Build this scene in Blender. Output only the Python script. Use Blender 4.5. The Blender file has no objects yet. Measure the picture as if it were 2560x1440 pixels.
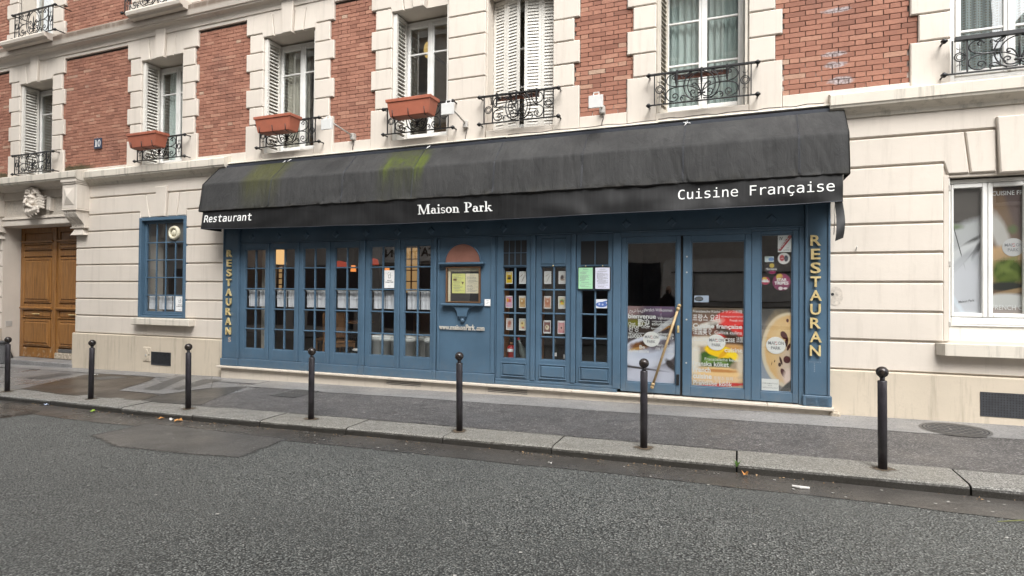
import bpy, math, random
from mathutils import Vector, Matrix, noise
random.seed(7)
S = bpy.context.scene
COL = S.collection
R = math.radians

# ---------------------------------------------------------------- camera
CAMPOS = Vector((0.0, -7.8, 1.6))
_yaw, _pit, _rol, _F = 0.37122, 0.010939, 0.008732, 1458.1
_f = Vector((-math.sin(_yaw), math.cos(_yaw), 0)); _r = Vector((math.cos(_yaw), math.sin(_yaw), 0)); _u = Vector((0, 0, 1))
_f, _u = _f*math.cos(_pit) + _u*math.sin(_pit), _u*math.cos(_pit) - _f*math.sin(_pit)
_r, _u = _r*math.cos(_rol) + _u*math.sin(_rol), _u*math.cos(_rol) - _r*math.sin(_rol)
cam = bpy.data.cameras.new('camera'); camo = bpy.data.objects.new('camera', cam); COL.objects.link(camo)
cam.sensor_fit = 'HORIZONTAL'; cam.sensor_width = 36.0; cam.lens = _F/2560*36
cam.clip_start = 0.05; cam.clip_end = 400
camo.matrix_world = Matrix(((_r.x, _u.x, -_f.x, CAMPOS.x), (_r.y, _u.y, -_f.y, CAMPOS.y), (_r.z, _u.z, -_f.z, CAMPOS.z), (0, 0, 0, 1)))
S.camera = camo

def on_screen(x, y, z):
    d = Vector((x, y, z)) - CAMPOS
    w = d.dot(_f)
    if w < .2: return None
    px, py = 1280 + _F*d.dot(_r)/w, 720 - _F*d.dot(_u)/w
    return (px, py, w) if -5 < px < 2565 and -5 < py < 1445 else None

# ---------------------------------------------------------------- light: overcast day
SUN_EL, SUN_AZ = R(50), R(152)
W = bpy.data.worlds.new("World"); S.world = W; W.use_nodes = True
wn = W.node_tree; wn.nodes.clear()
sky = wn.nodes.new('ShaderNodeTexSky'); sky.sky_type = 'NISHITA'; sky.sun_disc = False
sky.sun_elevation = SUN_EL; sky.sun_rotation = SUN_AZ
sky.air_density = 1.0; sky.dust_density = 4.0; sky.ozone_density = 1.0
hs = wn.nodes.new('ShaderNodeHueSaturation'); hs.inputs['Saturation'].default_value = 0.10
bg = wn.nodes.new('ShaderNodeBackground'); bg.inputs['Strength'].default_value = 0.15
wo = wn.nodes.new('ShaderNodeOutputWorld')
wn.links.new(sky.outputs[0], hs.inputs['Color']); wn.links.new(hs.outputs[0], bg.inputs[0]); wn.links.new(bg.outputs[0], wo.inputs[0])
sl = bpy.data.lights.new('sun', 'SUN'); sl.energy = 1.1; sl.angle = R(35); sl.color = (1.0, .985, .96)
so = bpy.data.objects.new('sun', sl); COL.objects.link(so)
# sun_rotation is measured clockwise from +Y seen from above
_sd = Vector((math.sin(SUN_AZ)*math.cos(SUN_EL), math.cos(SUN_AZ)*math.cos(SUN_EL), math.sin(SUN_EL)))
so.rotation_euler = _sd.to_track_quat('Z', 'Y').to_euler(); so.location = (0, -5, 25)
S.view_settings.view_transform = 'Standard'; S.view_settings.look = 'None'
S.view_settings.exposure = 1.33; S.view_settings.gamma = 1.0; S.view_settings.use_curve_mapping = False
S.render.engine = 'CYCLES'
try:
    S.cycles.max_bounces = 8; S.cycles.diffuse_bounces = 4; S.cycles.glossy_bounces = 4; S.cycles.transparent_max_bounces = 16
    S.cycles.use_denoising = True
except Exception: pass

# ---------------------------------------------------------------- node helper
class NB:
    def __init__(s, name):
        s.m = bpy.data.materials.new(name); s.m.use_nodes = True
        s.t = s.m.node_tree; s.t.nodes.clear()
        s.out = s.t.nodes.new('ShaderNodeOutputMaterial')
        s._pos = None
    def n(s, typ, ins=None, **at):
        nd = s.t.nodes.new(typ)
        for k, v in at.items(): setattr(nd, k, v)
        for k, v in (ins or {}).items(): s.set(nd.inputs[k], v)
        return nd
    def set(s, sock, v):
        if isinstance(v, bpy.types.NodeSocket): s.t.links.new(v, sock)
        else:
            if sock.type == 'RGBA' and len(v) == 3: v = (*v, 1)
            sock.default_value = v
    @property
    def pos(s):
        if s._pos is None: s._pos = s.n('ShaderNodeNewGeometry').outputs['Position']
        return s._pos
    def gen(s): return s.n('ShaderNodeTexCoord').outputs['Generated']
    def xyz(s, v=None): return s.n('ShaderNodeSeparateXYZ', {0: v if v is not None else s.pos}).outputs
    def scalev(s, v, sc): return s.n('ShaderNodeVectorMath', {0: v, 1: sc}, operation='MULTIPLY').outputs[0]
    def noise(s, scale, detail=4, rough=.6, vec=None, dist=0.0):
        return s.n('ShaderNodeTexNoise', {'Vector': vec if vec is not None else s.pos, 'Scale': scale, 'Detail': detail, 'Roughness': rough, 'Distortion': dist}).outputs['Fac']
    def vor(s, scale, vec=None, feature='F1', out='Distance', rnd=1.0):
        nd = s.n('ShaderNodeTexVoronoi', {'Vector': vec if vec is not None else s.pos, 'Scale': scale, 'Randomness': rnd}, feature=feature)
        return nd.outputs[out]
    def mr(s, f, a, b, lo=0.0, hi=1.0, smooth=False):
        return s.n('ShaderNodeMapRange', {0: f, 1: a, 2: b, 3: lo, 4: hi}, clamp=True, interpolation_type='SMOOTHSTEP' if smooth else 'LINEAR').outputs[0]
    def ma(s, op, a, b=0.0, c=None):
        ins = {0: a, 1: b}
        if c is not None: ins[2] = c
        return s.n('ShaderNodeMath', ins, operation=op).outputs[0]
    def mix(s, f, A, B, mode='MIX'):
        nd = s.n('ShaderNodeMix', None, data_type='RGBA', blend_type=mode)
        s.set(nd.inputs[0], f); s.set(nd.inputs[6], A); s.set(nd.inputs[7], B)
        return nd.outputs[2]
    def ramp(s, f, stops, interp='LINEAR'):
        nd = s.n('ShaderNodeValToRGB', {0: f}); cr = nd.color_ramp; cr.interpolation = interp
        while len(cr.elements) < len(stops): cr.elements.new(.5)
        for e, (p, c) in zip(cr.elements, stops): e.position = p; e.color = (*c, 1)
        return nd.outputs[0]
    def bump(s, h, strength=.3, dist=.01, normal=None):
        ins = {'Height': h, 'Strength': strength, 'Distance': dist}
        if normal is not None: ins['Normal'] = normal
        return s.n('ShaderNodeBump', ins).outputs[0]
    def bsdf(s, color, rough=.6, normal=None, metal=0.0, spec=.5, **kw):
        b = s.n('ShaderNodeBsdfPrincipled', {'Base Color': color, 'Roughness': rough, 'Metallic': metal, 'Specular IOR Level': spec})
        if normal is not None: s.set(b.inputs['Normal'], normal)
        for k, v in kw.items(): s.set(b.inputs[k.replace('_', ' ')], v)
        s.t.links.new(b.outputs[0], s.out.inputs[0])
        return s.m

def simple(name, col, rough=.6, var=.12, vs=6, metal=0.0, spec=.5, bump=0.0, bs=120, dirt=None, ds=2.0, da=.5):
    b = NB(name)
    lo = tuple(c*(1-var) for c in col); hi = tuple(min(1, c*(1+var)) for c in col)
    c = b.mix(b.mr(b.noise(vs, 5, .65), .3, .7), lo, hi)
    if dirt: c = b.mix(b.mr(b.noise(ds, 6, .7), .5, .75, 0, da), c, dirt)
    nrm = b.bump(b.noise(bs, 3), bump, .004) if bump else None
    return b.bsdf(c, rough, nrm, metal, spec)

M = {}
def cream(name, base, dirtc, streak=.35, speck=.5):
    b = NB(name)
    c = b.mix(b.mr(b.noise(1.3, 5, .6), .35, .65), tuple(x*.94 for x in base), tuple(x*1.04 for x in base))
    oi = b.n('ShaderNodeObjectInfo').outputs['Random']
    c = b.mix(b.ma('MULTIPLY', oi, .30), c, tuple(x*.80 for x in base))
    st = b.noise(1.0, 6, .72, b.scalev(b.pos, (9, 9, .7)))
    c = b.mix(b.mr(st, .52, .8, 0, streak), c, dirtc)
    bl = b.noise(2.6, 7, .75)
    c = b.mix(b.mr(bl, .57, .8, 0, speck), c, tuple(x*.72 for x in base))
    sc = b.noise(3.3, 3, .5, b.scalev(b.pos, (4, 4, 1.5)), 2.5)
    line = b.ma('MULTIPLY', b.mr(b.ma('ABSOLUTE', b.ma('SUBTRACT', sc, .5)), 0, .006, .5, 0), b.mr(b.noise(.9, 3), .55, .7))
    c = b.mix(b.ma('MULTIPLY', line, streak), c, (.1, .09, .08))
    h = b.ma('ADD', b.noise(14, 5, .6), b.ma('MULTIPLY', b.noise(160, 2), .3))
    return b.bsdf(c, .78, b.bump(h, .22, .008), 0, .3)
M['cream'] = cream('cream_painted_stone', (.645, .583, .51), (.27, .235, .19), .34, .42)
M['plinth'] = cream('plinth_render', (.53, .46, .365), (.17, .14, .105), .6, .85)
M['ledge'] = cream('weathered_ledge', (.63, .58, .50), (.12, .11, .085), .8, .4)
def mk_stained():
    b = NB('stained_string_course')
    x, y, z = b.xyz()
    base = b.mix(b.noise(2, 4), (.60, .54, .47), (.66, .60, .53))
    st = b.noise(1, 6, .7, b.scalev(b.pos, (5, 5, 1.2)))
    f = b.ma('MULTIPLY', b.mr(z, 6.645, 6.71), b.mr(st, .20, .50, .55, 1))
    c = b.mix(f, base, (.17, .13, .10))
    c = b.mix(b.mr(b.noise(6, 6, .75), .55, .8, 0, .4), c, (.25, .21, .17))
    return b.bsdf(c, .8, b.bump(b.noise(20, 4), .25, .008), 0, .3)
M['stained'] = mk_stained()
M['reveal'] = cream('reveal_render', (.60, .54, .47), (.33, .29, .24), .15, .2)

def mk_brick():
    b = NB('red_brick')
    isl = b.n('ShaderNodeNewGeometry').outputs['Random Per Island']
    oi = b.n('ShaderNodeObjectInfo').outputs['Random']
    rnd = b.ma('FRACT', b.ma('ADD', isl, oi))
    c = b.ramp(rnd, [(0, (.225, .106, .073)), (.15, (.295, .138, .094)), (.5, (.34, .163, .111)), (.85, (.385, .188, .129)), (.975, (.43, .235, .162)), (1, (.46, .34, .25))])
    c = b.mix(b.mr(b.noise(30, 5, .7), .35, .7, 0, .55), c, (.24, .105, .075))
    c = b.mix(b.mr(b.noise(1.1, 5, .7), .5, .72, 0, .5), c, (.19, .095, .075))
    x, y, z = b.xyz()
    # whitish smears on the bricks beside the right-hand window
    for cx, cz, rx, rz in ((1.06, 5.02, .17, .035), (1.04, 4.50, .15, .035), (1.06, 4.37, .14, .04), (1.12, 4.17, .15, .05)):
        d = b.ma('ADD', b.ma('POWER', b.ma('DIVIDE', b.ma('SUBTRACT', x, cx), rx), 2), b.ma('POWER', b.ma('DIVIDE', b.ma('SUBTRACT', z, cz), rz), 2))
        d = b.ma('ADD', d, b.ma('MULTIPLY', b.ma('SUBTRACT', b.noise(18, 4), .5), 1.6))
        c = b.mix(b.mr(d, .55, 1.1, .8, 0), c, b.mix(b.mr(b.noise(35, 3), .4, .62), (.2, .17, .165), (.5, .46, .47)))
    # dark green algae low on the left-hand brick panels
    d = b.ma('ADD', b.mr(z, 4.02, 4.36, .9, 0), b.ma('MULTIPLY', b.ma('SUBTRACT', b.noise(3, 4), .5), .9))
    g = b.ma('MULTIPLY', b.mr(d, .45, .62), b.mr(x, -12.25, -12.0, 1, 0))
    c = b.mix(b.ma('MULTIPLY', g, .85), c, (.055, .06, .03))
    h = b.ma('ADD', b.noise(70, 4, .7), b.ma('MULTIPLY', b.noise(12, 3), .6))
    return b.bsdf(c, .85, b.bump(h, .45, .006), 0, .25)
M['brick'] = mk_brick()

def mk_mortar():
    b = NB('lime_mortar')
    x, y, z = b.xyz()
    f = b.ma('MULTIPLY', b.mr(z, 4.5, 4.25), b.mr(b.noise(5, 3), .42, .55))
    c = b.mix(f, b.mix(b.noise(20), (.05, .042, .037), (.12, .10, .088)), (.58, .53, .49))
    return b.bsdf(c, .9, b.bump(b.noise(120), .4, .005), 0, .2)
M['mortar'] = mk_mortar()

def paint(name, base, dirtc, rough=.42):
    b = NB(name)
    c = b.mix(b.mr(b.noise(2.2, 5), .35, .65), tuple(x*.9 for x in base), tuple(x*1.08 for x in base))
    c = b.mix(b.mr(b.noise(5, 7, .75, b.scalev(b.pos, (3, 3, .6))), .55, .8, 0, .4), c, dirtc)
    x, y, z = b.xyz()
    c = b.mix(b.ma('MULTIPLY', b.mr(z, .66, .34, 0, .8), b.mr(b.noise(9, 6, .8), .40, .70)), c, dirtc)
    chip = b.mr(b.noise(24, 5, .8), .725, .74)
    c = b.mix(b.ma('MULTIPLY', chip, .55), c, (.5, .5, .48))
    r = b.mr(b.noise(4, 6, .7), .3, .7, rough-.14, rough+.14)
    h = b.noise(1, 4, .6, b.scalev(b.pos, (70, 70, 9)))
    return b.bsdf(c, r, b.bump(h, .10, .003), 0, .5)
M['blue'] = paint('blue_gloss_paint', (.066, .119, .176), (.11, .135, .16))
M['white'] = paint('white_window_paint', (.72, .71, .68), (.45, .43, .38), .4)
M['shutter'] = paint('shutter_paint', (.68, .655, .60), (.42, .38, .32), .5)
M['greyshutter'] = paint('beige_shutter_paint', (.60, .55, .47), (.30, .26, .21), .55)

def mk_wood():
    b = NB('varnished_oak')
    v = b.scalev(b.pos, (22, 22, 1.3))
    g = b.noise(1.6, 6, .65, v, .6)
    c = b.ramp(g, [(.28, (.135, .058, .015)), (.5, (.25, .112, .029)), (.72, (.34, .165, .048))])
    x, y, z = b.xyz()
    w = b.ma('MULTIPLY', b.mr(z, .55, .18), b.mr(b.noise(9, 5), .55, .62))
    c = b.mix(b.ma('MULTIPLY', w, .6), c, (.42, .35, .26))
    return b.bsdf(c, b.mr(b.noise(5), .3, .7, .33, .5), b.bump(g, .15, .004), 0, .5)
M['wood'] = mk_wood()
M['peeled'] = simple('peeled_paint', (.42, .36, .28), .9, .5, 25, bump=.6, bs=60, dirt=(.16, .10, .06), ds=14, da=.8)
M['iron'] = simple('black_wrought_iron', (.012, .012, .013), .42, .3, 20, bump=.15)

def mk_bollard():
    b = NB('bollard_paint')
    c = b.mix(b.mr(b.noise(9, 6, .7), .35, .7), (.017, .016, .019), (.042, .036, .044))
    c = b.mix(b.mr(b.noise(26, 6, .8, b.scalev(b.pos, (1, 1, .35))), .60, .64, 0, .8), c, (.008, .007, .008))
    c = b.mix(b.mr(b.noise(55, 4, .8), .69, .72, 0, .8), c, (.16, .12, .10))
    c = b.mix(b.mr(b.noise(1, 5, .8, b.scalev(b.pos, (30, 30, 5))), .64, .68, 0, .55), c, (.10, .095, .095))
    h = b.noise(26, 6, .8, b.scalev(b.pos, (1, 1, .4)))
    return b.bsdf(c, b.mr(b.noise(15), .35, .65, .28, .5), b.bump(h, .35, .004), 0, .55)
M['bollard'] = mk_bollard()
def mk_ball():
    b = NB('worn_ball_paint')
    c = b.mix(b.mr(b.noise(22, 5, .7), .4, .7), (.014, .012, .013), (.06, .045, .035))
    return b.bsdf(c, .22, b.bump(b.noise(40, 4), .12, .003), .25, .6)
M['ball'] = mk_ball()

def mk_canvas():
    b = NB('black_awning_canvas')
    x, y, z = b.xyz()
    st = b.noise(1, 6, .75, b.scalev(b.pos, (16, 3, .9)))
    c = b.mix(b.mr(st, .3, .8), (.026, .026, .026), (.038, .0375, .037))
    dust = b.ma('MULTIPLY', b.mr(b.noise(2.4, 6, .7, b.scalev(b.pos, (1, 1, .6))), .38, .75), b.mr(z, 2.95, 3.6, .35, 1))
    c = b.mix(b.ma('MULTIPLY', dust, .55), c, (.078, .077, .075))
    fine = b.mr(b.noise(1, 3, .8, b.scalev(b.pos, (95, 4, 1.6))), .66, .8, 0, .28)
    c = b.mix(fine, c, (.12, .12, .117))
    c = b.mix(b.mr(b.noise(85, 2, .5), .79, .82, 0, .45), c, (.33, .33, .31))
    c = b.mix(b.ma('MULTIPLY', b.mr(b.noise(6, 5), .45, .7), b.mr(z, 3.06, 2.97, 0, .55)), c, (.045, .04, .03))
    # algae: olive patch to the left, bright moss in the middle
    def patch(x0, x1, soft):
        jit = b.ma('ADD', x, b.ma('MULTIPLY', b.ma('SUBTRACT', b.noise(2.5, 4), .5), .12))
        return b.ma('MULTIPLY', b.mr(jit, x0, x0+soft), b.mr(jit, x1-soft, x1, 1, 0))
    stk = b.noise(1, 5, .75, b.scalev(b.pos, (14, 2, .55)))
    m1 = b.ma('MULTIPLY', patch(-7.78, -6.82, .22), b.mr(z, 3.02, 3.56, .15, 1))
    c = b.mix(b.ma('MULTIPLY', m1, b.mr(stk, .3, .7, .35, .95)), c, (.058, .060, .012))
    m2 = b.ma('MULTIPLY', patch(-5.08, -4.22, .14), b.mr(z, 3.05, 3.46, .12, .75))
    c = b.mix(b.ma('MULTIPLY', m2, b.mr(stk, .33, .66, .15, .9)), c, (.054, .062, .014))
    e1 = b.ma('MULTIPLY', b.ma('ADD', patch(-5.02, -4.80, .1), patch(-4.46, -4.22, .08)), b.mr(z, 3.22, 3.5, 0, 1))
    e1 = b.ma('MULTIPLY', e1, b.mr(z, 3.70, 3.60, 0, 1))
    c = b.mix(b.ma('MULTIPLY', b.ma('MINIMUM', e1, 1.0), b.mr(stk, .36, .56)), c, (.070, .090, .013))
    e2 = b.ma('MULTIPLY', b.ma('MULTIPLY', patch(-5.02, -4.22, .1), b.mr(z, 3.44, 3.5)), b.mr(z, 3.70, 3.60, 0, 1))
    c = b.mix(b.ma('MULTIPLY', e2, b.mr(b.noise(9, 4), .42, .6)), c, (.056, .070, .013))
    nrm = b.bump(b.ma('ADD', b.ma('MULTIPLY', st, .5), b.noise(5, 5, .6, b.scalev(b.pos, (2.2, 1, .8)), .8)), .4, .05)
    return b.bsdf(c, .8, nrm, 0, .3)
M['canvas'] = mk_canvas()
def mk_valance():
    b = NB('black_valance_canvas')
    c = b.mix(b.mr(b.noise(1, 5, .7, b.scalev(b.pos, (40, 3, 1.1))), .45, .8), (.0085, .0085, .009), (.021, .021, .022))
    c = b.mix(b.mr(b.noise(85, 2, .5), .80, .83, 0, .4), c, (.3, .3, .29))
    nrm = b.bump(b.noise(2.0, 2, .45, b.scalev(b.pos, (1, 1, 1.3)), .3), .35, .06)
    return b.bsdf(c, .5, nrm, 0, .45)
M['valance'] = mk_valance()
M['plate'] = simple('slate_blue_metal', (.05, .055, .068), .38, .15, 3, metal=.3)
M['trim'] = simple('ivory_trim', (.70, .66, .56), .5, .08, 4, dirt=(.35, .32, .27), ds=5, da=.4)
M['lettering'] = simple('white_lettering', (.82, .82, .80), .6, .03)
def mk_brass():
    b = NB('weathered_brass')
    c = b.mix(b.mr(b.noise(14, 4), .35, .65), (.76, .61, .31), (.54, .42, .19))
    c = b.mix(b.mr(b.noise(30, 5, .8), .62, .78, 0, .5), c, (.16, .13, .07))
    return b.bsdf(c, b.mr(b.noise(9), .3, .7, .25, .45), None, .25, .6)
M['brass'] = mk_brass()
M['handle'] = simple('dull_brass', (.38, .27, .135), .5, .25, 20, metal=.1)
M['terracotta'] = simple('terracotta_plastic', (.37, .118, .07), .5, .12, 4, dirt=(.25, .09, .06), ds=3, da=.5)
M['lampwhite'] = simple('white_enamel', (.62, .62, .60), .4, .05)
M['lampgrey'] = simple('galvanised_grey', (.42, .40, .37), .5, .15)
M['cable'] = simple('dark_cable', (.03, .026, .024), .6)
M['enamel'] = simple('blue_enamel', (.035, .05, .085), .3)
M['paper'] = simple('white_paper', (.78, .78, .77), .7, .03)
M['ink'] = simple('black_ink', (.02, .02, .022), .7)
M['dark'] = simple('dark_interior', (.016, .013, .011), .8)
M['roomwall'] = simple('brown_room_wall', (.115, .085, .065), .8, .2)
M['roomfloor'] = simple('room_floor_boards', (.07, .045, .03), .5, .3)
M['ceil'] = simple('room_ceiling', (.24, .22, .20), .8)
M['upperwall'] = simple('upper_room_wall', (.46, .38, .29), .85, .15)
M['copper'] = simple('copper_panel', (.33, .155, .115), .42, .12, 8, metal=.35)
M['chairwood'] = simple('beech_chair_wood', (.34, .17, .07), .45, .2, 12)
M['tub'] = simple('pale_plastic_tub', (.66, .66, .63), .45, .06)
M['ironplate'] = simple('cast_iron', (.095, .092, .088), .45, .35, 25, bump=.5, bs=70)
M['greymesh'] = simple('dark_vent_metal', (.035, .037, .042), .5, .3, 20)
M['rubbergrey'] = simple('dark_grey_cast', (.05, .05, .052), .6, .3, 9, bump=.4, bs=50)

def mk_glass(name, tint=(1, 1, 1), refl=1.0, rough=0.0):
    b = NB(name)
    gm = b.n('ShaderNodeNewGeometry').outputs
    cs = b.ma('ABSOLUTE', b.n('ShaderNodeVectorMath', {0: gm['Normal'], 1: gm['Incoming']}, operation='DOT_PRODUCT').outputs['Value'])
    fr = b.ma('ADD', .082*refl, b.ma('MULTIPLY', b.ma('POWER', b.ma('SUBTRACT', 1.0, cs), 5.0), .9))
    f = b.ma('MINIMUM', fr, 1.0)
    wob = b.bump(b.noise(1.7, 2, .5), .02, .05)
    g = b.n('ShaderNodeBsdfGlossy', {'Color': (1, 1, 1), 'Roughness': rough, 'Normal': wob}).outputs[0]
    t = b.n('ShaderNodeBsdfTransparent', {'Color': tint}).outputs[0]
    mx = b.n('ShaderNodeMixShader', {0: f, 1: t, 2: g}).outputs[0]
    b.t.links.new(mx, b.out.inputs[0]); return b.m
M['glass'] = mk_glass('window_glass', (.90, .92, .91), 1.5)
M['clearglass'] = mk_glass('old_pane_glass', (.93, .95, .95), 1.8)

def mk_curtain(name, col, lace=False, transp=.25):
    b = NB(name)
    c = b.mix(b.mr(b.noise(1, 4, .6, b.scalev(b.pos, (30, 30, 1.2))), .3, .7), tuple(x*.85 for x in col), col)
    d = b.n('ShaderNodeBsdfDiffuse', {'Color': c}).outputs[0]
    tl = b.n('ShaderNodeBsdfTranslucent', {'Color': c}).outputs[0]
    a = b.n('ShaderNodeMixShader', {0: .2, 1: d, 2: tl}).outputs[0]
    tr = b.n('ShaderNodeBsdfTransparent').outputs[0]
    f = transp
    if lace:
        x, y, z = b.xyz()
        gx = b.ma('SINE', b.ma('MULTIPLY', x, 2*math.pi/.034)); gz = b.ma('SINE', b.ma('MULTIPLY', z, 2*math.pi/.03))
        f = b.mr(b.ma('ADD', gx, gz), .55, .95, .08, .92)
    mx = b.n('ShaderNodeMixShader', {0: f, 1: a, 2: tr}).outputs[0]
    b.t.links.new(mx, b.out.inputs[0]); return b.m
M['sheer'] = mk_curtain('sheer_curtain', (.78, .87, .85), False, .08)
M['lace'] = mk_curtain('lace_curtain', (.58, .64, .65), True)
M['cafe'] = mk_curtain('white_cafe_curtain', (.86, .86, .89), False, .05)
M['linen'] = mk_curtain('beige_curtain', (.66, .60, .51), False, .06)

def emit(name, col, st):
    b = NB(name)
    e = b.n('ShaderNodeEmission', {'Color': (*col, 1), 'Strength': st}).outputs[0]
    b.t.links.new(e, b.out.inputs[0]); return b.m
M['shade_on'] = emit('lit_cream_shade', (1.0, .58, .23), .42)
M['red_on'] = emit('lit_red_shade', (1.0, .10, .035), .13)
M['orange_on'] = emit('lit_orange_bulb', (1.0, .33, .08), .45)

# ground materials
def mk_road():
    b = NB('coarse_asphalt')
    v1 = b.n('ShaderNodeTexVoronoi', {'Vector': b.pos, 'Scale': 80.0, 'Randomness': 1.0})
    cr = b.n('ShaderNodeSeparateColor', {0: v1.outputs['Color']}).outputs[0]
    stones = b.ramp(cr, [(0, (.09, .096, .089)), (.3, (.195, .206, .192)), (.7, (.295, .308, .287)), (.95, (.41, .418, .39)), (1, (.50, .505, .475))])
    gap = b.mr(v1.outputs['Distance'], .32, .72)
    c = b.mix(gap, stones, (.022, .023, .022))
    c = b.mix(b.mr(b.noise(34, 5, .8), .42, .66, 0, .6), c, (.035, .037, .035))
    x, y, z = b.xyz()
    band = b.ma('ABSOLUTE', b.ma('SINE', b.ma('MULTIPLY', b.ma('ADD', y, b.ma('MULTIPLY', b.noise(.5, 3), .5)), 1.75)))
    c = b.mix(b.mr(band, .75, 1.0, 0, .22), c, (.075, .077, .073))
    c = b.mix(b.mr(b.noise(.6, 4, .6), .4, .65, 0, .25), c, (.085, .088, .082))
    c = b.mix(b.mr(b.noise(.35, 3), .45, .65, 0, .15), c, (.2, .205, .19))
    h = b.ma('ADD', b.ma('MULTIPLY', gap, -1.0), b.ma('MULTIPLY', b.noise(60, 4), .8))
    return b.bsdf(c, b.mr(cr, 0, 1, .42, .78), b.bump(h, .9, .012), 0, .5)
M['road'] = mk_road()
def mk_fine(name, lo, hi, speckc, rough, wet, sp=140, bstr=.6, spk=.5):
    b = NB(name)
    v1 = b.n('ShaderNodeTexVoronoi', {'Vector': b.pos, 'Scale': sp, 'Randomness': 1.0})
    cr = b.n('ShaderNodeSeparateColor', {0: v1.outputs['Color']}).outputs[0]
    c = b.mix(b.mr(b.noise(1.4, 5, .65), .32, .68), lo, hi)
    c = b.mix(b.mr(cr, .7, .95, 0, spk), c, speckc)
    c = b.mix(b.mr(cr, .25, .05, 0, .55), c, tuple(x*.25 for x in lo))
    c = b.mix(b.mr(b.noise(4.5, 7, .75), .55, .78, 0, .6), c, tuple(x*.5 for x in lo))
    ro = b.mr(b.noise(1.1, 5, .6), .38, .62, rough-wet, rough)
    return b.bsdf(c, ro, b.bump(b.ma('ADD', cr, b.noise(200, 2)), bstr, .004), 0, .5)
M['pave'] = mk_fine('pavement_asphalt', (.052, .0495, .0485), (.085, .080, .078), (.33, .315, .305), .64, .28, 95, .7, .6)
M['cement'] = mk_fine('cement_margin', (.165, .162, .16), (.25, .243, .236), (.33, .32, .31), .6, .3, 90, .25, .3)
M['roadwet'] = mk_fine('damp_road_patch', (.062, .059, .054), (.098, .094, .088), (.24, .23, .22), .5, .2, 110, .35, .35)
M['smooth'] = mk_fine('smooth_asphalt', (.125, .122, .12), (.19, .186, .186), (.3, .3, .29), .5, .28, 120, .2, .25)
M['brownwet'] = mk_fine('wet_brown_patch', (.034, .023, .015), (.066, .054, .043), (.14, .12, .10), .50, .2, 160, .15, .2)
M['darkwet'] = mk_fine('wet_dark_patch', (.034, .032, .029), (.056, .053, .049), (.2, .19, .18), .46, .2, 160, .2, .25)
M['gutter'] = mk_fine('gutter_asphalt', (.046, .042, .038), (.086, .079, .071), (.24, .22, .19), .42, .26, 130, .35, .3)
def mk_granite():
    b = NB('kerb_granite')
    v1 = b.n('ShaderNodeTexVoronoi', {'Vector': b.pos, 'Scale': 130.0, 'Randomness': 1.0})
    cr = b.n('ShaderNodeSeparateColor', {0: v1.outputs['Color']}).outputs[0]
    c = b.ramp(cr, [(0, (.04, .039, .035)), (.3, (.13, .126, .115)), (.65, (.23, .222, .203)), (1, (.38, .37, .345))])
    oi = b.n('ShaderNodeObjectInfo').outputs['Random']
    c = b.mix(b.ma('MULTIPLY', oi, .35), c, (.22, .205, .165))
    c = b.mix(b.mr(b.noise(2.2, 6, .7), .5, .75, 0, .45), c, (.13, .12, .10))
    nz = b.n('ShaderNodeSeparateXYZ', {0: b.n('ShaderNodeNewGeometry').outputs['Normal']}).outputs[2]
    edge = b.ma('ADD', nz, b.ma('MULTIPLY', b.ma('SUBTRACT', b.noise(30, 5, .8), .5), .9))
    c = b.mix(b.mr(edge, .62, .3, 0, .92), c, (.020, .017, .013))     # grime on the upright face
    return b.bsdf(c, b.mr(b.noise(3), .35, .65, .4, .7), b.bump(b.ma('ADD', cr, b.noise(25, 4)), .5, .006), 0, .5)
M['granite'] = mk_granite()
M['rusty'] = simple('rust_and_contact_shade_tone', (.10, .075, .05), .8, .4, 40)
def mk_fade(name, src, lo=.25, hi=.75):
    """the ground material src, thinning out to nothing along its ragged edge"""
    m = M[src].copy(); m.name = name; t = m.node_tree
    out = [n for n in t.nodes if n.type == 'OUTPUT_MATERIAL'][0]; sh = out.inputs[0].links[0].from_socket
    at = t.nodes.new('ShaderNodeAttribute'); at.attribute_name = 'fade'
    gp = t.nodes.new('ShaderNodeNewGeometry'); nz_ = t.nodes.new('ShaderNodeTexNoise'); nz_.inputs['Scale'].default_value = 16; nz_.inputs['Detail'].default_value = 7; nz_.inputs['Roughness'].default_value = .75
    t.links.new(gp.outputs['Position'], nz_.inputs['Vector'])
    ad = t.nodes.new('ShaderNodeMath'); ad.operation = 'ADD'; t.links.new(at.outputs['Fac'], ad.inputs[0])
    sb = t.nodes.new('ShaderNodeMath'); sb.operation = 'MULTIPLY_ADD'; t.links.new(nz_.outputs['Fac'], sb.inputs[0]); sb.inputs[1].default_value = 1.2; sb.inputs[2].default_value = -.6; t.links.new(sb.outputs[0], ad.inputs[1])
    mr = t.nodes.new('ShaderNodeMapRange'); mr.inputs[1].default_value = lo; mr.inputs[2].default_value = hi; t.links.new(ad.outputs[0], mr.inputs[0])
    tr = t.nodes.new('ShaderNodeBsdfTransparent'); mx = t.nodes.new('ShaderNodeMixShader')
    t.links.new(mr.outputs[0], mx.inputs[0]); t.links.new(tr.outputs[0], mx.inputs[1]); t.links.new(sh, mx.inputs[2]); t.links.new(mx.outputs[0], out.inputs[0])
    M[name] = m
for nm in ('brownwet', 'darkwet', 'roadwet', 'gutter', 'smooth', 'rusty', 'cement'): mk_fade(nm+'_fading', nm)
M['sill'] = cream('limestone_sill', (.58, .515, .435), (.22, .17, .12), .45, .5)
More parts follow.
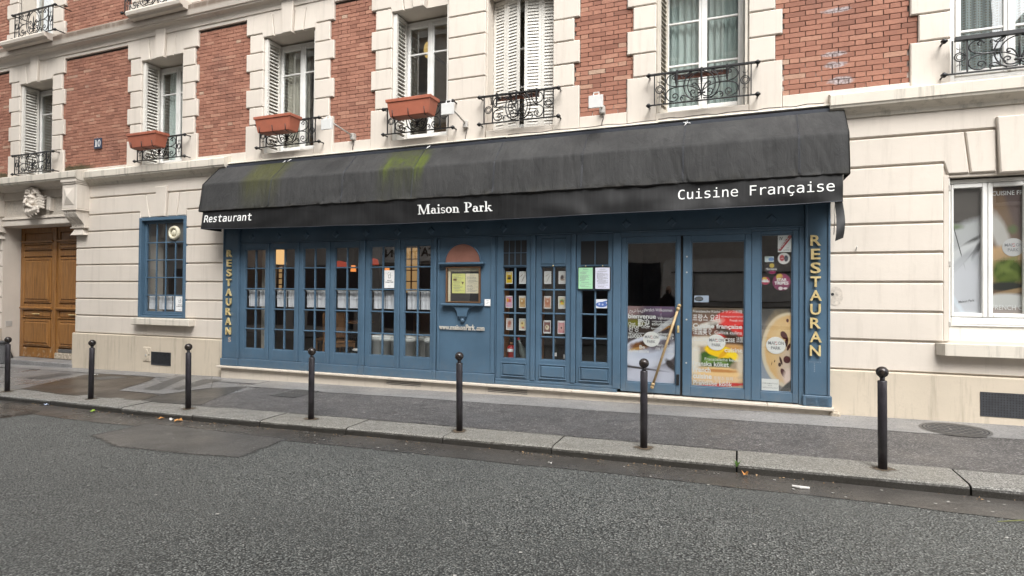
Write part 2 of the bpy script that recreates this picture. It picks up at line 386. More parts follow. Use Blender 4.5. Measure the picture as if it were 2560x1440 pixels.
# ---------------------------------------------------------------- mesh helper
WPOS = {}
class MB:
    def __init__(s): s.v = []; s.f = []; s.mi = []; s.cur = 0
    def _add(s, vs, fs):
        o = len(s.v); s.v += [tuple(v) for v in vs]
        for f in fs: s.f.append(tuple(i+o for i in f)); s.mi.append(s.cur)
        return s
    def box(s, x0, x1, y0, y1, z0, z1):
        return s._add([(x0, y0, z0), (x1, y0, z0), (x1, y1, z0), (x0, y1, z0), (x0, y0, z1), (x1, y0, z1), (x1, y1, z1), (x0, y1, z1)],
                      [(0, 3, 2, 1), (4, 5, 6, 7), (0, 1, 5, 4), (1, 2, 6, 5), (2, 3, 7, 6), (3, 0, 4, 7)])
    def cbox(s, x0, x1, y0, y1, z0, z1, c=.005):
        c = min(c, (x1-x0)*.45, (y1-y0)*.45, (z1-z0)*.45)
        X, Y, Z = (x0, x1), (y0, y1), (z0, z1); vs = []; ix = {}
        for i in (0, 1):
            for j in (0, 1):
                for k in (0, 1):
                    for a in range(3):
                        p = [X[i], Y[j], Z[k]]
                        for d in range(3):
                            if d != a: p[d] += c*(1 if (i, j, k)[d] == 0 else -1)
                        ix[(i, j, k, a)] = len(vs); vs.append(p)
        fs = []
        def q(*k): fs.append(tuple(ix[t] for t in k))
        for i in (0, 1): q((i, 0, 0, 0), (i, 1, 0, 0), (i, 1, 1, 0), (i, 0, 1, 0))
        for j in (0, 1): q((0, j, 0, 1), (1, j, 0, 1), (1, j, 1, 1), (0, j, 1, 1))
        for k in (0, 1): q((0, 0, k, 2), (1, 0, k, 2), (1, 1, k, 2), (0, 1, k, 2))
        for i in (0, 1):
            for j in (0, 1): q((i, j, 0, 0), (i, j, 1, 0), (i, j, 1, 1), (i, j, 0, 1))
        for i in (0, 1):
            for k in (0, 1): q((i, 0, k, 0), (i, 1, k, 0), (i, 1, k, 2), (i, 0, k, 2))
        for j in (0, 1):
            for k in (0, 1): q((0, j, k, 1), (1, j, k, 1), (1, j, k, 2), (0, j, k, 2))
        for i in (0, 1):
            for j in (0, 1):
                for k in (0, 1): q((i, j, k, 0), (i, j, k, 1), (i, j, k, 2))
        return s._add(vs, fs)
    def slab(s, poly, yf, yb, c=.008):
        """polygon in X/Z, front face at yf (towards the street) with a chamfered edge, back at yb"""
        n = len(poly); a = sum(poly[i][0]*poly[(i+1) % n][1]-poly[(i+1) % n][0]*poly[i][1] for i in range(n))
        if a < 0: poly = poly[::-1]
        ins = []
        for i in range(n):
            p0, p1, p2 = Vector(poly[i-1]), Vector(poly[i]), Vector(poly[(i+1) % n])
            d1 = (p1-p0).normalized(); d2 = (p2-p1).normalized()
            n1 = Vector((-d1.y, d1.x)); n2 = Vector((-d2.y, d2.x)); m = n1+n2
            m = m/max(.3, m.dot(n1)) if m.length > 1e-6 else n1
            ins.append(p1+m*c)
        vs = [(p[0], yf, p[1]) for p in ins]+[(p[0], yf+c, p[1]) for p in poly]+[(p[0], yb, p[1]) for p in poly]
        fs = [tuple(range(n)), tuple(range(3*n-1, 2*n-1, -1))]
        for i in range(n):
            j = (i+1) % n
            fs.append((i, n+i, n+j, j)); fs.append((n+i, 2*n+i, 2*n+j, n+j))
        return s._add(vs, fs)
    def extrude_x(s, prof, x0, x1, caps=True):
        """profile in Y/Z swept along X"""
        n = len(prof)
        vs = [(x0, p[0], p[1]) for p in prof]+[(x1, p[0], p[1]) for p in prof]
        fs = [(i, (i+1) % n, n+(i+1) % n, n+i) for i in range(n)]
        if caps: fs += [tuple(range(n))[::-1], tuple(range(n, 2*n))]
        return s._add(vs, fs)
    def prism_z(s, poly, z0, z1):
        n = len(poly)
        vs = [(*p, z0) for p in poly]+[(*p, z1) for p in poly]
        return s._add(vs, [(i, (i+1) % n, n+(i+1) % n, n+i) for i in range(n)]+[tuple(range(n))[::-1], tuple(range(n, 2*n))])
    def tube(s, pts, r, n=6, cap=True):
        pts = [Vector(p) for p in pts]; rs = r if isinstance(r, (list, tuple)) else [r]*len(pts)
        vs = []; fs = []; N = len(pts); up = None
        for i, p in enumerate(pts):
            t = (pts[min(i+1, N-1)]-pts[max(i-1, 0)]).normalized()
            if up is None: up = t.orthogonal().normalized()
            else:
                up = up-t*up.dot(t); up = up.normalized() if up.length > 1e-6 else t.orthogonal().normalized()
            w = t.cross(up)
            for k in range(n):
                a = 2*math.pi*k/n; vs.append(p+(up*math.cos(a)+w*math.sin(a))*rs[i])
        for i in range(N-1):
            for k in range(n):
                k2 = (k+1) % n; fs.append((i*n+k, i*n+k2, (i+1)*n+k2, (i+1)*n+k))
        if cap: fs += [tuple(range(n))[::-1], tuple(range((N-1)*n, N*n))]
        return s._add(vs, fs)
    def lathe(s, prof, n=24, cx=0, cy=0, cz=0, axis='z'):
        vs = []; fs = []; m = len(prof)
        for i in range(n):
            a = 2*math.pi*i/n
            for r, h in prof:
                if axis == 'z': vs.append((cx+r*math.cos(a), cy+r*math.sin(a), cz+h))
                else: vs.append((cx+r*math.cos(a), cy+h, cz+r*math.sin(a)))
        for i in range(n):
            j = (i+1) % n
            for k in range(m-1): fs.append((i*m+k, j*m+k, j*m+k+1, i*m+k+1))
        fs.append(tuple(i*m for i in range(n))[::-1]); fs.append(tuple(i*m+m-1 for i in range(n)))
        return s._add(vs, fs)
    def sphere(s, c, r, n=16, sc=(1, 1, 1)):
        m = n//2; vs = []; fs = []
        for i in range(m+1):
            t = math.pi*i/m
            for k in range(n):
                a = 2*math.pi*k/n
                vs.append((c[0]+r*sc[0]*math.sin(t)*math.cos(a), c[1]+r*sc[1]*math.sin(t)*math.sin(a), c[2]+r*sc[2]*math.cos(t)))
        for i in range(m):
            for k in range(n):
                k2 = (k+1) % n; fs.append((i*n+k, i*n+k2, (i+1)*n+k2, (i+1)*n+k))
        return s._add(vs, fs)
    def quad(s, a, b, c, d): return s._add([a, b, c, d], [(0, 1, 2, 3)])
    def grid(s, fn, nu, nv):
        vs = [fn(i/nu, j/nv) for i in range(nu+1) for j in range(nv+1)]
        fs = [(i*(nv+1)+j, (i+1)*(nv+1)+j, (i+1)*(nv+1)+j+1, i*(nv+1)+j+1) for i in range(nu) for j in range(nv)]
        return s._add(vs, fs)
    def mesh(s, name, mat):
        me = bpy.data.meshes.new(name); me.from_pydata(s.v, [], s.f)
        for m in (mat if isinstance(mat, (list, tuple)) else [mat]): me.materials.append(M[m] if isinstance(m, str) else m)
        if any(s.mi): me.polygons.foreach_set('material_index', s.mi)
        return me
    def build(s, name, mat, parent=None, smooth=False, fix=True, **pr):
        me = s.mesh(name, mat)
        if fix:
            import bmesh
            bm = bmesh.new(); bm.from_mesh(me); bmesh.ops.recalc_face_normals(bm, faces=bm.faces); bm.to_mesh(me); bm.free()
        if smooth: me.polygons.foreach_set('use_smooth', [True]*len(me.polygons))
        return link(me, name, parent, **pr)

def link(me, name, parent=None, at=None, **pr):
    """put a mesh made in world coordinates into the scene under its parent"""
    o = bpy.data.objects.new(name, me); COL.objects.link(o)
    w = Vector(at) if at is not None else Vector((0, 0, 0))
    if parent is not None:
        o.parent = parent; o.location = w-WPOS[parent]
    else: o.location = w
    WPOS[o] = w
    for k, v in pr.items(): o[k] = v
    return o

def thing(name, loc, label, category, group=None, kind=None):
    o = bpy.data.objects.new(name, None); COL.objects.link(o); o.location = loc; o.empty_display_size = .2
    WPOS[o] = Vector(loc)
    if label: o['label'] = label
    if category: o['category'] = category
    if group: o['group'] = group
    if kind: o['kind'] = kind
    return o
def copy_tree(root, loc, **pr):
    def cp(o, par):
        c = o.copy(); COL.objects.link(c)
        if par is not None: c.parent = par
        for ch in o.children: cp(ch, c)
        return c
    kids = list(root.children)
    r = root.copy(); COL.objects.link(r); r.location = loc; WPOS[r] = Vector(loc)
    for ch in kids: cp(ch, r)
    for k, v in pr.items(): r[k] = v
    return r

FONT_MONO = None
try:
    import os
    FONT_MONO = bpy.data.fonts.load(os.path.join(bpy.utils.system_resource('DATAFILES'), 'fonts', 'DejaVuSansMono.woff2'))
except Exception: FONT_MONO = None

_tc = {}
def text_mesh(body, extrude=.0, font=None, shear=0.0, bold=0.0):
    key = (body, extrude, font, shear, bold)
    if key in _tc: return _tc[key]
    c = bpy.data.curves.new('txt', 'FONT'); c.body = body; c.extrude = extrude; c.shear = shear; c.offset = bold; c.resolution_u = 3
    if font: c.font = font
    o = bpy.data.objects.new('txt', c); COL.objects.link(o)
    dg = bpy.context.evaluated_depsgraph_get()
    me = bpy.data.meshes.new_from_object(o.evaluated_get(dg))
    v = [tuple(p.co) for p in me.vertices]; f = [tuple(p.vertices) for p in me.polygons]
    bpy.data.objects.remove(o); bpy.data.curves.remove(c); bpy.data.meshes.remove(me)
    _tc[key] = (v, f); return v, f
def add_text(mb, body, x, y, z, h=None, w=None, extrude=0.0, font=None, shear=0.0, bold=0.0, rot=0.0, anchor='l', rise=0.0, mirror=False):
    """lettering facing the street (-Y); h cap height, w total width, (x, z) lower left corner; extrude is depth in metres"""
    v, f = text_mesh(body, 0.0001 if extrude else 0.0, font, shear, bold)
    if not v: return
    x0 = min(p[0] for p in v); x1 = max(p[0] for p in v); zt = max(p[1] for p in text_mesh('H', 0.0, font)[0])
    sx = w/(x1-x0) if w else h/zt
    sz = h/zt if h else sx
    ca, sa = math.cos(rot), math.sin(rot); out = []
    ox = {'l': 0, 'c': -(x1-x0)/2*sx, 'r': -(x1-x0)*sx}[anchor]
    for p in v:
        lx = (p[0]-x0)*sx+ox; lz = p[1]*sz; ly = 0
        if extrude: ly = extrude/2*(-1 if p[2] > 0 else 1)
        if mirror: out.append((x-lx*ca, y-ly, z+lz+rise*lx))
        else: out.append((x+lx*ca-lz*sa, y+ly, z+lx*sa+lz*ca+rise*lx))
    mb._add(out, f)

# ================================================================ GROUND
def zp(x, y): return .205+.0132*x+.018*y             # pavement
KF = -2.42                                            # kerb front
def zr(x, y):
    d = KF-y
    return .082+.0132*x+.018*min(d, 3.4)-.018*max(0, d-3.4)
def kbend(x): return -.08*math.exp(-((x+6.4)/2.2)**2)
def strip(name, x0, x1, ya, yb, zf, mat, nx=60, ny=6, off=0.0, parent=None, wob=0.0, **pr):
    def fn(u, v):
        x = x0+(x1-x0)*u
        a = ya(x) if callable(ya) else ya; b = yb(x) if callable(yb) else yb
        y = a+(b-a)*v
        return (x, y, zf(x, y)+off)
    return MB().grid(fn, nx, ny).build(name, mat, parent, True, **pr)
nz = lambda x, s: noise.noise(Vector((x*s, s*7.3, 1.7)))
strip('road', -70, 70, lambda x: KF+.02+kbend(x), -9.9, zr, 'road', 140, 30, kind='structure')
def gut_edge(x): return (-2.86 if x > -5 else -2.92)+.06*nz(x, .9)+.02*nz(x, 5)+kbend(x)
strip('gutter_strip', -30, 20, lambda x: KF+.01+kbend(x), gut_edge, zr, 'gutter', 220, 4, .004, kind='structure')
def flat_patch(name, poly, zf, mat, off, jit=.0, sub=6, edge=.14, parent=None, **pr):
    """flat patch whose outer edge dies away into the ground it lies on"""
    import mathutils.geometry as mg
    n0 = len(poly)
    if sum(poly[i][0]*poly[(i+1) % n0][1]-poly[(i+1) % n0][0]*poly[i][1] for i in range(n0)) < 0: poly = poly[::-1]
    pts = []
    for i, p in enumerate(poly):
        q = poly[(i+1) % n0]
        for k in range(sub):
            t = k/sub; x = p[0]+(q[0]-p[0])*t; y = p[1]+(q[1]-p[1])*t
            pts.append(Vector((x+jit*nz(x+y*3, 4.1), y+jit*nz(x*2-y, 3.7))))
    n = len(pts); nor = []
    for i in range(n):
        d = (pts[(i+1) % n]-pts[i-1]).normalized(); nor.append(Vector((-d.y, d.x)))
    inn = [pts[i]+nor[i]*edge*.5 for i in range(n)]; out = [pts[i]-nor[i]*edge*.5 for i in range(n)]
    me = MB(); me._add([(p[0], p[1], zf(*p)+off) for p in inn], [tuple(t) for t in mg.tessellate_polygon([[Vector((p[0], p[1], 0)) for p in inn]])])
    me._add([(p[0], p[1], zf(*p)+off) for p in out], []); me.f += [(i, (i+1) % n, n+(i+1) % n, n+i) for i in range(n)]; me.mi += [0]*n
    o = me.build(name, mat+'_fading', parent, **pr)
    a = o.data.attributes.new('fade', 'FLOAT', 'POINT'); a.data.foreach_set('value', [1.0]*n+[0.0]*n)
    return o
flat_patch('road_patch', [(-6.62, -2.80), (-6.58, -3.52), (-5.85, -3.75), (-4.85, -3.68), (-4.36, -3.62), (-4.42, -3.2), (-4.50, -2.84)], zr, 'roadwet', .006, .02, 4, .12, kind='structure')
flat_patch('road_patch', [(-16.5, -2.7), (-16.5, -3.9), (-10.5, -3.5), (-8.62, -3.25), (-8.62, -2.92), (-8.75, -2.82)], zr, 'gutter', .0065, .05, 6, .3, kind='structure')
strip('pavement', -30, 20, lambda x: -1.99+kbend(x)*.9, .06, zp, 'smooth', 120, 10, kind='structure')
strip('asphalt_walk', -7.0, 20, lambda x: -1.985+kbend(x)*.9, lambda x: -.68+.05*nz(x, .8)+.02*nz(x, 4), zp, 'pave', 140, 6, .004, kind='structure')
strip('cement_margin', -7.3, 20, lambda x: -.70+.05*nz(x, .8)+.02*nz(x, 4), .05, zp, 'cement', 140, 4, .008, kind='structure')
strip('cement_margin', -30, -7.32, lambda x: -.42+.05*nz(x, 1.1), .05, zp, 'cement', 60, 4, .008, kind='structure')
flat_patch('pavement_patch', [(-10.62, -1.97), (-11.22, -.63), (-11.02, -.40), (-9.66, -.44), (-9.42, -.66), (-8.93, -1.58), (-7.95, -1.65), (-7.80, -2.05), (-9.3, -2.09)], zp, 'brownwet', .005, .03, 6, .07, kind='structure')
flat_patch('pavement_patch', [(-7.93, -1.64), (-7.7, -.95), (-7.36, -.74), (-7.26, -.72), (-6.72, -2.02), (-7.35, -2.07), (-7.78, -2.05)], zp, 'darkwet', .006, .03, 6, .06, kind='structure')
flat_patch('pavement_patch', [(-8.91, -1.60), (-9.55, -.10), (-8.70, -.06), (-7.72, -.95), (-7.92, -1.62)], zp, 'smooth', .0095, .03, 6, .05, kind='structure')
strip('far_pavement', -70, 70, -13.6, -9.88, lambda x, y: .1+.0132*x, 'smooth', 60, 4, kind='structure')
MB().box(-70, 70, -9.95, -9.80, -1.2, -.9).build('far_kerb', 'granite', kind='structure')
# kerb: one granite stone after the other
kerb = thing('kerb', (-4, -2.2, 0), None, None, kind='structure')
joints = [-17.5, -16.2, -14.9, -13.6, -12.0, -10.6, -9.10, -7.59, -6.29, -5.23, -4.04, -2.85, -1.67, -.01, 1.64, 3.1, 4.5, 6, 7.5]
for i in range(len(joints)-1):
    a, b = joints[i]+.006, joints[i+1]-.006
    if abs(joints[i+1]-1.64) < .01 or abs(joints[i+1]+.01) < .01: b -= .004
    dy = random.uniform(-.006, .006); dz = random.uniform(-.004, .004)
    m = MB(); nx = 10
    prof = [(KF, -.16), (KF, -.028), (KF+.006, -.012), (KF+.022, -.002), (KF+.05, .002), (-1.985, .002), (-1.975, -.004), (-1.975, -.16)]
    vs = []; fs = []; n = len(prof)
    for k in range(nx+1):
        x = a+(b-a)*k/nx
        for q, (y, z) in enumerate(prof):
            yy = y+kbend(x)*(1 if y < -2.2 else .9)+dy
            e = .003*noise.noise(Vector((x*9, q*.8, i)))
            vs.append((x, yy+e, zp(x, yy)+z+dz+e))
    for k in range(nx):
        for q in range(n): fs.append((k*n+q, k*n+(q+1) % n, (k+1)*n+(q+1) % n, (k+1)*n+q))
    fs += [tuple(range(n))[::-1], tuple(range(nx*n, nx*n+n))]
    m._add(vs, fs); m.build('kerb_stone', 'granite', kerb)

# ================================================================ THE APARTMENT BUILDING
B = thing('apartment_building', (-5, .4, 0), 'brick and cream stone apartment building with a restaurant on its ground floor', 'building')
XL, XR = -19.0, 7.0
# openings of the upper floor: left, right
WIN = [(-14.44, -13.355), (-10.71, -9.62), (-7.70, -6.595), (-5.10, -4.105), (-3.475, -2.45), (-1.03, .10), (2.19, 3.32)]
ZS, ZT = 3.995, 6.01
WIDE = .382; NARROW = .302
# ---- core walls behind the facing
def wallbox(*a, mat='reveal', name='wall'): MB().box(*a).build(name, mat, B)
edges = [XL]+[e for w in WIN for e in w]+[XR]
for i in range(0, len(edges), 2): wallbox(edges[i], edges[i+1], .06, .50, ZS-.1, ZT+.2)
for i, (a, b) in enumerate(WIN): wallbox(a+.0005, b-.0005, .061, .50, ZT, ZT+.2)
W2 = [(-14.56, -13.38), (-10.72, -9.60)]
e2 = [XL]+[e for w in W2 for e in w]+[XR]
wallbox(XL, XR, .06, .5, ZT+.2, 6.93)
for i in range(0, len(e2), 2): wallbox(e2[i], e2[i+1], .06, .5, 6.93, 9.2)
wallbox(XL, XR, .06, .5, 9.2, 12.0)
# ---- ground floor core
wallbox(XL, -14.98, .03, .5, -.4, ZS-.1); wallbox(-14.98, -12.52, .06, .5, 2.98, ZS-.1)
wallbox(-12.52, -10.69, .03, .5, -.4, ZS-.1); wallbox(-10.69, -9.455, .03, .5, -.4, 1.105); wallbox(-10.69, -9.455, .03, .5, 3.0, ZS-.1)
wallbox(-9.455, -8.44, .03, .5, -.4, ZS-.1)
wallbox(-8.44, .995, -.02, .5, 2.95, ZS-.1)
wallbox(.995, 2.175, .03, .5, -.4, ZS-.1); wallbox(2.175, 3.32, .03, .5, -.4, 1.13); wallbox(2.175, 3.32, .03, .5, 2.95, ZS-.1); wallbox(3.32, XR, .03, .5, -.4, ZS-.1)
# door recess
wallbox(-15.3, -14.981, .035, .42, .0, 2.979); wallbox(-12.519, -12.3, .035, .42, .0, 2.979)

def block(name, poly, yf=0.0, yb=.06, c=.011, mat='cream', parent=B):
    return MB().slab(poly, yf+random.uniform(-.0015, .0015), yb, c).build(name, mat, parent)
def rect(x0, x1, z0, z1): return [(x0, z0), (x1, z0), (x1, z1), (x0, z1)]
G = .011
CZ = [.752, 1.105, 1.440, 1.777, 2.115, 2.450, 2.780, 3.112, 3.452, 3.80]
# ---- stone courses left of the restaurant
for k in range(9):
    z0, z1 = CZ[k]+G, CZ[k+1]-G
    block('stone_course', rect(XL, -14.99, z0, z1))
    if k == 0:
        block('stone_course', rect(-12.52, -8.442, z0, z1))
    elif k <= 6:
        block('stone_course', rect(-12.52 if k < 6 else -12.52, -10.675, z0, z1)); block('stone_course', rect(-9.47, -8.442, z0, z1))
    elif k == 7:
        block('stone_course', [(-12.52, z0), (-10.70, z0), (-10.66, 3.005), (-10.43, 3.005), (-10.535, z1), (-12.52, z1)])
        block('voussoir', [(-10.415, 3.005), (-10.205, 3.005), (-10.262, z1), (-10.52, z1)])
        block('voussoir', [(-9.965, 3.005), (-9.735, 3.005), (-9.66, z1), (-9.93, z1)])
        block('stone_course', [(-9.72, 3.005), (-9.495, 3.005), (-9.465, z0), (-8.442, z0), (-8.442, z1), (-9.645, z1)])
        block('keystone', [(-10.20, 3.003), (-9.985, 3.003), (-9.955, 3.57), (-10.258, 3.57)], -.03, .05)
    else:
        block('stone_course', rect(-12.52, -8.442, z0, z1), .0)
# ---- stone courses right of the restaurant
for k in range(9):
    z0, z1 = CZ[k]+G, CZ[k+1]-G
    if k == 0: block('stone_course', rect(.998, XR, z0, z1))
    elif k <= 5 or k == 6:
        block('stone_course', rect(.998, 2.125, z0, z1)); block('stone_course', rect(3.365, XR, z0, z1))
    elif k == 7:
        block('stone_course', [(.998, z0), (2.125, z0), (2.165, 2.985), (2.36, 2.985), (2.31, z1), (.998, z1)])
        block('voussoir', [(2.375, 2.985), (2.60, 2.985), (2.60, z1), (2.325, z1)])
        block('voussoir', [(2.90, 2.985), (3.12, 2.985), (3.17, z1), (2.93, z1)])
        block('stone_course', [(3.135, 2.985), (3.33, 2.985), (3.37, z0), (XR, z0), (XR, z1), (3.185, z1)])
        block('keystone', [(2.625, 2.96), (2.875, 2.96), (2.905, 3.57), (2.595, 3.57)], -.045, .05)
    else: block('stone_course', rect(.998, XR, z0, z1))
# smooth jamb strips beside the right-hand window
block('window_jamb', rect(2.128, 2.175, 1.12, 2.975), .012, .12, .004)
block('window_jamb', rect(3.32, 3.362, 1.12, 2.975), .012, .12, .004)
# ---- plinth
def plinth(x0, x1, holes=()):
    m = MB(); n = max(2, int((x1-x0)*3))
    xs = sorted(set([x0, x1]+[x0+(x1-x0)*i/n for i in range(n+1)]))
    prof = lambda x: [(.03, .75), (-.012, .752), (-.03, .738), (-.034, .4), (-.036, zp(x, 0)-.06), (.05, zp(x, 0)-.06)]
    vs = []; k = 6
    for x in xs: vs += [(x, y, z) for y, z in prof(x)]
    fs = [(i*k+j, i*k+(j+1) % k, (i+1)*k+(j+1) % k, (i+1)*k+j) for i in range(len(xs)-1) for j in range(k)]
    fs += [tuple(range(k))[::-1], tuple(range((len(xs)-1)*k, len(xs)*k))]
    m._add(vs, fs); m.build('plinth', 'plinth', B)
plinth(XL, -14.98); plinth(-12.545, -8.442); plinth(.998, XR)
# ---- window sills of the ground floor
MB().cbox(-10.73, -9.22, -.13, .06, .968, 1.098, .012).build('window_sill', 'ledge', B)
m = MB(); m.prism_z([(2.05, .05), (2.05, -.02), (2.105, -.13), (3.42, -.13), (3.47, -.02), (3.47, .05)], .972, 1.098); m.build('window_sill', 'ledge', B)

# ---- cornice between the floors
def cornice(x0, x1, d, rl=False, rr=False, seg=2.6):
    prof = [(.06, 3.70), (-.02, 3.70), (-.035, 3.74), (-.07, 3.765), (-d+.05, 3.785), (-d+.02, 3.80), (-d+.012, 3.825), (-d, 3.832), (-d, 3.945), (-d+.012, 3.955), (-.02, 4.005), (.06, 4.005)]
    n = max(1, round((x1-x0)/seg)); L = (x1-x0)/n
    for i in range(n):
        MB().extrude_x(prof, x0+L*i+(.0012 if i else 0), x0+L*(i+1)-(.0012 if i < n-1 else 0)).build('cornice_stone', 'ledge', B)
cornice(XL, -12.10, .30); cornice(-12.099, -8.40, .155); cornice(.985, XR, .155)
# stone band between awning and bricks, string course above
SPROF = [(.06, 6.38), (.0, 6.38), (-.004, 6.44), (-.022, 6.445), (-.03, 6.50), (-.055, 6.545), (-.11, 6.575), (-.125, 6.58), (-.125, 6.60), (-.15, 6.61), (-.165, 6.66), (-.17, 6.70), (-.17, 6.775), (-.16, 6.785), (-.02, 6.90), (.06, 6.90)]
n = 9; L = (XR-XL)/n
for i in range(n): MB().extrude_x(SPROF, XL+L*i+.001, XL+L*(i+1)-.001).build('string_course', 'stained', B)

# ---- window surrounds: quoins, head stones, sills
ZQ = [4.505, 4.815, 5.135, 5.450, 5.765, 6.085]
bands = []
def edge_at(w, side, z, zq=ZQ):
    """outer edge of the stone surround of opening w at height z"""
    k = sum(1 for q in zq if z > q)
    off = WIDE if k % 2 == 0 else NARROW
    return w[0]-off if side < 0 else w[1]+off
def surround(w, sides=(-1, 1), head=True):
    for s in sides:
        e = w[0] if s < 0 else w[1]
        o = lambda off: e+s*off
        block('quoin_stone', rect(*sorted((e, o(WIDE))), 3.872, ZQ[0]-.006), .0, .07)
        for k in range(5):
            off = NARROW if k % 2 == 0 else WIDE
            block('quoin_stone', rect(*sorted((e, o(off))), ZQ[k]+.006, ZQ[k+1]-.006), .0, .07)
    if not head: return
    c = (w[0]+w[1])/2; h = (w[1]-w[0])/2; zt = 6.60; y0 = 0.0
    for s in sides:
        e = c+s*h
        pts = [(e+s*WIDE, 6.091), (e+s*.03, 6.091), (e, 6.012), (c+s*(.31*h/.545), 6.012), (c+s*(.39*h/.545), zt), (e+s*WIDE, zt)]
        block('head_stone', pts, -.006, .07)
        block('voussoir', [(c+s*.298*h/.545, 6.012), (c+s*.108, 6.012), (c+s*.142, zt), (c+s*.378*h/.545, zt)], -.003, .07)
    block('keystone', [(c-.10, 5.998), (c+.10, 5.998), (c+.135, zt), (c-.135, zt)], -.05, .05)
    MB().extrude_x([(.05, 6.47), (-.012, 6.47), (-.03, 6.52), (-.062, 6.56), (-.118, 6.575), (-.118, 6.602), (.05, 6.602)], w[0]-WIDE, w[1]+WIDE).build('head_moulding', 'cream', B)
for i, w in enumerate(WIN):
    if i == 3: surround(w, (-1,))
    elif i == 4: surround(w, (1,))
    else: surround(w)
    block('window_sill', rect(w[0]+.001, w[1]-.001, 3.872, ZS), .004, .5, .006)
# the full-width pier between the two middle windows
zz = [3.872]+ZQ+[6.40]
for k in range(7): block('quoin_stone', rect(-4.104, -3.49, zz[k]+(.006 if k else 0), zz[k+1]-.006), .0, .07)
# second floor surrounds (only their feet are in view)
Z2 = [7.18, 7.50, 7.82, 8.14, 8.46]
for w in W2:
    for s in (-1, 1):
        e = w[0] if s < 0 else w[1]
        zprev = 6.903
        for k, zk in enumerate(Z2):
            off = WIDE if k % 2 == 0 else NARROW
            block('quoin_stone', rect(*sorted((e, e+s*off)), zprev+.006, zk-.006), .0, .07); zprev = zk
    m = MB(); m.extrude_x([(.06, 6.70), (-.26, 6.70), (-.28, 6.735), (-.33, 6.745), (-.345, 6.80), (-.33, 6.83), (.06, 6.85)], w[0]+.02, w[1]+.30); m.build('window_ledge', 'cream', B)

# ---- brickwork
def pitch(k): return 4.505-7*.0632+k*.0632
PANELS = []      # (left edge fn, right edge fn, z from, z to)
def upper_panel(li, ri):
    PANELS.append((lambda z: edge_at(WIN[li], 1, z) if li is not None else XL, lambda z: edge_at(WIN[ri], -1, z) if ri is not None else XR, 4.062, 6.38))
upper_panel(None, 0); upper_panel(0, 1); upper_panel(1, 2); upper_panel(2, 3); upper_panel(4, 5); upper_panel(5, 6)
PANELS.append((lambda z: XL, lambda z: edge_at(W2[0], -1, z, Z2[:]) , 6.91, 8.4))
PANELS.append((lambda z: edge_at(W2[0], 1, z, Z2[:]), lambda z: edge_at(W2[1], -1, z, Z2[:]), 6.91, 8.4))
PANELS.append((lambda z: edge_at(W2[1], 1, z, Z2[:]), lambda z: XR, 6.91, 8.4))
bricks = []
for L_, R_, za, zb in PANELS:
    x0m, x1m = min(L_(za+.05+i*.1) for i in range(12)), max(R_(za+.05+i*.1) for i in range(12))
    MB().box(min(L_(za+i*.05) for i in range(1, 25))-.02, max(R_(za+i*.05) for i in range(1, 25))+.02, .050, .0605, za-.06, zb+.04).build('mortar_bed', 'mortar', B)
    k = math.floor((za-pitch(0))/.0632+.5)
    while pitch(k)+.05 < zb:
        z0 = pitch(k)+.0032; z1 = pitch(k+1)-.0032; zm = (z0+z1)/2
        l, r = L_(zm)+.004, R_(zm)-.004
        x = .678+(0 if k % 2 == 0 else .175)
        x -= math.ceil((x-l)/.35+1)*.35
        while x < r:
            for a, b in ((x, x+.2325), (x+.2375, x+.345)):
                a2, b2 = max(a, l), min(b, r)
                if b2-a2 > .022: bricks.append((a2+.0018, b2-.0018, z0, z1))
            x += .35
        k += 1
    if za < 5:   # stone band under the bricks
        block('stone_band', rect(L_(4.1)+.003, R_(4.1)-.003, 3.872, 4.056), .006, .0605, .006)
def brick_geo(m, a, b, z0, z1, y):
    c = .0016
    j = lambda: random.uniform(-.0018, .0018)
    q = [(a+j(), z0+j()), (b+j(), z0+j()), (b+j(), z1+j()), (a+j(), z1+j())]
    f = [(q[0][0]+c, y, q[0][1]+c), (q[1][0]-c, y, q[1][1]+c), (q[2][0]-c, y, q[2][1]-c), (q[3][0]+c, y, q[3][1]-c)]
    mid = [(p[0], y+c, p[1]) for p in q]; bk = [(p[0], .055, p[1]) for p in q]
    fs = [(0, 1, 2, 3)]+[(i, 4+i, 4+(i+1) % 4, (i+1) % 4) for i in range(4)]+[(4+i, 8+i, 8+(i+1) % 4, 4+(i+1) % 4) for i in range(4)]
    m._add(f+mid+bk, fs)
def vis(bk):
    p = on_screen((bk[0]+bk[1])/2, .03, (bk[2]+bk[3])/2)
    if not p: return 0
    d = CAMPOS-Vector(((bk[0]+bk[1])/2, .03, (bk[2]+bk[3])/2))
    return (bk[1]-bk[0])*abs(d.y)/d.length**3
scored = sorted(bricks, key=vis, reverse=True)
for bk in scored[:300]:
    m = MB(); brick_geo(m, *bk, .034+random.uniform(-.002, .0025)); m.build('brick', 'brick', B, fix=False)
m = MB()
for bk in scored[300:]: brick_geo(m, *bk, .034+random.uniform(-.002, .0025))
m.build('brick', 'brick', B, fix=False, kind='stuff')
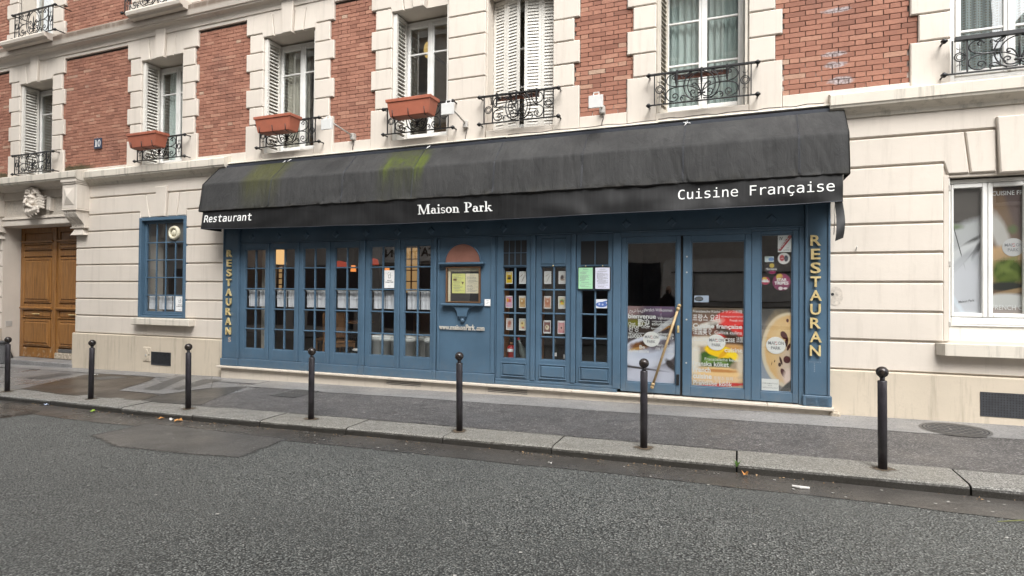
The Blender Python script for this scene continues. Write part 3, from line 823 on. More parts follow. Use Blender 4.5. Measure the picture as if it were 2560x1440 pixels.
# ---------------------------------------------------------------- upper windows, each a part of the building
def upper_window(w, y, muntins, thirds=False, curtain=None, sash_in=.0, zb=4.035, zt=5.985, lit=False):
    x0, x1 = w[0]+.02, w[1]-.02
    m = MB(); fw = .05
    m.cbox(x0, x0+fw, y, y+.07, zb, zt, .006); m.cbox(x1-fw, x1, y, y+.07, zb, zt, .006)
    m.cbox(x0+fw, x1-fw, y+.001, y+.07, zb, zb+.06, .006); m.cbox(x0+fw, x1-fw, y+.001, y+.07, zt-.06, zt, .006)
    win = m.build('window', 'white', B)
    xc = (x0+x1)/2
    for s, (a, b) in enumerate(((x0+fw+.003, xc-.002), (xc+.002, x1-fw-.003))):
        a2, b2, za, zb2 = a+.052, b-.052, zb+.125, zt-.115
        m = MB(); yy = y-.012
        m.cbox(a, a2, yy, yy+.055, zb+.062, zt-.062, .008); m.cbox(b2, b, yy, yy+.055, zb+.062, zt-.062, .008)
        m.cbox(a2, b2, yy+.001, yy+.055, zb+.062, za, .008); m.cbox(a2, b2, yy+.001, yy+.055, zb2, zt-.062, .008)
        m.build('sash', 'white', win)
        for zm in muntins: MB().cbox(a2, b2, yy+.006, yy+.045, zm-.013, zm+.013, .005).build('muntin', 'white', win)
        zs = [za]+list(muntins)+[zb2]
        for i in range(len(zs)-1):
            MB().box(a2-.004, b2+.004, yy+.022, yy+.028, zs[i]+(.013 if i else -.004), zs[i+1]-(.013 if i < len(zs)-2 else -.004)).build('pane', 'glass', win)
    MB().cbox(xc-.018, xc+.018, y-.022, y-.0125, zb+.07, zt-.07, .006).build('meeting_bead', 'white', win)
    # the room behind
    m = MB(); d = 1.3
    m.quad((x0-.6, y+.2, zb-.35), (x1+.6, y+.2, zb-.35), (x1+.6, y+d, zb-.35), (x0-.6, y+d, zb-.35))
    m.quad((x0-.6, y+.2, zt+.4), (x1+.6, y+.2, zt+.4), (x1+.6, y+d, zt+.4), (x0-.6, y+d, zt+.4))
    m.quad((x0-.6, y+d, zb-.35), (x1+.6, y+d, zb-.35), (x1+.6, y+d, zt+.4), (x0-.6, y+d, zt+.4))
    for xx in (x0-.6, x1+.6): m.quad((xx, y+.2, zb-.35), (xx, y+d, zb-.35), (xx, y+d, zt+.4), (xx, y+.2, zt+.4))
    m.build('room_wall', 'upperwall', B)
    return win
def drape(name, x0, x1, y, z0, z1, mat, label, waves, amp=.03, group=None, parent=None, scallop=0.0, nx=None):
    nx = nx or max(24, int(waves*10))
    ph = random.uniform(0, 6)
    def fn(u, v):
        a = amp*(math.sin(u*waves*6.283+ph)+.45*math.sin(u*waves*2.7*6.283+ph*2))*(1-.25*v)
        z = z0+(z1-z0)*v
        if scallop and v < .01: z += scallop*abs(math.sin(u*waves*6.283*1.5))
        return (x0+(x1-x0)*u+.3*a*math.sin(v*3), y+a, z)
    o = MB().grid(fn, nx, 8).build(name, mat, parent, True)
    if label: o['label'] = label; o['category'] = 'curtain'
    if group: o['group'] = group
    return o
for i in (0, 1, 2, 3): upper_window(WIN[i], .36, (5.45,))
upper_window(WIN[4], .40, (4.72, 5.30))
upper_window(WIN[5], .36, (4.72, 5.30))
upper_window((WIN[6][0]-.0, WIN[6][1]), .12, (4.60, 5.25))
drape('curtain', -10.50, -10.12, .47, 4.06, 5.9, 'sheer', 'pale curtain behind the window above the terracotta trough nearest the house number', 5, .025, 'curtains in the upper windows')
drape('curtain', -7.56, -7.10, .47, 4.06, 5.9, 'linen', 'beige curtain behind the half-open window above the middle terracotta trough', 5, .03, 'curtains in the upper windows')
drape('curtain', -.96, -.50, .46, 4.06, 5.95, 'sheer', 'pale green net curtain in the left casement over the awning', 5, .03, 'curtains in the upper windows')
drape('curtain', -.42, .06, .47, 4.06, 5.95, 'sheer', 'pale green net curtain in the right casement over the awning', 6, .03, 'curtains in the upper windows')
drape('curtain', 2.24, 2.72, .27, 4.02, 5.95, 'lace', 'patterned lace curtain in the left casement of the far right upper window', 5, .02, 'curtains in the upper windows')
drape('curtain', 2.86, 3.28, .27, 4.02, 5.95, 'lace', 'patterned lace curtain in the right casement of the far right upper window', 5, .02, 'curtains in the upper windows')
# second floor windows
for w in W2:
    x0, x1 = w[0]+.02, w[1]-.02
    m = MB(); m.cbox(x0, x0+.06, .34, .42, 6.95, 9.1); m.cbox(x1-.06, x1, .34, .42, 6.95, 9.1); m.cbox(x0+.06, x1-.06, .341, .42, 6.95, 7.05); m.cbox((x0+x1)/2-.05, (x0+x1)/2+.05, .333, .42, 7.05, 9.1)
    win = m.build('window', 'white', B)
    for a, b in ((x0+.06, (x0+x1)/2-.05), ((x0+x1)/2+.05, x1-.06)): MB().box(a, b, .37, .376, 7.05, 9.1).build('pane', 'glass', win)
    m = MB(); m.quad((x0-.3, 1.5, 6.9), (x1+.3, 1.5, 6.9), (x1+.3, 1.5, 9.2), (x0-.3, 1.5, 9.2)); m.build('room_wall', 'upperwall', B)

# ---------------------------------------------------------------- louvred shutters
def shutter_leaf(P, ux, uy, wd, z0, z1, mat, single, step=.0475, th=.03, deep=False):
    no, ni, hh = (.030, .002, .040) if deep else (.028, .010, .054)
    """leaf standing at P, running along (ux, uy), its face turned to the right-hand normal"""
    nx_, ny_ = uy, -ux
    T = lambda u, n, z: (P[0]+ux*u+nx_*n, P[1]+uy*u+ny_*n, z)
    def bx(m, u0, u1, n0, n1, a, b):
        c = [T(u, n, z) for z in (a, b) for u, n in ((u0, n0), (u1, n0), (u1, n1), (u0, n1))]
        m._add(c, [(0, 3, 2, 1), (4, 5, 6, 7), (0, 1, 5, 4), (1, 2, 6, 5), (2, 3, 7, 6), (3, 0, 4, 7)])
    m = MB(); s = .042
    bx(m, 0, s, 0, th, z0, z1); bx(m, wd-s, wd, 0, th, z0, z1)
    for a, b in ((z0, z0+.07), (z1-.06, z1)): bx(m, s, wd-s, .002, th-.002, a, b)
    fr = m.build('shutter', mat, B)
    zs = []
    z = z0+.075
    while z < z1-.09:
        zs.append(z)
        z += step
    def slat(m, z):
        c = []
        for u in (s, wd-s):
            c += [T(u, no, z), T(u, no, z+.008), T(u, ni, z+hh), T(u, ni, z+hh-.008)]
        m._add(c, [(0, 1, 2, 3), (7, 6, 5, 4), (0, 4, 5, 1), (1, 5, 6, 2), (2, 6, 7, 3), (3, 7, 4, 0)])
    if single:
        for z in zs:
            m = MB(); slat(m, z); m.build('slat', mat, fr)
    else:
        m = MB()
        for z in zs: slat(m, z)
        m.build('slat', mat, fr, kind='stuff')
    return fr
for i in (0, 1, 2, 3):
    a, b = WIN[i]
    shutter_leaf((a+.040, .035), 0, 1, .30, 4.01, 5.99, 'shutter', False, .062, .034, True)     # folded into the reveals
    shutter_leaf((a+.006, .035), 0, 1, .30, 4.01, 5.99, 'shutter', False, .062, .034, True)
    shutter_leaf((b-.036, .035), 0, 1, .30, 4.01, 5.99, 'shutter', False, .062, .034, True)
# W5: beige shutters folded in both reveals, slightly splayed
shutter_leaf((-1.015, .03), .225, .974, .31, 4.01, 5.99, 'greyshutter', False, .062, .034, True)
shutter_leaf((-1.026, .04), .10, .995, .30, 4.01, 5.99, 'greyshutter', False, .062, .034, True)
shutter_leaf((.058, .035), 0, 1, .30, 4.01, 5.99, 'greyshutter', False, .062, .034, True)
MB().cbox(-.955, -.935, .30, .335, 4.01, 5.99).build('shutter_rail', 'white', B)
MB().cbox(.022, .04, .27, .30, 4.01, 5.99).build('shutter_rail', 'white', B)
# W4: two pairs of closed louvred leaves standing ajar
c15, s15 = math.cos(R(15)), math.sin(R(15))
shutter_leaf((-3.462, .30), c15, -s15, .232, 4.01, 5.99, 'shutter', True)
shutter_leaf((-3.462+.234*c15, .30-.234*s15), c15, -s15, .232, 4.01, 5.99, 'shutter', True)
c9, s9 = math.cos(R(9)), math.sin(R(9))
shutter_leaf((-2.455-.502*c9, .30-.502*s9), c9, s9, .25, 4.01, 5.99, 'shutter', True)
shutter_leaf((-2.455-.250*c9, .30-.250*s9), c9, s9, .25, 4.01, 5.99, 'shutter', True)

# ---------------------------------------------------------------- wrought iron window railings
def spiral(cx, cz, r0, r1, a0, a1, n=22):
    return [(cx+(r0+(r1-r0)*t/n)*math.cos(a0+(a1-a0)*t/n), cz+(r0+(r1-r0)*t/n)*math.sin(a0+(a1-a0)*t/n)) for t in range(n+1)]
def bez(p0, p1, p2, p3, n=12):
    out = []
    for i in range(n+1):
        t = i/n; u = 1-t
        out.append(tuple(u**3*a+3*u*u*t*b+3*u*t*t*c+t**3*d for a, b, c, d in zip(p0, p1, p2, p3)))
    return out
def railing(cx, half, z0, z1, y, label, flat=False, ext=.075, orn=True):
    t = thing('window_railing', (cx, y, z0), label, 'railing', 'wrought iron railings at the windows')
    H = z1-z0; k = H/.395
    def T(pts, r=.0076, n=5, nm='scroll'):
        return MB().tube([(cx+p[0], y, z0+p[1]*k) for p in pts], r, n).build(nm, 'iron', t, True)
    if flat: MB().cbox(cx-half+.02, cx+half-.02, y-.03, y+.02, z1-.012, z1+.035, .004).build('top_rail', 'iron', t)
    else: MB().cbox(cx-half-ext, cx+half+ext, y-.018, y+.018, z1-.012, z1+.013, .003).build('top_rail', 'iron', t)
    MB().cbox(cx-half-ext, cx+half+ext, y-.010, y+.010, z0-.008, z0+.008, .002).build('bottom_rail', 'iron', t)
    for s in (-1, 1):
        for zz_ in (z0, z1+(.0 if not flat else .01)):
            m = MB(); m.sphere((cx+s*(half+ext), y, zz_), .026, 10, (1, 1, 1.2)); m.lathe([(.034, -.008), (.034, .008)], 10, cx+s*(half+ext), y, zz_, 'z')
            m.tube([(cx+s*(half+ext), y, zz_), (cx+s*(half+ext), .0, zz_)], .011, 6); m.build('wall_boss', 'iron', t, True)
        for u in (half, half-.135): MB().cbox(cx+s*u-.0075, cx+s*u+.0075, y-.0075, y+.0075, z0, z1, .001).build('bar', 'iron', t)
        u = half-.0675
        T(spiral(s*u, .195, .050, .050, 0, 6.29, 20), .0075, 5, 'ring')
        T(spiral(s*u, .195, .031, .031, 0, 6.29, 16), .005, 5, 'ring')
        if orn:
            for sg in (-1, 1):
                m = MB(); m.tube([(cx+s*u, y, z0+(.195+sg*.05)*k), (cx+s*u, y, z0+(.195+sg*.165)*k)], [.006, .002], 5)
                for ss in (-1, 1): m.tube([(cx+s*u+ss*p[0], y, z0+(.195+sg*p[1])*k) for p in bez((0, .10), (.012, .085), (.03, .09), (.026, .115), 6)], .004, 4)
                m.build('finial', 'iron', t, True)
        q = half-.142      # half width of the scrolled field
        f = q/.44
        T([(s*p[0]*f, p[1]) for p in bez((.20, .205), (.36, .20), (.45, .24), (.43, .31))+bez((.43, .31), (.41, .385), (.31, .39), (.30, .325))+spiral(.335, .325, .035, .010, math.pi, -2.6, 12)])
        T([(s*p[0]*f, p[1]) for p in bez((.20, .205), (.34, .21), (.44, .19), (.437, .11))+bez((.437, .11), (.43, .01), (.30, -.005), (.285, .075))+spiral(.328, .085, .042, .012, math.pi, -2.9, 14)])
        T([(s*p[0]*f, p[1]) for p in bez((.02, .03), (.10, .01), (.16, .05), (.20, .085))+bez((.20, .085), (.255, .10), (.275, .04), (.24, .022))+spiral(.236, .046, .025, .009, -1.4, 3.3, 10)])
        T([(s*p[0]*f, p[1]) for p in spiral(0, .205, .215, .215, -1.05, 1.25, 16)])
        T([(s*p[0]*f, p[1]) for p in spiral(0, .20, .165, .172, -.8, 1.5, 16)])
        T([(s*p[0]*f, p[1]) for p in bez((.0, .095), (.03, .03), (.135, .03), (.135, .11))+spiral(.10, .115, .035, .009, 0, 5.6, 14)], .008)
        T([(s*p[0]*f, p[1]) for p in bez((.012, .10), (.02, .19), (.08, .25), (.105, .225))+bez((.105, .225), (.12, .2), (.09, .185), (.08, .2))], .0085)
        T([(s*p[0]*f, p[1]) for p in bez((.21, .33), (.15, .315), (.12, .335), (.12, .39))+spiral(.235, .335, .024, .008, 3.3, -2.2, 10)], .006)
        T([(s*p[0]*f, p[1]) for p in bez((.205, .205), (.16, .205), (.09, .19), (.015, .125))], .0065)
        m = MB()
        for sg in (-1, 1): m.tube([(cx+s*p[0]*f, y, z0+p[1]*k) for p in bez((.25, .205), (.225, .205), (.205, .205+sg*.01), (.205, .205+sg*.042), 6)], [.007]*4+[.004]*3, 4)
        m.build('leaf_tip', 'iron', t, True)
    m = MB(); m.tube([(cx, y, z0+.02*k), (cx, y, z0+.10*k), (cx, y, z0+.27*k), (cx, y, z0+.31*k)], [.004, .010, .009, .002], 6)
    m.cbox(cx-.048, cx+.048, y-.012, y+.012, z0+.088*k, z0+.108*k, .003); m.build('fleur_centre', 'iron', t, True)
    return t
RY = -.12
railing(-13.76, .59, 4.06, 4.45, RY, 'black scrolled railing at the window left of the house number')
railing(-10.045, .575, 4.06, 4.45, RY, 'black scrolled railing under the terracotta trough beside the house number')
railing(-7.045, .582, 4.065, 4.455, RY, 'black scrolled railing under the middle terracotta trough')
railing(-4.555, .527, 4.06, 4.452, RY, 'black scrolled railing under the terracotta trough at the full-width stone pier', orn=False)
railing(-2.925, .522, 4.06, 4.452, RY, 'black scrolled railing in front of the closed louvred shutters', orn=False)
railing(-.452, .579, 4.067, 4.46, RY, 'black scrolled railing at the net-curtained window above the awning')
railing(2.765, .595, 4.055, 4.42, RY, 'black scrolled railing with a flat board rail at the far right window', flat=True)
railing(-13.48, .61, 6.83, 7.33, -.30, 'black scrolled railing at the second-floor window in the top left corner')
railing(-10.16, .61, 6.83, 7.33, -.30, 'black scrolled railing at the second-floor window along the top edge')

# terracotta troughs hooked over the railings
def trough(cx, label, w=.77):
    t = thing('flower_trough', (cx, -.28, 4.21), label, 'flower trough', 'terracotta troughs on the railings')
    zt, zb = 4.487, 4.222
    def ring(hw, ya, yb, z): return [(cx-hw, ya, z), (cx+hw, ya, z), (cx+hw, yb, z), (cx-hw, yb, z)]
    yc = -.285; h = w/2
    lev = [ring(h-.075, yc-.085, yc+.085, zb), ring(h-.06, yc-.098, yc+.098, zb+.012), ring(h-.022, yc-.122, yc+.122, zt-.055), ring(h-.004, yc-.136, yc+.136, zt-.045), ring(h, yc-.138, yc+.138, zt-.006), ring(h-.006, yc-.132, yc+.132, zt), ring(h-.02, yc-.118, yc+.118, zt), ring(h-.03, yc-.108, yc+.108, zt-.06)]
    m = MB(); vs = [p for l in lev for p in l]; fs = [(3, 2, 1, 0)]
    for i in range(len(lev)-1):
        for k in range(4): fs.append((i*4+k, i*4+(k+1) % 4, (i+1)*4+(k+1) % 4, (i+1)*4+k))
    m._add(vs, fs); m.build('tub', 'terracotta', t, fix=True)
    MB().quad((cx-h+.03, yc-.108, zt-.06), (cx+h-.03, yc-.108, zt-.06), (cx+h-.03, yc+.108, zt-.06), (cx-h+.03, yc+.108, zt-.06)).build('soil', 'dark', t)
    for u in (-.27, 0, .27):
        m = MB(); m.tube([(cx+u, yc-.127, zb+.10), (cx+u, yc-.116, zb+.01), (cx+u, yc-.085, zb-.012), (cx+u, yc+.10, zb-.014), (cx+u, RY-.018, zb+.05), (cx+u, RY-.018, 4.47), (cx+u, RY+.02, 4.47)], .006, 4)
        m.build('hook', 'iron', t, True)
    return t
trough(-10.127, 'terracotta trough beside the house number plate, furthest from the lamps')
trough(-7.093, 'terracotta trough between the beige-curtained window and the first wall lamp')
trough(-4.542, 'terracotta trough beside the full-width stone pier, nearest the closed shutters')
# empty hooks of missing troughs
def empty_hooks(cx, label):
    t = thing('trough_holder', (cx, -.2, 4.3), label, 'trough holder', 'empty trough holders')
    for u in (-.30, 0, .30):
        m = MB(); m.cbox(cx+u-.012, cx+u+.012, RY-.034, RY-.022, 4.29, 4.475, .002); m.cbox(cx+u-.012, cx+u+.012, RY-.034, RY+.03, 4.468, 4.476, .002)
        m.tube([(cx+u, RY-.03, 4.30), (cx+u+.005, -.22, 4.245), (cx+u+.005, -.34, 4.255), (cx+u+.005, -.365, 4.36)], .008, 4); m.build('hook', 'iron', t)
    m = MB()
    for yv, zv in ((-.22, 4.245), (-.34, 4.255), (-.36, 4.33), (-.15, 4.33)): m.tube([(cx-.32, yv, zv), (cx+.32, yv, zv)], .003, 4)
    m.build('wire_cradle', 'iron', t)
    MB().cbox(cx-.34, cx+.32, RY+.035, RY+.05, 4.375, 4.44, .004).build('backing_slat', M['rustwood'], t)
M['rustwood'] = simple('reddish_brown_wood', (.17, .065, .04), .6, .25, 9)
empty_hooks(-2.94, 'empty black trough holder hooked on the railing of the closed shutters')
empty_hooks(-.45, 'empty black trough holder hooked on the railing of the net-curtained window')

# ---------------------------------------------------------------- wall lamps above the awning
def wall_lamp(x, L, zl, label, yaw=0.0):
    t = thing('wall_floodlight', (x, 0, 4.1), label, 'floodlight', 'white floodlights on arms')
    MB().cbox(x-.035, x+.035, -.055, .03, 4.06, 4.165, .008).build('junction_box', 'lampgrey', t)
    MB().tube([(x, -.05, 4.13), (x, -L+.06, zl+.03)], .012, 8).build('arm', 'lampgrey', t, True)
    m = MB(); yf = -L
    pts = [(-.094, .0), (.094, .0), (.094, .165), (-.094, .165)]
    fr = [(x+p[0]*.9, yf-.06, zl-.115+p[1]*.92+.004) for p in pts]; mid = [(x+p[0], yf-.035, zl-.11+p[1]) for p in pts]; mid2 = [(x+p[0], yf-.01, zl-.105+p[1]) for p in pts]; bk = [(x+p[0]*.5, yf+.05, zl-.065+p[1]*.5) for p in pts]
    vs = fr+mid+mid2+bk; fs = [(0, 1, 2, 3), (15, 14, 13, 12)]
    for a in range(3):
        for i in range(4): fs.append((a*4+i, a*4+4+i, a*4+4+(i+1) % 4, a*4+(i+1) % 4))
    m._add(vs, fs); h = m.build('lamp_head', 'lampwhite', t)
    m = MB(); m.tube([(x-.035, yf-.01, zl+.055), (x-.035, yf+.0, zl+.10), (x+.035, yf+.0, zl+.10), (x+.035, yf-.01, zl+.055)], .008, 5); m.build('bracket', 'lampwhite', t)
    MB().tube([(x+.01, -.03, 4.06), (x+.012, -.012, 4.0), (x-.005, -.010, 3.95), (x-.012, -.010, 3.89)], .006, 5).build('cable', 'cable', t, True)
wall_lamp(-5.80, .62, 4.17, 'white floodlight on a long arm just right of the middle terracotta trough')
wall_lamp(-3.787, .57, 4.20, 'white floodlight on an arm fixed to the full-width stone pier')
wall_lamp(-1.737, .38, 4.13, 'white floodlight seen head-on against the brick panel over the awning')

# house number
t = thing('house_number_plate', (-11.945, .02, 4.54), 'small dark blue enamel plate with white number 10 on bricks', 'number plate')
MB().cbox(-12.055, -11.835, .008, .03, 4.438, 4.648, .006).build('plate', 'enamel', t)
m = MB()
def bar(m, a, b, c, d, y=.0055): m.box(a, b, y, y+.002, c, d)
bar(m, -12.0, -11.97, 4.475, 4.612); bar(m, -12.02, -11.95, 4.475, 4.487); bar(m, -12.02, -11.97, 4.60, 4.612)
def ringfill(m, cx, cz, ro, rz, ri, rj, y, n=24):
    vs = []; 
    for i in range(n):
        a = 2*math.pi*i/n; vs += [(cx+ro*math.cos(a), y, cz+rz*math.sin(a)), (cx+ri*math.cos(a), y, cz+rj*math.sin(a))]
    m._add(vs, [(2*i, 2*((i+1) % n), 2*((i+1) % n)+1, 2*i+1) for i in range(n)])
ringfill(m, -11.893, 4.543, .042, .070, .022, .058, .0055)
m.build('numeral', 'lettering', t)
MB().sphere((-11.945, .006, 4.66), .008, 8).build('rivet', 'lampgrey', t)

# ---------------------------------------------------------------- carriage doorway on the left
block('lintel', rect(-15.02, -12.50, 2.972, 3.108), -.012, .4, .012)
block('lintel_frieze', rect(-15.10, -12.45, 3.56, 3.74), -.002, .07, .01)
m = MB(); m.extrude_x([(.06, 3.69), (-.05, 3.70), (-.08, 3.74), (-.16, 3.77), (-.20, 3.782), (.06, 3.782)], -17, -12.58); m.build('door_moulding', 'cream', B)
M['rough'] = simple('vermiculated_stone', (.50, .45, .385), .85, .2, 30, bump=1.0, bs=45)
MB().box(-15.0, -12.55, .02, .06, 3.10, 3.57).build('carved_panel', 'rough', B)
for z0, z1, yy in ((3.108, 3.128, -.035), (3.128, 3.165, -.02), (3.535, 3.56, -.02)): block('panel_moulding', rect(-15.05, -12.53, z0, z1), yy, .06, .005)
def console(x0, x1):
    c = (x0+x1)/2
    t = MB(); t.cbox(x0-.02, x1+.02, -.28, .05, 3.735, 3.80, .01); t.cbox(x0-.01, x1+.01, -.265, .05, 3.70, 3.733, .01)
    t.cbox(x0, x1, -.25, .05, 3.215, 3.698, .008); t.cbox(x0-.012, x1+.012, -.262, .05, 3.185, 3.213, .008)
    o = t.build('console', 'cream', B)
    m = MB(); a, b, z0, z1, y = x0+.07, x1-.07, 3.29, 3.63, -.252
    m._add([(a, y, z0), (b, y, z0), (b, y, z1), (a, y, z1), (c, y-.05, (z0+z1)/2)], [(0, 1, 4), (1, 2, 4), (2, 3, 4), (3, 0, 4)]); m.build('diamond_point', 'cream', o)
    m = MB(); fl = 4; wd = (x1-x0-.04)/fl
    for i in range(fl):
        xa = x0+.02+i*wd+.008; prof = [(.05, 3.184), (-.235, 3.184), (-.232, 3.13), (-.20, 3.06), (-.13, 2.99), (-.085, 2.93), (-.075, 2.875), (.05, 2.875)]
        m.extrude_x(prof, xa, xa+wd-.016)
    m.cbox(x0+.021, x1-.021, -.07, .05, 2.876, 3.183, .004); m.build('fluted_bracket', 'cream', o)
    m = MB(); m.cbox(x0+.0, x1-.0, -.095, .05, 2.85, 2.873, .006)
    y0 = .05
    m._add([(x0+.10, -.06, 2.848), (x1-.10, -.06, 2.848), (x1-.02, -.10, 2.715), (x0+.02, -.10, 2.715), (x0+.10, y0, 2.848), (x1-.10, y0, 2.848), (x1-.02, y0, 2.715), (x0+.02, y0, 2.715)],
           [(0, 3, 2, 1), (4, 5, 6, 7), (0, 1, 5, 4), (1, 2, 6, 5), (2, 3, 7, 6), (3, 0, 4, 7)])
    m.build('drop', 'cream', o)
console(-12.57, -12.14); console(-15.36, -14.93)
# carved bearded head over the door, one continuous surface
m = MB(); hx, hz = -13.72, 3.42
Hd = lambda x, y, z: (hx+x, -.02-y, hz+z)
m.sphere(Hd(0, .06, .03), .15, 20, (.88, 1.0, 1.2))          # skull and face
m.sphere(Hd(0, .10, -.10), .105, 16, (1.0, .9, 1.1))         # jaw
m.tube([Hd(0, .205, .09), Hd(0, .245, .03), Hd(0, .262, -.02), Hd(0, .215, -.035)], [.02, .026, .034, .012], 8)   # nose
for s in (-1, 1):
    m.tube([Hd(0, .215, .10), Hd(s*.05, .215, .118), Hd(s*.115, .155, .085)], [.02, .026, .014], 8)    # brow
    m.sphere(Hd(s*.052, .185, .060), .026, 10, (1.2, .8, .8))                                              # eye
    m.sphere(Hd(s*.078, .165, -.015), .045, 12)                                                            # cheek
    m.tube([Hd(0, .225, -.055), Hd(s*.05, .225, -.07), Hd(s*.11, .19, -.10), Hd(s*.15, .15, -.085)], [.024, .032, .026, .010], 8)   # moustache
    for k in range(5):                                                                                       # beard locks
        a = s*(.02+.036*k)
        m.tube([Hd(a, .18-.012*k, -.12+.01*k), Hd(a*1.15+s*.012, .20-.02*k, -.20+.015*k), Hd(a*1.1-s*.012, .17-.015*k, -.265+.025*k), Hd(a*1.1+s*.02, .145-.015*k, -.31+.04*k)], [.030, .034, .028, .010], 7)
    m.tube([Hd(s*.16, .10, -.20)]+[Hd(s*(.17+.05*math.cos(q)), .12, -.20+.055*math.sin(q)) for q in [0, .8, 1.6, 2.4, 3.2, 4.0, 4.8]], [.02]+[.024-.002*i for i in range(7)], 7)
    for k in range(5):                                                                                       # wind-blown hair
        z = .12-.055*k
        m.tube([Hd(s*.12, .09, z), Hd(s*.20, .085, z+.025), Hd(s*.27, .05, z-.01), Hd(s*(.34-.012*k), .03, z+.03-.01*k)], [.034, .036, .026, .007], 7)
    m.tube([Hd(s*.06, .10, .20)]+[Hd(s*(.085+(.075-.009*i)*math.cos(.9*i)), .155-.004*i, .20+(.075-.009*i)*math.sin(.9*i)) for i in range(8)], [.03]+[.027-.0018*i for i in range(8)], 8)   # volutes of the crown
    m.tube([Hd(s*.145, .10, .13), Hd(s*.19, .10, .19), Hd(s*.13, .10, .27), Hd(0, .13, .30)], [.03, .035, .034, .03], 8)
head = m.build('carved_head', 'reveal', B, True)
rm = head.modifiers.new('remesh', 'REMESH'); rm.mode = 'VOXEL'; rm.voxel_size = .009; rm.use_smooth_shade = True
sm = head.modifiers.new('smooth', 'SMOOTH'); sm.iterations = 2; sm.factor = .5
for xa in (-14.16, -13.40): block('swag_end', [(xa, 3.27), (xa+.12, 3.25), (xa+.13, 3.52), (xa+.01, 3.54)], -.06, .03, .012)

# oak doors
DY = .355
def door_leaf(x0, x1, sgn):
    m = MB(); zb, zt = .128, 2.978; y = DY
    st = .115
    m.cbox(x0, x0+st, y, y+.06, zb, zt, .006); m.cbox(x1-st, x1, y, y+.06, zb, zt, .006)
    for a, b in ((zb, .34), (1.00, 1.02), (1.16, 1.30), (2.34, 2.46), (2.60, 2.64), (2.86, zt)): m.cbox(x0+st, x1-st, y+.001, y+.06, a, b, .006)
    m.box(x0+st, x1-st, y+.04, y+.058, .34, 2.86)
    o = m.build('door_leaf', 'wood', B)
    xa, xb = x0+st, x1-st
    def panel(z0, z1, proud=.0):
        q = MB(); q.slab(rect(xa+.015, xb-.015, z0+.015, z1-.015), y-.012-proud, y+.045, .012); q.slab(rect(xa+.075, xb-.075, z0+.08, z1-.08), y-.030-proud, y-.008, .028)
        q.build('panel', 'wood', o)
        q = MB()
        for aa, bb, cc, dd in ((xa+.055, xb-.055, z0+.052, z0+.068), (xa+.055, xb-.055, z1-.068, z1-.052)): q.cbox(aa, bb, y-.024, y+.0, cc, dd, .005)
        for aa, bb in ((xa+.055, xa+.071), (xb-.071, xb-.055)): q.cbox(aa, bb, y-.0235, y+.0, z0+.069, z1-.069, .005)
        q.build('moulding', 'wood', o)
    panel(.36, .99); panel(1.31, 2.33); panel(2.47, 2.60)
    MB().slab(rect(xa+.02, xb-.02, 2.66, 2.85), y+.01, y+.045, .012).build('panel', 'wood', o)
    MB().extrude_x([(y+.03, 1.17), (y-.02, 1.17), (y-.05, 1.195), (y-.055, 1.215), (y-.02, 1.235), (y+.03, 1.24)], xa-.05, xb+.05).build('moulding', 'wood', o)
    MB().extrude_x([(y+.03, 2.64), (y-.02, 2.645), (y-.045, 2.67), (y-.045, 2.685), (y+.03, 2.69)], xa-.05, xb+.05).build('moulding', 'wood', o)
    MB().extrude_x([(y+.03, 1.0), (y-.025, 1.0), (y-.025, 1.018), (y+.03, 1.02)], xa-.02, xb+.02).build('moulding', 'wood', o)
    MB().slab(rect(xa+.03, xb-.03, 1.03, 1.15), y-.002, y+.045, .01).build('panel', 'wood', o)
    c = (xa+xb)/2
    m = MB(); m.cbox(c-.13, c+.10, y-.022, y+.0, 1.072, 1.092, .006); m.tube([(c-.12, y-.03, 1.084), (c-.02, y-.036, 1.078), (c+.05, y-.034, 1.086), (c+.13, y-.03, 1.08)], .007, 5); m.build('letter_slot', 'brass', o)
    return o
d1 = door_leaf(-14.955, -13.765, 1); d2 = door_leaf(-13.735, -12.545, -1)
MB().cbox(-13.80, -13.70, DY-.022, DY-.001, .13, 2.975, .01).build('cover_strip', 'wood', d1)
MB().cbox(-13.72, -12.56, DY-.02, DY+.03, .128, .262, .012).build('worn_kickboard', 'peeled', d2)
MB().cbox(-13.60, -12.66, DY-.018, DY+.0, .27, .345, .006).build('kick_plate', M['ironplate'], d2)
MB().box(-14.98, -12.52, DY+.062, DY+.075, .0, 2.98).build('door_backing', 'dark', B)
m = MB(); m.cbox(-14.975, -12.525, -.06, .50, zp(-13.7, 0)-.05, .122, .012); m.build('door_step', 'cement', B)
# cast iron guard stone at the left jamb and small plates
m = MB(); m.lathe([(.23, 0), (.22, .03), (.15, .24), (.105, .38), (.095, .44), (.115, .455), (.115, .475), (.06, .49), (.001, .495)], 18, -14.86, -.02, zp(-14.8, 0)); o = m.build('wheel_guard', 'rubbergrey', None, True)
o['label'] = 'dark conical wheel guard at the left jamb of the oak door'; o['category'] = 'wheel guard'
t = thing('jamb_plate', (-14.975, .15, 1.0), 'small square bell plate on the left jamb of the doorway', 'bell plate')
MB().cbox(-14.983, -14.972, .10, .22, .80, .92, .003).build('plate', 'lampgrey', t)
# ================================================================ THE RESTAURANT FRONT
F = thing('restaurant_front', (-3.7, -.1, .3), 'blue painted wooden restaurant front with small-paned windows under a black awning', 'shopfront')
SY = -.08
def part(name, mat, m, parent=F, **k): return m.build(name, mat, parent, **k)
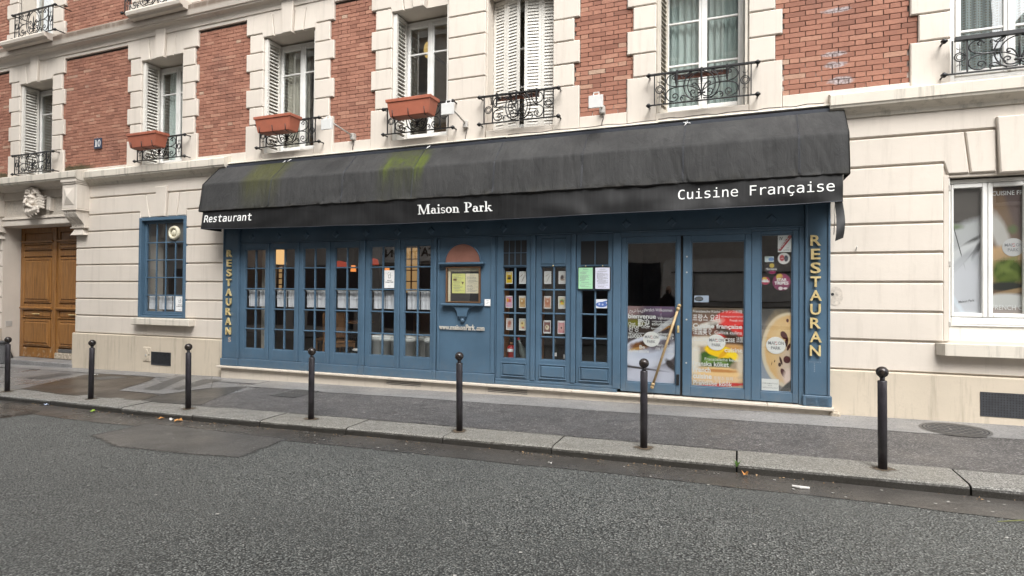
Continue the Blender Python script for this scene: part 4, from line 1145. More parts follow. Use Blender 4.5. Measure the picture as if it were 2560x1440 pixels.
# sill stones and the plinth below
xs = [-8.505, -7.05, -5.60, -4.36, -3.35, -2.10, -1.02, -.30, .32, 1.035]
for a, b in zip(xs[:-1], xs[1:]): part('sill_stone', 'sill', MB().cbox(a+.0015, b-.0015, -.175, .05, .283+random.uniform(-.001, .001), .317, .006))
m = MB()
xs = [-8.44+.31*i for i in range(31)]+[1.0]
vs = []; fs = []
for x in xs: vs += [(x, -.115, zp(x, -.1)-.06), (x, -.112, .284), (x, .03, .284), (x, .03, zp(x, -.1)-.06)]
for i in range(len(xs)-1): fs += [(i*4+k, i*4+(k+1) % 4, i*4+4+(k+1) % 4, i*4+4+k) for k in range(4)]
fs += [(3, 2, 1, 0), tuple(range(len(vs)-4, len(vs)))]
m._add(vs, fs); part('plinth', 'sill', m)
for xg in (-4.75, -3.05):
    m = MB()
    for k in range(3): m.box(xg-.30, xg+.30, -.1185, -.1135, .20+.022*k+.006, .206+.022*k+.006)
    part('vent_slot', 'greymesh', m)
# corner columns, base blocks
def column(x0, x1, inner):
    m = MB(); m.cbox(x0, x1, -.105, .0, .446, 3.0, .006)
    part('corner_pillar', 'blue', m)
    a, b = (x0+.035, x1-.012) if inner > 0 else (x0+.012, x1-.035)
    for q in ((x0, x0+.028), (x1-.028, x1)): part('pillar_moulding', 'blue', MB().cbox(q[0], q[1], -.122, -.1055, .447, 2.99, .006))
    part('pillar_base', 'blue', MB().cbox(x0-.022, x1+.018, -.135, .0, .3175, .445, .008))
column(-8.432, -8.075, 1); column(.728, .993, -1)
m = MB()
for i, xc in enumerate((.80, .92)):
    for k in range(6): m.box(xc-.05, xc+.05, -.1425, -.1355, .345+.014*k, .353+.014*k)
o = part('pillar_vent', 'blue', m)
# baseboards
for a, b in ((-8.05, -5.575), (-5.475, -4.255), (-4.205, -3.258)): part('baseboard', 'blue', MB().cbox(a, b, -.118, .0, .3175, .452, .006))
part('baseboard', 'blue', MB().cbox(-5.574, -5.476, -.126, .0, .3175, .462, .006))
part('baseboard', 'blue', MB().cbox(-4.254, -4.206, -.124, .0, .3175, .462, .006))
part('baseboard', 'blue', MB().cbox(-3.255, -1.50, -.105, .0, .3175, .362, .006))
part('baseboard', 'blue', MB().cbox(-3.25, -1.53, -.095, .0, .3625, .400, .006))
# frieze with its lozenges
part('frieze', 'blue', MB().cbox(-8.07, .725, -.075, .0, 2.432, 3.02, .004))
part('frieze_moulding', 'blue', MB().cbox(-8.068, .722, -.092, -.0755, 2.433, 2.452, .005))
for i in range(15):
    x = -7.82+.5845*i; z = 2.545
    m = MB(); s = .062
    pts = [(x-s, z), (x, z-s), (x+s, z), (x, z+s)]
    m.slab(pts, -.094, -.0755, .012); part('lozenge', 'blue', m)
# posts between leaves
for a, b, y in ((-8.074, -8.066, -.098), (-7.456, -7.418, -.098), (-6.836, -6.792, -.098), (-6.209, -6.163, -.098), (-4.903, -4.851, -.098), (-4.263, -4.213, -.102), (-3.256, -3.243, -.10), (-2.719, -2.650, -.105), (-2.138, -2.069, -.105)):
    part('post', 'blue', MB().cbox(a+.002, b-.002, y, .0, .4535 if a < -3.3 else .4005, 2.431, .006))
part('post', 'blue', MB().cbox(-5.564, -5.485, -.112, .0, .4635, 2.431, .008))
part('post', 'blue', MB().cbox(-1.562, -1.458, -.105, .0, .3635, 2.431, .007))
part('post', 'blue', MB().cbox(.666, .7255, -.09, .0, .3185, 2.431, .006))

def leaf(x0, g0, gm, g1, x1, zb, zt, gz, rows, name='window_leaf', muntin=.022, glass=True, topgrid=None):
    """one glazed leaf: outer edges x0/x1, glass g0..g1 with a middle bar at gm, glass heights gz, horizontal bars at rows"""
    m = MB(); y0, y1 = SY, SY+.05
    m.cbox(x0+.002, g0, y0, y1, zb, zt, .004); m.cbox(g1, x1-.002, y0, y1, zb, zt, .004)
    m.cbox(g0, g1, y0+.0008, y1, zb, gz[0], .004); m.cbox(g0, g1, y0+.0008, y1, gz[1], zt, .004)
    o = part(name, 'blue', m)
    # glazing bead round the opening
    m = MB(); b = .011; yb = y0+.014
    m.cbox(g0, g0+b, yb, y1, gz[0], gz[1], .004); m.cbox(g1-b, g1, yb, y1, gz[0], gz[1], .004); m.cbox(g0+b, g1-b, yb, y1, gz[0], gz[0]+b, .004); m.cbox(g0+b, g1-b, yb, y1, gz[1]-b, gz[1], .004)
    m.build('glazing_bead', 'blue', o)
    h = muntin/2
    MB().cbox(gm-h, gm+h, y0+.010, y1, gz[0]+b, gz[1]-b, .005).build('muntin', 'blue', o)
    for r in rows:
        for a, c in ((g0+b, gm-h), (gm+h, g1-b)): MB().cbox(a, c, y0+.010, y1, r-h, r+h, .005).build('muntin', 'blue', o)
    zs = [gz[0]]+list(rows)+[gz[1]]
    for i in range(len(zs)-1):
        for a, c in ((g0, gm), (gm, g1)):
            tl = random.uniform(-.0012, .0012); tz = random.uniform(-.0012, .0012)
            m = MB(); y = y0+.031
            za, zc = zs[i]+.004, zs[i+1]-.004
            m._add([(a+.004, y-tl, za-0), (c-.004, y+tl, za), (c-.004, y+tl+tz, zc), (a+.004, y-tl+tz, zc)], [(0, 1, 2, 3)])
            m.build('pane', 'clearglass', o, fix=False)
    return o
ROWS = (.972, 1.314, 1.658, 2.006)
LV = [(-8.066, -7.965, -7.738, -7.517, -7.456), (-7.418, -7.338, -7.110, -6.889, -6.836), (-6.792, -6.712, -6.482, -6.255, -6.209), (-6.163, -6.080, -5.846, -5.621, -5.566), (-5.483, -5.398, -5.175, -4.955, -4.903), (-4.851, -4.780, -4.549, -4.322, -4.263)]
leaves = [leaf(*l, .455, 2.428, (.630, 2.333), ROWS) for l in LV]
# display windows A, B, C with raised bottom panels
def raised(o, x0, x1, z0, z1):
    m = MB(); y = SY
    for a, b, c, d in ((x0, x1, z1-.018, z1), (x0, x1, z0, z0+.018)): m.cbox(a, b, y-.018, y+.002, c, d, .006)
    for a, b in ((x0, x0+.018), (x1-.018, x1)): m.cbox(a, b, y-.0175, y+.002, z0+.0185, z1-.0185, .006)
    m.build('panel_moulding', 'blue', o)
    m = MB(); m.slab(rect(x0+.024, x1-.024, z0+.024, z1-.024), y-.016, y+.002, .016); m.build('panel', 'blue', o)
o = leaf(-3.242, -3.148, -2.966, -2.785, -2.722, .402, 2.428, (.688, 1.990), (1.011, 1.333, 1.668), 'display_window'); raised(o, -3.16, -2.775, .43, .64)
# small-paned transom of display window A, glazed dark
m = MB(); m.cbox(-3.15, -2.78, SY-.004, SY+.0, 2.0, 2.375, .004)
tr = part('transom', 'blue', m, o)
winA = o
o = leaf(-2.648, -2.578, -2.391, -2.212, -2.140, .402, 2.428, (.692, 1.992), (1.011, 1.338, 1.668), 'display_window'); raised(o, -2.59, -2.20, .43, .64)
winB = o
for a, b in ((-2.575, -2.402), (-2.385, -2.212)): MB().slab(rect(a, b, 2.02, 2.385), SY-.010, SY+.004, .012).build('panel', 'blue', o)
MB().sphere((-2.392, SY-.02, 2.0), .012, 8).build('knob', 'brass', o, True)
o = leaf(-2.067, -2.002, -1.808, -1.630, -1.564, .402, 2.428, (.690, 1.990), (1.013, 1.339, 1.672), 'display_window'); raised(o, -2.02, -1.60, .43, .64)
winC = o
# dark transom lights of the display windows
M['bronze'] = simple('pale_steel_letters', (.56, .53, .47), .4, .25, 30, metal=.15)
M['scar'] = simple('bare_wood_scar', (.42, .34, .28), .8, .35, 60)
M['ghost'] = simple('pale_paint_ghost', (.19, .24, .29), .7, .3, 60)
b_ = NB('dark_backing'); M['darkback'] = b_.bsdf((.02, .022, .025), .3)
for k in range(2):
    for i in range(4):
        MB().cbox(-3.139+.0895*i+.005, -3.139+.0895*i+.0845, SY-.0075, SY-.0042, 2.010+.180*k+.004, 2.010+.180*k+.175, .001).build('pane', 'darkback', tr)
m = MB(); m.cbox(-2.005, -1.815, SY-.006, SY-.0005, 2.012, 2.33, .002); m.cbox(-1.800, -1.628, SY-.006, SY-.0005, 2.012, 2.33, .002); m.build('transom_pane', 'darkback', winC)

# the menu panel
P0 = part('menu_panel', 'blue', MB().cbox(-4.205, -3.262, SY+.004, .0, .4535, 2.430, .004))
for a, b in ((-4.20, -4.165), (-3.33, -3.268)): MB().cbox(a, b, SY-.014, SY+.0035, .46, 2.42, .006).build('edge_moulding', 'blue', P0)
case = part('menu_case', 'blue', MB().cbox(-4.15, -3.425, -.165, SY+.003, 2.030, 2.062, .006))
MB().extrude_x([(SY, 2.000), (-.105, 2.003), (-.125, 2.015), (-.148, 2.0285), (SY, 2.0285)], -4.12, -3.45).build('cornice', 'blue', case)
arc = [(-3.78+.282*math.cos(a), 2.0635+.27*math.sin(a)) for a in [math.pi*i/24 for i in range(25)]]
MB().slab(arc, -.100, SY+.003, .004).build('lunette', 'copper', case)
m = MB(); m.tube([(p[0], -.10, p[1]) for p in [(-3.78+.288*math.cos(math.pi*i/24), 2.064+.276*math.sin(math.pi*i/24)) for i in range(25)]], .010, 6); m.build('arch_moulding', 'blue', case, True)
MB().box(-4.03, -3.495, SY-.001, SY+.0035, 1.478, 1.995).build('case_back', 'darkback', case)
M['casewood'] = simple('dark_brass_frame', (.16, .085, .045), .4, .2, 12, metal=.3)
m = MB(); a, b, c, d, w = -4.042, -3.488, 1.470, 1.998, .020
m.cbox(a, b, -.128, SY, c, c+w, .004); m.cbox(a, b, -.128, SY, d-w, d, .004); m.cbox(a, a+w, -.1275, SY, c+w, d-w, .004); m.cbox(b-w, b, -.1275, SY, c+w, d-w, .004); m.build('case_frame', 'casewood', case)
MB().quad((a+w, -.112, c+w), (b-w, -.112, c+w), (b-w, -.112, d-w), (a+w, -.112, d-w)).build('pane', 'clearglass', case, fix=False)
m = MB(); m.cbox(-4.105, -3.437, -.165, SY+.003, 1.425, 1.462, .008); m.build('ledge', 'blue', case)
def brk(t): return bez((-3.965, 1.424), (-3.87, 1.40), (-3.85, 1.33), (-3.838, 1.265), 8)
L_ = brk(0); poly = L_+[(-3.77*2-p[0], p[1]) for p in L_[::-1]]
MB().slab(poly, -.135, SY+.003, .008).build('bracket', 'blue', case)
MB().cbox(-3.815, -3.725, -.12, SY+.003, 1.238, 1.264, .004).build('bracket', 'blue', case); MB().sphere((-3.77, -.098, 1.215), .036, 12).build('ball_drop', 'blue', case, True)

# doors
def big_leaf(x0, g0, g1, x1, zb, zt, gz, name, y=SY):
    m = MB(); y1 = y+.055
    m.cbox(x0, g0, y, y1, zb, zt, .005); m.cbox(g1, x1, y, y1, zb, zt, .005); m.cbox(g0, g1, y+.0008, y1, zb, gz[0], .005); m.cbox(g0, g1, y+.0008, y1, gz[1], zt, .005)
    o = part(name, 'blue', m); b = .014
    m = MB(); m.cbox(g0, g0+b, y+.012, y1, gz[0], gz[1], .005); m.cbox(g1-b, g1, y+.012, y1, gz[0], gz[1], .005); m.cbox(g0+b, g1-b, y+.012, y1, gz[0], gz[0]+b, .005); m.cbox(g0+b, g1-b, y+.012, y1, gz[1]-b, gz[1], .005); m.build('glazing_bead', 'blue', o)
    m = MB(); m.quad((g0+b-.004, y+.022, gz[0]+.004), (g1-b+.004, y+.022, gz[0]+.004), (g1-b+.004, y+.022, gz[1]-.004), (g0+b-.004, y+.022, gz[1]-.004)); m.build('pane', 'glass', o, fix=False)
    return o
D1 = big_leaf(-1.456, -1.386, -.750, -.698, .338, 2.372, (.462, 2.298), 'door_leaf')
D2 = big_leaf(-.668, -.570, .068, .140, .332, 2.372, (.455, 2.292), 'door_leaf')
D3 = big_leaf(.1435, .244, .600, .664, .332, 2.400, (.447, 2.357), 'side_light')
part('door_head', 'blue', MB().cbox(-1.457, .1425, -.085, .0, 2.374, 2.431, .005)); part('door_head', 'blue', MB().cbox(.1435, .665, -.085, .0, 2.402, 2.431, .004))
MB().box(-.697, -.669, SY+.03, SY+.05, .33, 2.37).build('door_gap', 'dark', F)
m = MB(); m.tube([(-.705, -.150, 1.475), (-1.035, -.150, .425)], .016, 10)
for p in ((-.705, 1.475), (-1.035, .425)): m.tube([(p[0], -.150, p[1]), (p[0], SY-.001, p[1])], .011, 8); m.sphere((p[0], -.15, p[1]), .024, 12)
m.tube([(-.712, -.150, 1.455), (-.724, -.150, 1.415)], .022, 10); m.tube([(-1.030, -.150, .442), (-1.018, -.150, .480)], .022, 10)
m.build('pull_bar', 'handle', D1, True)
m = MB(); m.cbox(-.735, -.708, SY-.012, SY-.001, 1.13, 1.22, .004); m.lathe([(.012, -.02), (.012, .0)], 12, -.7215, SY-.012, 1.185, 'y'); m.build('lock', 'brass', D1)
MB().cbox(-.742, -.705, SY-.014, SY-.001, .46, .60, .004).build('floor_bolt', 'iron', D1)
m = MB()
for z in (.75, 1.3, 1.9, 2.1): m.lathe([(.011, -.006), (.011, .0)], 8, -.62, SY-.002, z, 'y')
m.build('screw', 'lampgrey', D2)

# gilded letters, one below the other
def letters(xc, zt, zb, label, y0, tr_):
    t = thing('letter_sign', (xc, y0, zb), label, 'letter sign', 'gilded RESTAURANT letters on the pillars')
    s = 'RESTAURAN'; H = (zt-zb); p = (H-.118)/8
    for i, ch in enumerate(s):
        m = MB(); z = zt-.118-p*i
        wd = {'E': .098, 'T': .108, 'R': .112, 'S': .108, 'A': .125, 'U': .112, 'N': .115}[ch]*tr_
        add_text(m, ch, xc-wd/2+random.uniform(-.003, .003), y0-.022, z, .118, wd, .024, None, 0, .018)
        m.build('letter', 'brass', t)
        m = MB(); m.tube([(xc, y0-.01, z+.03), (xc, y0+.02, z+.03)], .006, 5); m.build('pin', 'cable', t)
    return t
letters(-8.275, 2.33, .862, 'gilded letters RESTAURAN down the left blue pillar', -.107, 1.0)
letters(.838, 2.325, .912, 'gilded letters RESTAURAN down the right blue pillar', -.107, 1.0)
# paint scars where the last letters are missing
m = MB(); add_text(m, 'S', -8.300, -.1065, .735, .075, .065, 0, None, 0, .035); o = m.build('letter_scar', 'scar', F); o['label'] = 'pale paint scar of a lost letter'
m = MB()
for k in range(5): m.box(.825, .835, -.1068, -.1062, .72+.022*k, .733+.022*k)
for k in range(6): m.box(.775+.022*k, .788+.022*k, -.1068, -.1062, .832, .839)
m.build('letter_scar', 'ghost', F)
for x, z, w_ in ((-8.11, .74, .004),): MB().box(x, x+w_, -.1066, -.106, .72, .80).build('paint_chip', 'copper', F)
t = thing('web_address_sign', (-3.79, -.09, 1.07), 'raised silver web address in lower-case letters on the blue menu panel', 'letter sign')
for i, (wd, xx, ww) in enumerate((('www.', -4.155, .175), ('maison', -3.975, .245), ('Park', -3.718, .145), ('.com', -3.558, .135))):
    m = MB(); add_text(m, wd, xx, SY-.014, 1.074, .078 if wd == 'Park' else .068, ww, .014, None, 0, .02); m.build('lettering', 'bronze', t)

# ---------------------------------------------------------------- awning
A = thing('awning', (-3.7, -.3, 3.4), 'long black canvas restaurant awning with green algae and white lettering', 'awning')
AX0, AX1 = -8.57, 1.135
PR = [(-.05, 3.80), (-.11, 3.775), (-.195, 3.690), (-.28, 3.604), (-.36, 3.520), (-.443, 3.432), (-.458, 3.32), (-.476, 3.21), (-.494, 3.09), (-.510, 3.0), (-.515, 2.965), (-.495, 2.955)]
seams = [-8.57, -7.05, -5.65, -4.42, -3.14, -1.90, -.64, .63, 1.135]
def canopy_pt(u, v):
    x = AX0+(AX1-AX0)*u
    t = v*(len(PR)-1); i = min(int(t), len(PR)-2); f = t-i
    y = PR[i][0]+(PR[i+1][0]-PR[i][0])*f; z = PR[i][1]+(PR[i+1][1]-PR[i][1])*f
    e = min(1, min(x-AX0, AX1-x)/.12)
    sq = 1-min(abs(x-q_) for q_ in seams[1:-1])/.6; sq = max(0, sq)
    w = noise.noise(Vector((x*1.3, v*2.2, .3)))*.016+noise.noise(Vector((x*4.5+v*2.0, v*2.6, 4.3)))*.010*(.5+v)
    w -= .020*max(0, .14-abs(noise.noise(Vector((x*3.1+v*1.2, v*1.1, 7.7)))))/.14*(.25+.75*v)*(.35+.65*sq)
    w -= .012*max(0, .12-abs(noise.noise(Vector((x*6.3-v*1.5, v*.9, 3.1)))))/.12*(.3+.7*sq)
    w += .016*abs(noise.noise(Vector((x*8, v*5, 2.2))))*max(0, v-.6)*2.5
    w *= e*math.sin(min(1, v*1.6)*1.57)
    if v > .84: z += .008*noise.noise(Vector((x*4.2, 0, 8)))*e
    if e < 1: y += .02*(1-e)**2
    return (x, y-w, z-.3*w)
m = MB(); m.grid(canopy_pt, 420, 44); can = m.build('canopy', 'canvas', A, True)
# welded seams
for sx in seams[1:-1]:
    for dx in (-.006, .006):
        m = MB(); m.tube([tuple(Vector(canopy_pt((sx+dx-AX0)/(AX1-AX0), k/30))+Vector((0, -.002, .001))) for k in range(1, 27)], .0024, 4); m.build('seam', M['plate'], A, True)
# end cheeks
for x, s in ((AX0+.001, -1), (AX1-.001, 1)):
    m = MB(); pts = [(x, p[0], p[1]) for p in PR]+[(x, -.03, 2.965), (x, -.03, 3.79)]; m._add(pts, [tuple(range(len(pts)))]); m.build('end_cheek', 'canvas', A, fix=False)
def val_pt(u, v):
    x = -8.49+(1.065+8.49)*u
    z0 = 2.985; sag = 2.655-.045*math.sin(math.pi*u)+.010*nz(x, 1.1)
    z = z0+(sag-z0)*v
    w = (.050*noise.noise(Vector((x*.9+3, v*.6, 2)))+.022*noise.noise(Vector((x*2.6, v*1.5, 5)))+.006*noise.noise(Vector((x*7, v, 1))))*math.sin(v*1.5)
    return (x, -.487-w, z)
m = MB(); m.grid(val_pt, 300, 12); m.build('valance', 'valance', A, True)
m = MB(); m.tube([tuple(Vector(val_pt(k/150, .985))+Vector((0, -.003, 0))) for k in range(151)], .0045, 5); m.build('hem', M['plate'], A, True)
for x in (-8.49, 1.065):
    m = MB(); u = 0 if x < 0 else 1; a = [val_pt(u, k/6) for k in range(7)]
    m._add([*a, (x, -.10, a[-1][2]), (x, -.10, 2.985)], [tuple(range(9))]); m.build('side_valance', 'valance', A, fix=False)
m = MB()
def flap(u, v):
    z = 2.66-.40*v; 
    return (.985+.09*u+.02*math.sin(v*3)-.0*v, -.475+.05*u+.02*math.sin(v*5+u), z-.04*(1-u)*v)
m.grid(flap, 5, 10); m.build('hanging_flap', 'valance', A, True)
m = MB(); m.tube([(1.0, -.45, 2.68), (.985, -.44, 2.55), (.995, -.43, 2.50), (.985, -.43, 2.30)], .005, 5); m.build('cord', 'lampgrey', A, True)
# back strip and ivory capping against the wall
n = 5; xa = -8.42; L = (.99-xa)/n
for i in range(n): MB().extrude_x([(.055, 3.77), (-.085, 3.765), (-.10, 3.78), (-.10, 3.815), (-.03, 3.846), (.055, 3.846)], xa+L*i+.001, xa+L*(i+1)-.001).build('mount_plate', 'plate', A)
for a, b, dz in ((-8.42, -4.75, 0), (-4.748, -3.12, .004), (-3.118, -.99, -.003), (-.988, .985, .006)): MB().extrude_x([(.05, 3.848+dz), (-.072, 3.848+dz), (-.078, 3.854+dz), (-.074, 3.868+dz), (.05, 3.888+dz)], a, b).build('capping', 'trim', A)
m = MB(); m.tube([(-.99+.06*k, -.055+.012*math.sin(k*1.7), 3.897+.006*math.sin(k*.9)) for k in range(33)], .006, 5); m.tube([(-3.1+.08*k, -.05+.01*math.sin(k*1.3), 3.889+.006*math.sin(k*.8)) for k in range(27)], .005, 5)
o = m.build('loose_cable', 'cable', None, True); o['label'] = 'thin dark cable lying along the ivory capping above the awning'; o['category'] = 'cable'
# lettering printed on the valance
def on_val(mb, lift=.006):
    out = []
    for (x, y, z) in mb.v:
        u = (x+8.49)/(1.065+8.49); p = val_pt(u, (2.985-z)/(2.985-val_pt(u, 1)[2]))
        out.append((x, p[1]-lift, z))
    mb.v = out; return mb
m = MB(); add_text(m, 'Restaurant', -8.432, -.5, 2.770, .118, 1.02, 0, FONT_MONO, .04, .008); o = on_val(m).build('lettering', 'lettering', A); o['label'] = 'slanted white word Restaurant at the left end of the valance'
m = MB(); add_text(m, 'Cuisine Française', -.693, -.5, 2.768, .115, 1.675, 0, FONT_MONO, 0, .0, 0, 'l', .006); o = on_val(m).build('lettering', 'lettering', A); o['label'] = 'white words Cuisine Française at the right end of the valance'
# Maison Park in an old-style serif drawn by hand: stems, hairlines, bowls and slab feet
m = MB()
def gl_rect(x, z, w, h): m.quad((x, -.5, z), (x+w, -.5, z), (x+w, -.5, z+h), (x, -.5, z+h))
def gl_quad(a, b, c, d): m._add([(p[0], -.5, p[1]) for p in (a, b, c, d)], [(0, 1, 2, 3)])
def gl_ring(cx, cz, ro, rz, ri, rj, a0=0, a1=360, n=22, sh=0):
    vs = []
    for i in range(n+1):
        a = R(a0+(a1-a0)*i/n); vs += [(cx+ro*math.cos(a), -.5, cz+rz*math.sin(a)), (cx+sh+ri*math.cos(a), -.5, cz+rj*math.sin(a))]
    m._add(vs, [(2*i, 2*i+2, 2*i+3, 2*i+1) for i in range(n)])
ZB, XH, CH = 2.738, .082, .138
def serif(x, z, w=.05, h=.011): gl_rect(x-w/2, z, w, h)
def gM(x):
    serif(x+.020, ZB, .05); serif(x+.165, ZB, .06); serif(x+.014, ZB+CH-.011, .04); serif(x+.170, ZB+CH-.011, .045)
    gl_quad((x+.012, ZB), (x+.026, ZB), (x+.034, ZB+CH), (x+.016, ZB+CH)); gl_quad((x+.012, ZB+CH), (x+.045, ZB+CH), (x+.107, ZB+.01), (x+.082, ZB))
    gl_quad((x+.085, ZB), (x+.098, ZB), (x+.160, ZB+CH), (x+.147, ZB+CH)); gl_quad((x+.150, ZB), (x+.180, ZB), (x+.174, ZB+CH), (x+.146, ZB+CH)); return x+.205
def ga(x):
    gl_ring(x+.036, ZB+.028, .036, .030, .018, .017, 20, 350, 18, .006); gl_rect(x+.052, ZB+.004, .021, XH-.03); gl_ring(x+.038, ZB+XH-.030, .036, .030, .016, .020, -5, 150, 12); serif(x+.076, ZB, .026); return x+.095
def gi(x): gl_rect(x+.014, ZB, .021, XH); serif(x+.024, ZB, .05); gl_rect(x+.003, ZB+XH-.010, .02, .010); gl_ring(x+.025, ZB+XH+.032, .014, .014, .0, .0, 0, 360, 12); return x+.054
def gs(x):
    gl_ring(x+.034, ZB+XH-.023, .030, .023, .015, .014, 20, 270, 14); gl_ring(x+.034, ZB+.022, .032, .024, .015, .012, -160, 90, 14); return x+.074
def go(x): gl_ring(x+.044, ZB+XH/2, .044, XH/2+.002, .020, XH/2-.009, 0, 360, 26); return x+.096
def gn(x):
    gl_rect(x+.012, ZB, .021, XH); serif(x+.022, ZB, .046); gl_rect(x+.002, ZB+XH-.010, .02, .010); gl_ring(x+.048, ZB+XH-.034, .036, .034, .015, .022, 0, 165, 12); gl_rect(x+.063, ZB, .021, XH-.033); serif(x+.074, ZB, .046); return x+.104
def gP(x):
    gl_rect(x+.020, ZB, .027, CH); serif(x+.033, ZB, .066); gl_rect(x+.0, ZB+CH-.011, .045, .011); gl_ring(x+.050, ZB+CH-.040, .062, .040, .034, .030, -90, 90, 18); return x+.122
def gr(x): gl_rect(x+.012, ZB, .021, XH); serif(x+.024, ZB, .052); gl_rect(x+.002, ZB+XH-.010, .02, .010); gl_ring(x+.046, ZB+XH-.022, .022, .022, .006, .010, 0, 170, 10); return x+.074
def gk(x):
    gl_rect(x+.012, ZB, .021, CH); serif(x+.022, ZB, .046); gl_rect(x+.0, ZB+CH-.010, .02, .010)
    gl_quad((x+.030, ZB+.034), (x+.036, ZB+.028), (x+.080, ZB+XH), (x+.066, ZB+XH)); gl_quad((x+.044, ZB+.046), (x+.062, ZB+.052), (x+.104, ZB), (x+.078, ZB)); serif(x+.072, ZB+XH-.010, .042); serif(x+.092, ZB, .034); return x+.11
x = -4.312
for fn in (gM, ga, gi, gs, go, gn): x = fn(x)
x += .062
for fn in (gP, ga, gr, gk): x = fn(x)
W_ = x+4.312
m.v = [(-4.312+(p[0]+4.312)*(1.163/W_), p[1], p[2]) for p in m.v]
o = on_val(m).build('lettering', 'lettering', A); o['label'] = 'white serif lettering in the middle of the valance'
# pale tied cord ends on the back strip
for x, z in ((-7.08, 3.79), (-6.98, 3.80), (-4.35, 3.80)):
    m = MB(); m.tube([(x, -.08, z+.03), (x-.02, -.11, z+.0), (x-.04, -.13, z-.02)], [.006, .009, .004], 5); m.build('cord_end', 'lettering', A, True)
m = MB()
for a in (0, 1.3, 2.6, 4.0): m.tube([(-.63, -.11, 3.80), (-.63+.05*math.cos(a), -.12, 3.80+.04*math.sin(a)-.01)], [.010, .003], 5)
m.build('cord_end', 'lettering', A, True)
# ================================================================ THE SMALL WINDOW ON THE LEFT
t = thing('small_window', (-10.07, 0, 1.1), 'blue framed small-paned window with an extractor fan, over a stone sill', 'window')
m = MB(); a, b, c, d, w = -10.685, -9.46, 1.108, 2.995, .062
m.cbox(a, a+w, -.022, .14, c, d, .006); m.cbox(b-w, b, -.022, .14, c, d, .006); m.cbox(a+w, b-w, -.0215, .14, d-w, d, .006); m.cbox(a+w, b-w, -.0215, .14, c, c+.035, .006); m.build('frame', 'blue', t)
a2, b2, c2, d2_ = a+w, b-w, c+.036, d-w
m = MB(); s = .055
m.cbox(a2, a2+s, .055, .10, c2, d2_, .005); m.cbox(b2-s, b2, .055, .10, c2, d2_, .005); m.cbox(a2+s, b2-s, .0555, .10, d2_-.05, d2_, .005); m.cbox(a2+s, b2-s, .0555, .10, c2, c2+.075, .005); m.cbox(a2+.01, b2-.01, .03, .054, c2+.002, c2+.03, .008); m.build('sash', 'blue', t)
gx0, gx1, gz0, gz1 = a2+s, b2-s, c2+.075, d2_-.05
cols = [gx0+(gx1-gx0)*i/4 for i in range(5)]; rws = [1.216+.005, 1.526, 1.860, 2.192, 2.523, gz1]
rws[0] = gz0
for i in (1, 2, 3): MB().cbox(cols[i]-.011, cols[i]+.011, .066, .094, gz0, gz1 if i < 3 else 2.512, .004).build('muntin', 'blue', t)
for r in rws[1:5]:
    for i in range(4): MB().cbox(cols[i]+(.0112 if i else 0), cols[i+1]-(.0112 if i < 3 else 0), .066, .094, r-.011, r+.011, .004).build('muntin', 'blue', t)
for k in range(5):
    for i in range(4):
        if k == 4 and i >= 2: continue
        m = MB(); tl = random.uniform(-.001, .001)
        m.quad((cols[i], .080-tl, rws[k]), (cols[i+1], .080+tl, rws[k]), (cols[i+1], .080+tl, rws[k+1]), (cols[i], .080-tl, rws[k+1])); m.build('pane', 'clearglass', t, fix=False)
M['greypanel'] = simple('grey_blank_panel', (.085, .085, .08), .5)
MB().box(cols[2]+.0115, gx1, .075, .085, 2.535, gz1).build('blank_panel', 'greypanel', t)
fan = thing('extractor_fan', (-9.83, .07, 2.69), 'round cream extractor fan set in the top right pane of the small blue window', 'extractor fan')
M['fancream'] = simple('aged_cream_plastic', (.62, .58, .44), .4, .08)
m = MB(); n = 28; prof = [(.150, .0), (.152, -.02), (.135, -.045), (.105, -.050), (.092, -.038), (.092, .0)]
vs = []; fs = []
for i in range(n):
    an = 2*math.pi*i/n
    for r, y in prof: vs.append((-9.842+r*math.cos(an)*.92, .073+y, 2.695+r*math.sin(an)*.88))
k = len(prof)
for i in range(n):
    for q in range(k-1): fs.append((i*k+q, i*k+q+1, ((i+1) % n)*k+q+1, ((i+1) % n)*k+q))
m._add(vs, fs); m.build('ring', 'fancream', fan, True)
m = MB(); m.lathe([(.055, .0), (.055, -.025), (.045, -.034), (.001, -.036)], 20, -9.842, .07, 2.695, 'y'); m.build('hub', 'fancream', fan, True)
for an in (90, 270): m = MB(); m.cbox(-9.852, -9.832, .045, .06, *( (2.745, 2.785) if an == 90 else (2.605, 2.645)), .003); m.build('spoke', 'fancream', fan)
MB().lathe([(.092, .0), (.001, .0005)], 20, -9.842, .072, 2.695, 'y').build('opening', 'dark', fan)
def cafe(x0, x1, z0, z1, y, label, grp, n=3):
    t = thing('cafe_curtain', ((x0+x1)/2, y, z0), label, 'curtain', grp)
    mid = (x0+x1)/2
    for a, b in ((x0, mid-.008), (mid+.008, x1)):
        ph = random.uniform(0, 6)
        def fn(u, v):
            aa = .0065*(math.sin(u*n*6.283+ph)+.5*math.sin(u*n*2.3*6.283+ph))
            zb = z0+.006*abs(math.sin(u*22))
            return (a+(b-a)*u, y+aa, zb+(z1-zb)*v)
        MB().grid(fn, 36, 6).build('curtain_panel', 'cafe', t, True)
        hz = (z0+z1)/2+.02
        MB().box(a, b, y-.016, y-.014, hz, hz+.008).build('lace_band', 'cafe', t)
    MB().tube([(x0-.01, y, z1+.004), (x1+.01, y, z1+.004)], .005, 6).build('rod', 'lampwhite', t)
which = ['nearest the left gilded letters', 'in the second folding leaf from the left letters', 'in the third folding leaf, over the wooden chair', 'in the fourth folding leaf, left of the wide post', 'in the fifth folding leaf, under the white notice', 'in the leaf beside the menu panel']
for l, wname in zip(LV, which): cafe(l[1]+.005, l[3]-.005, 1.352, 1.628, .015, 'white half curtain '+wname, 'white cafe curtains')
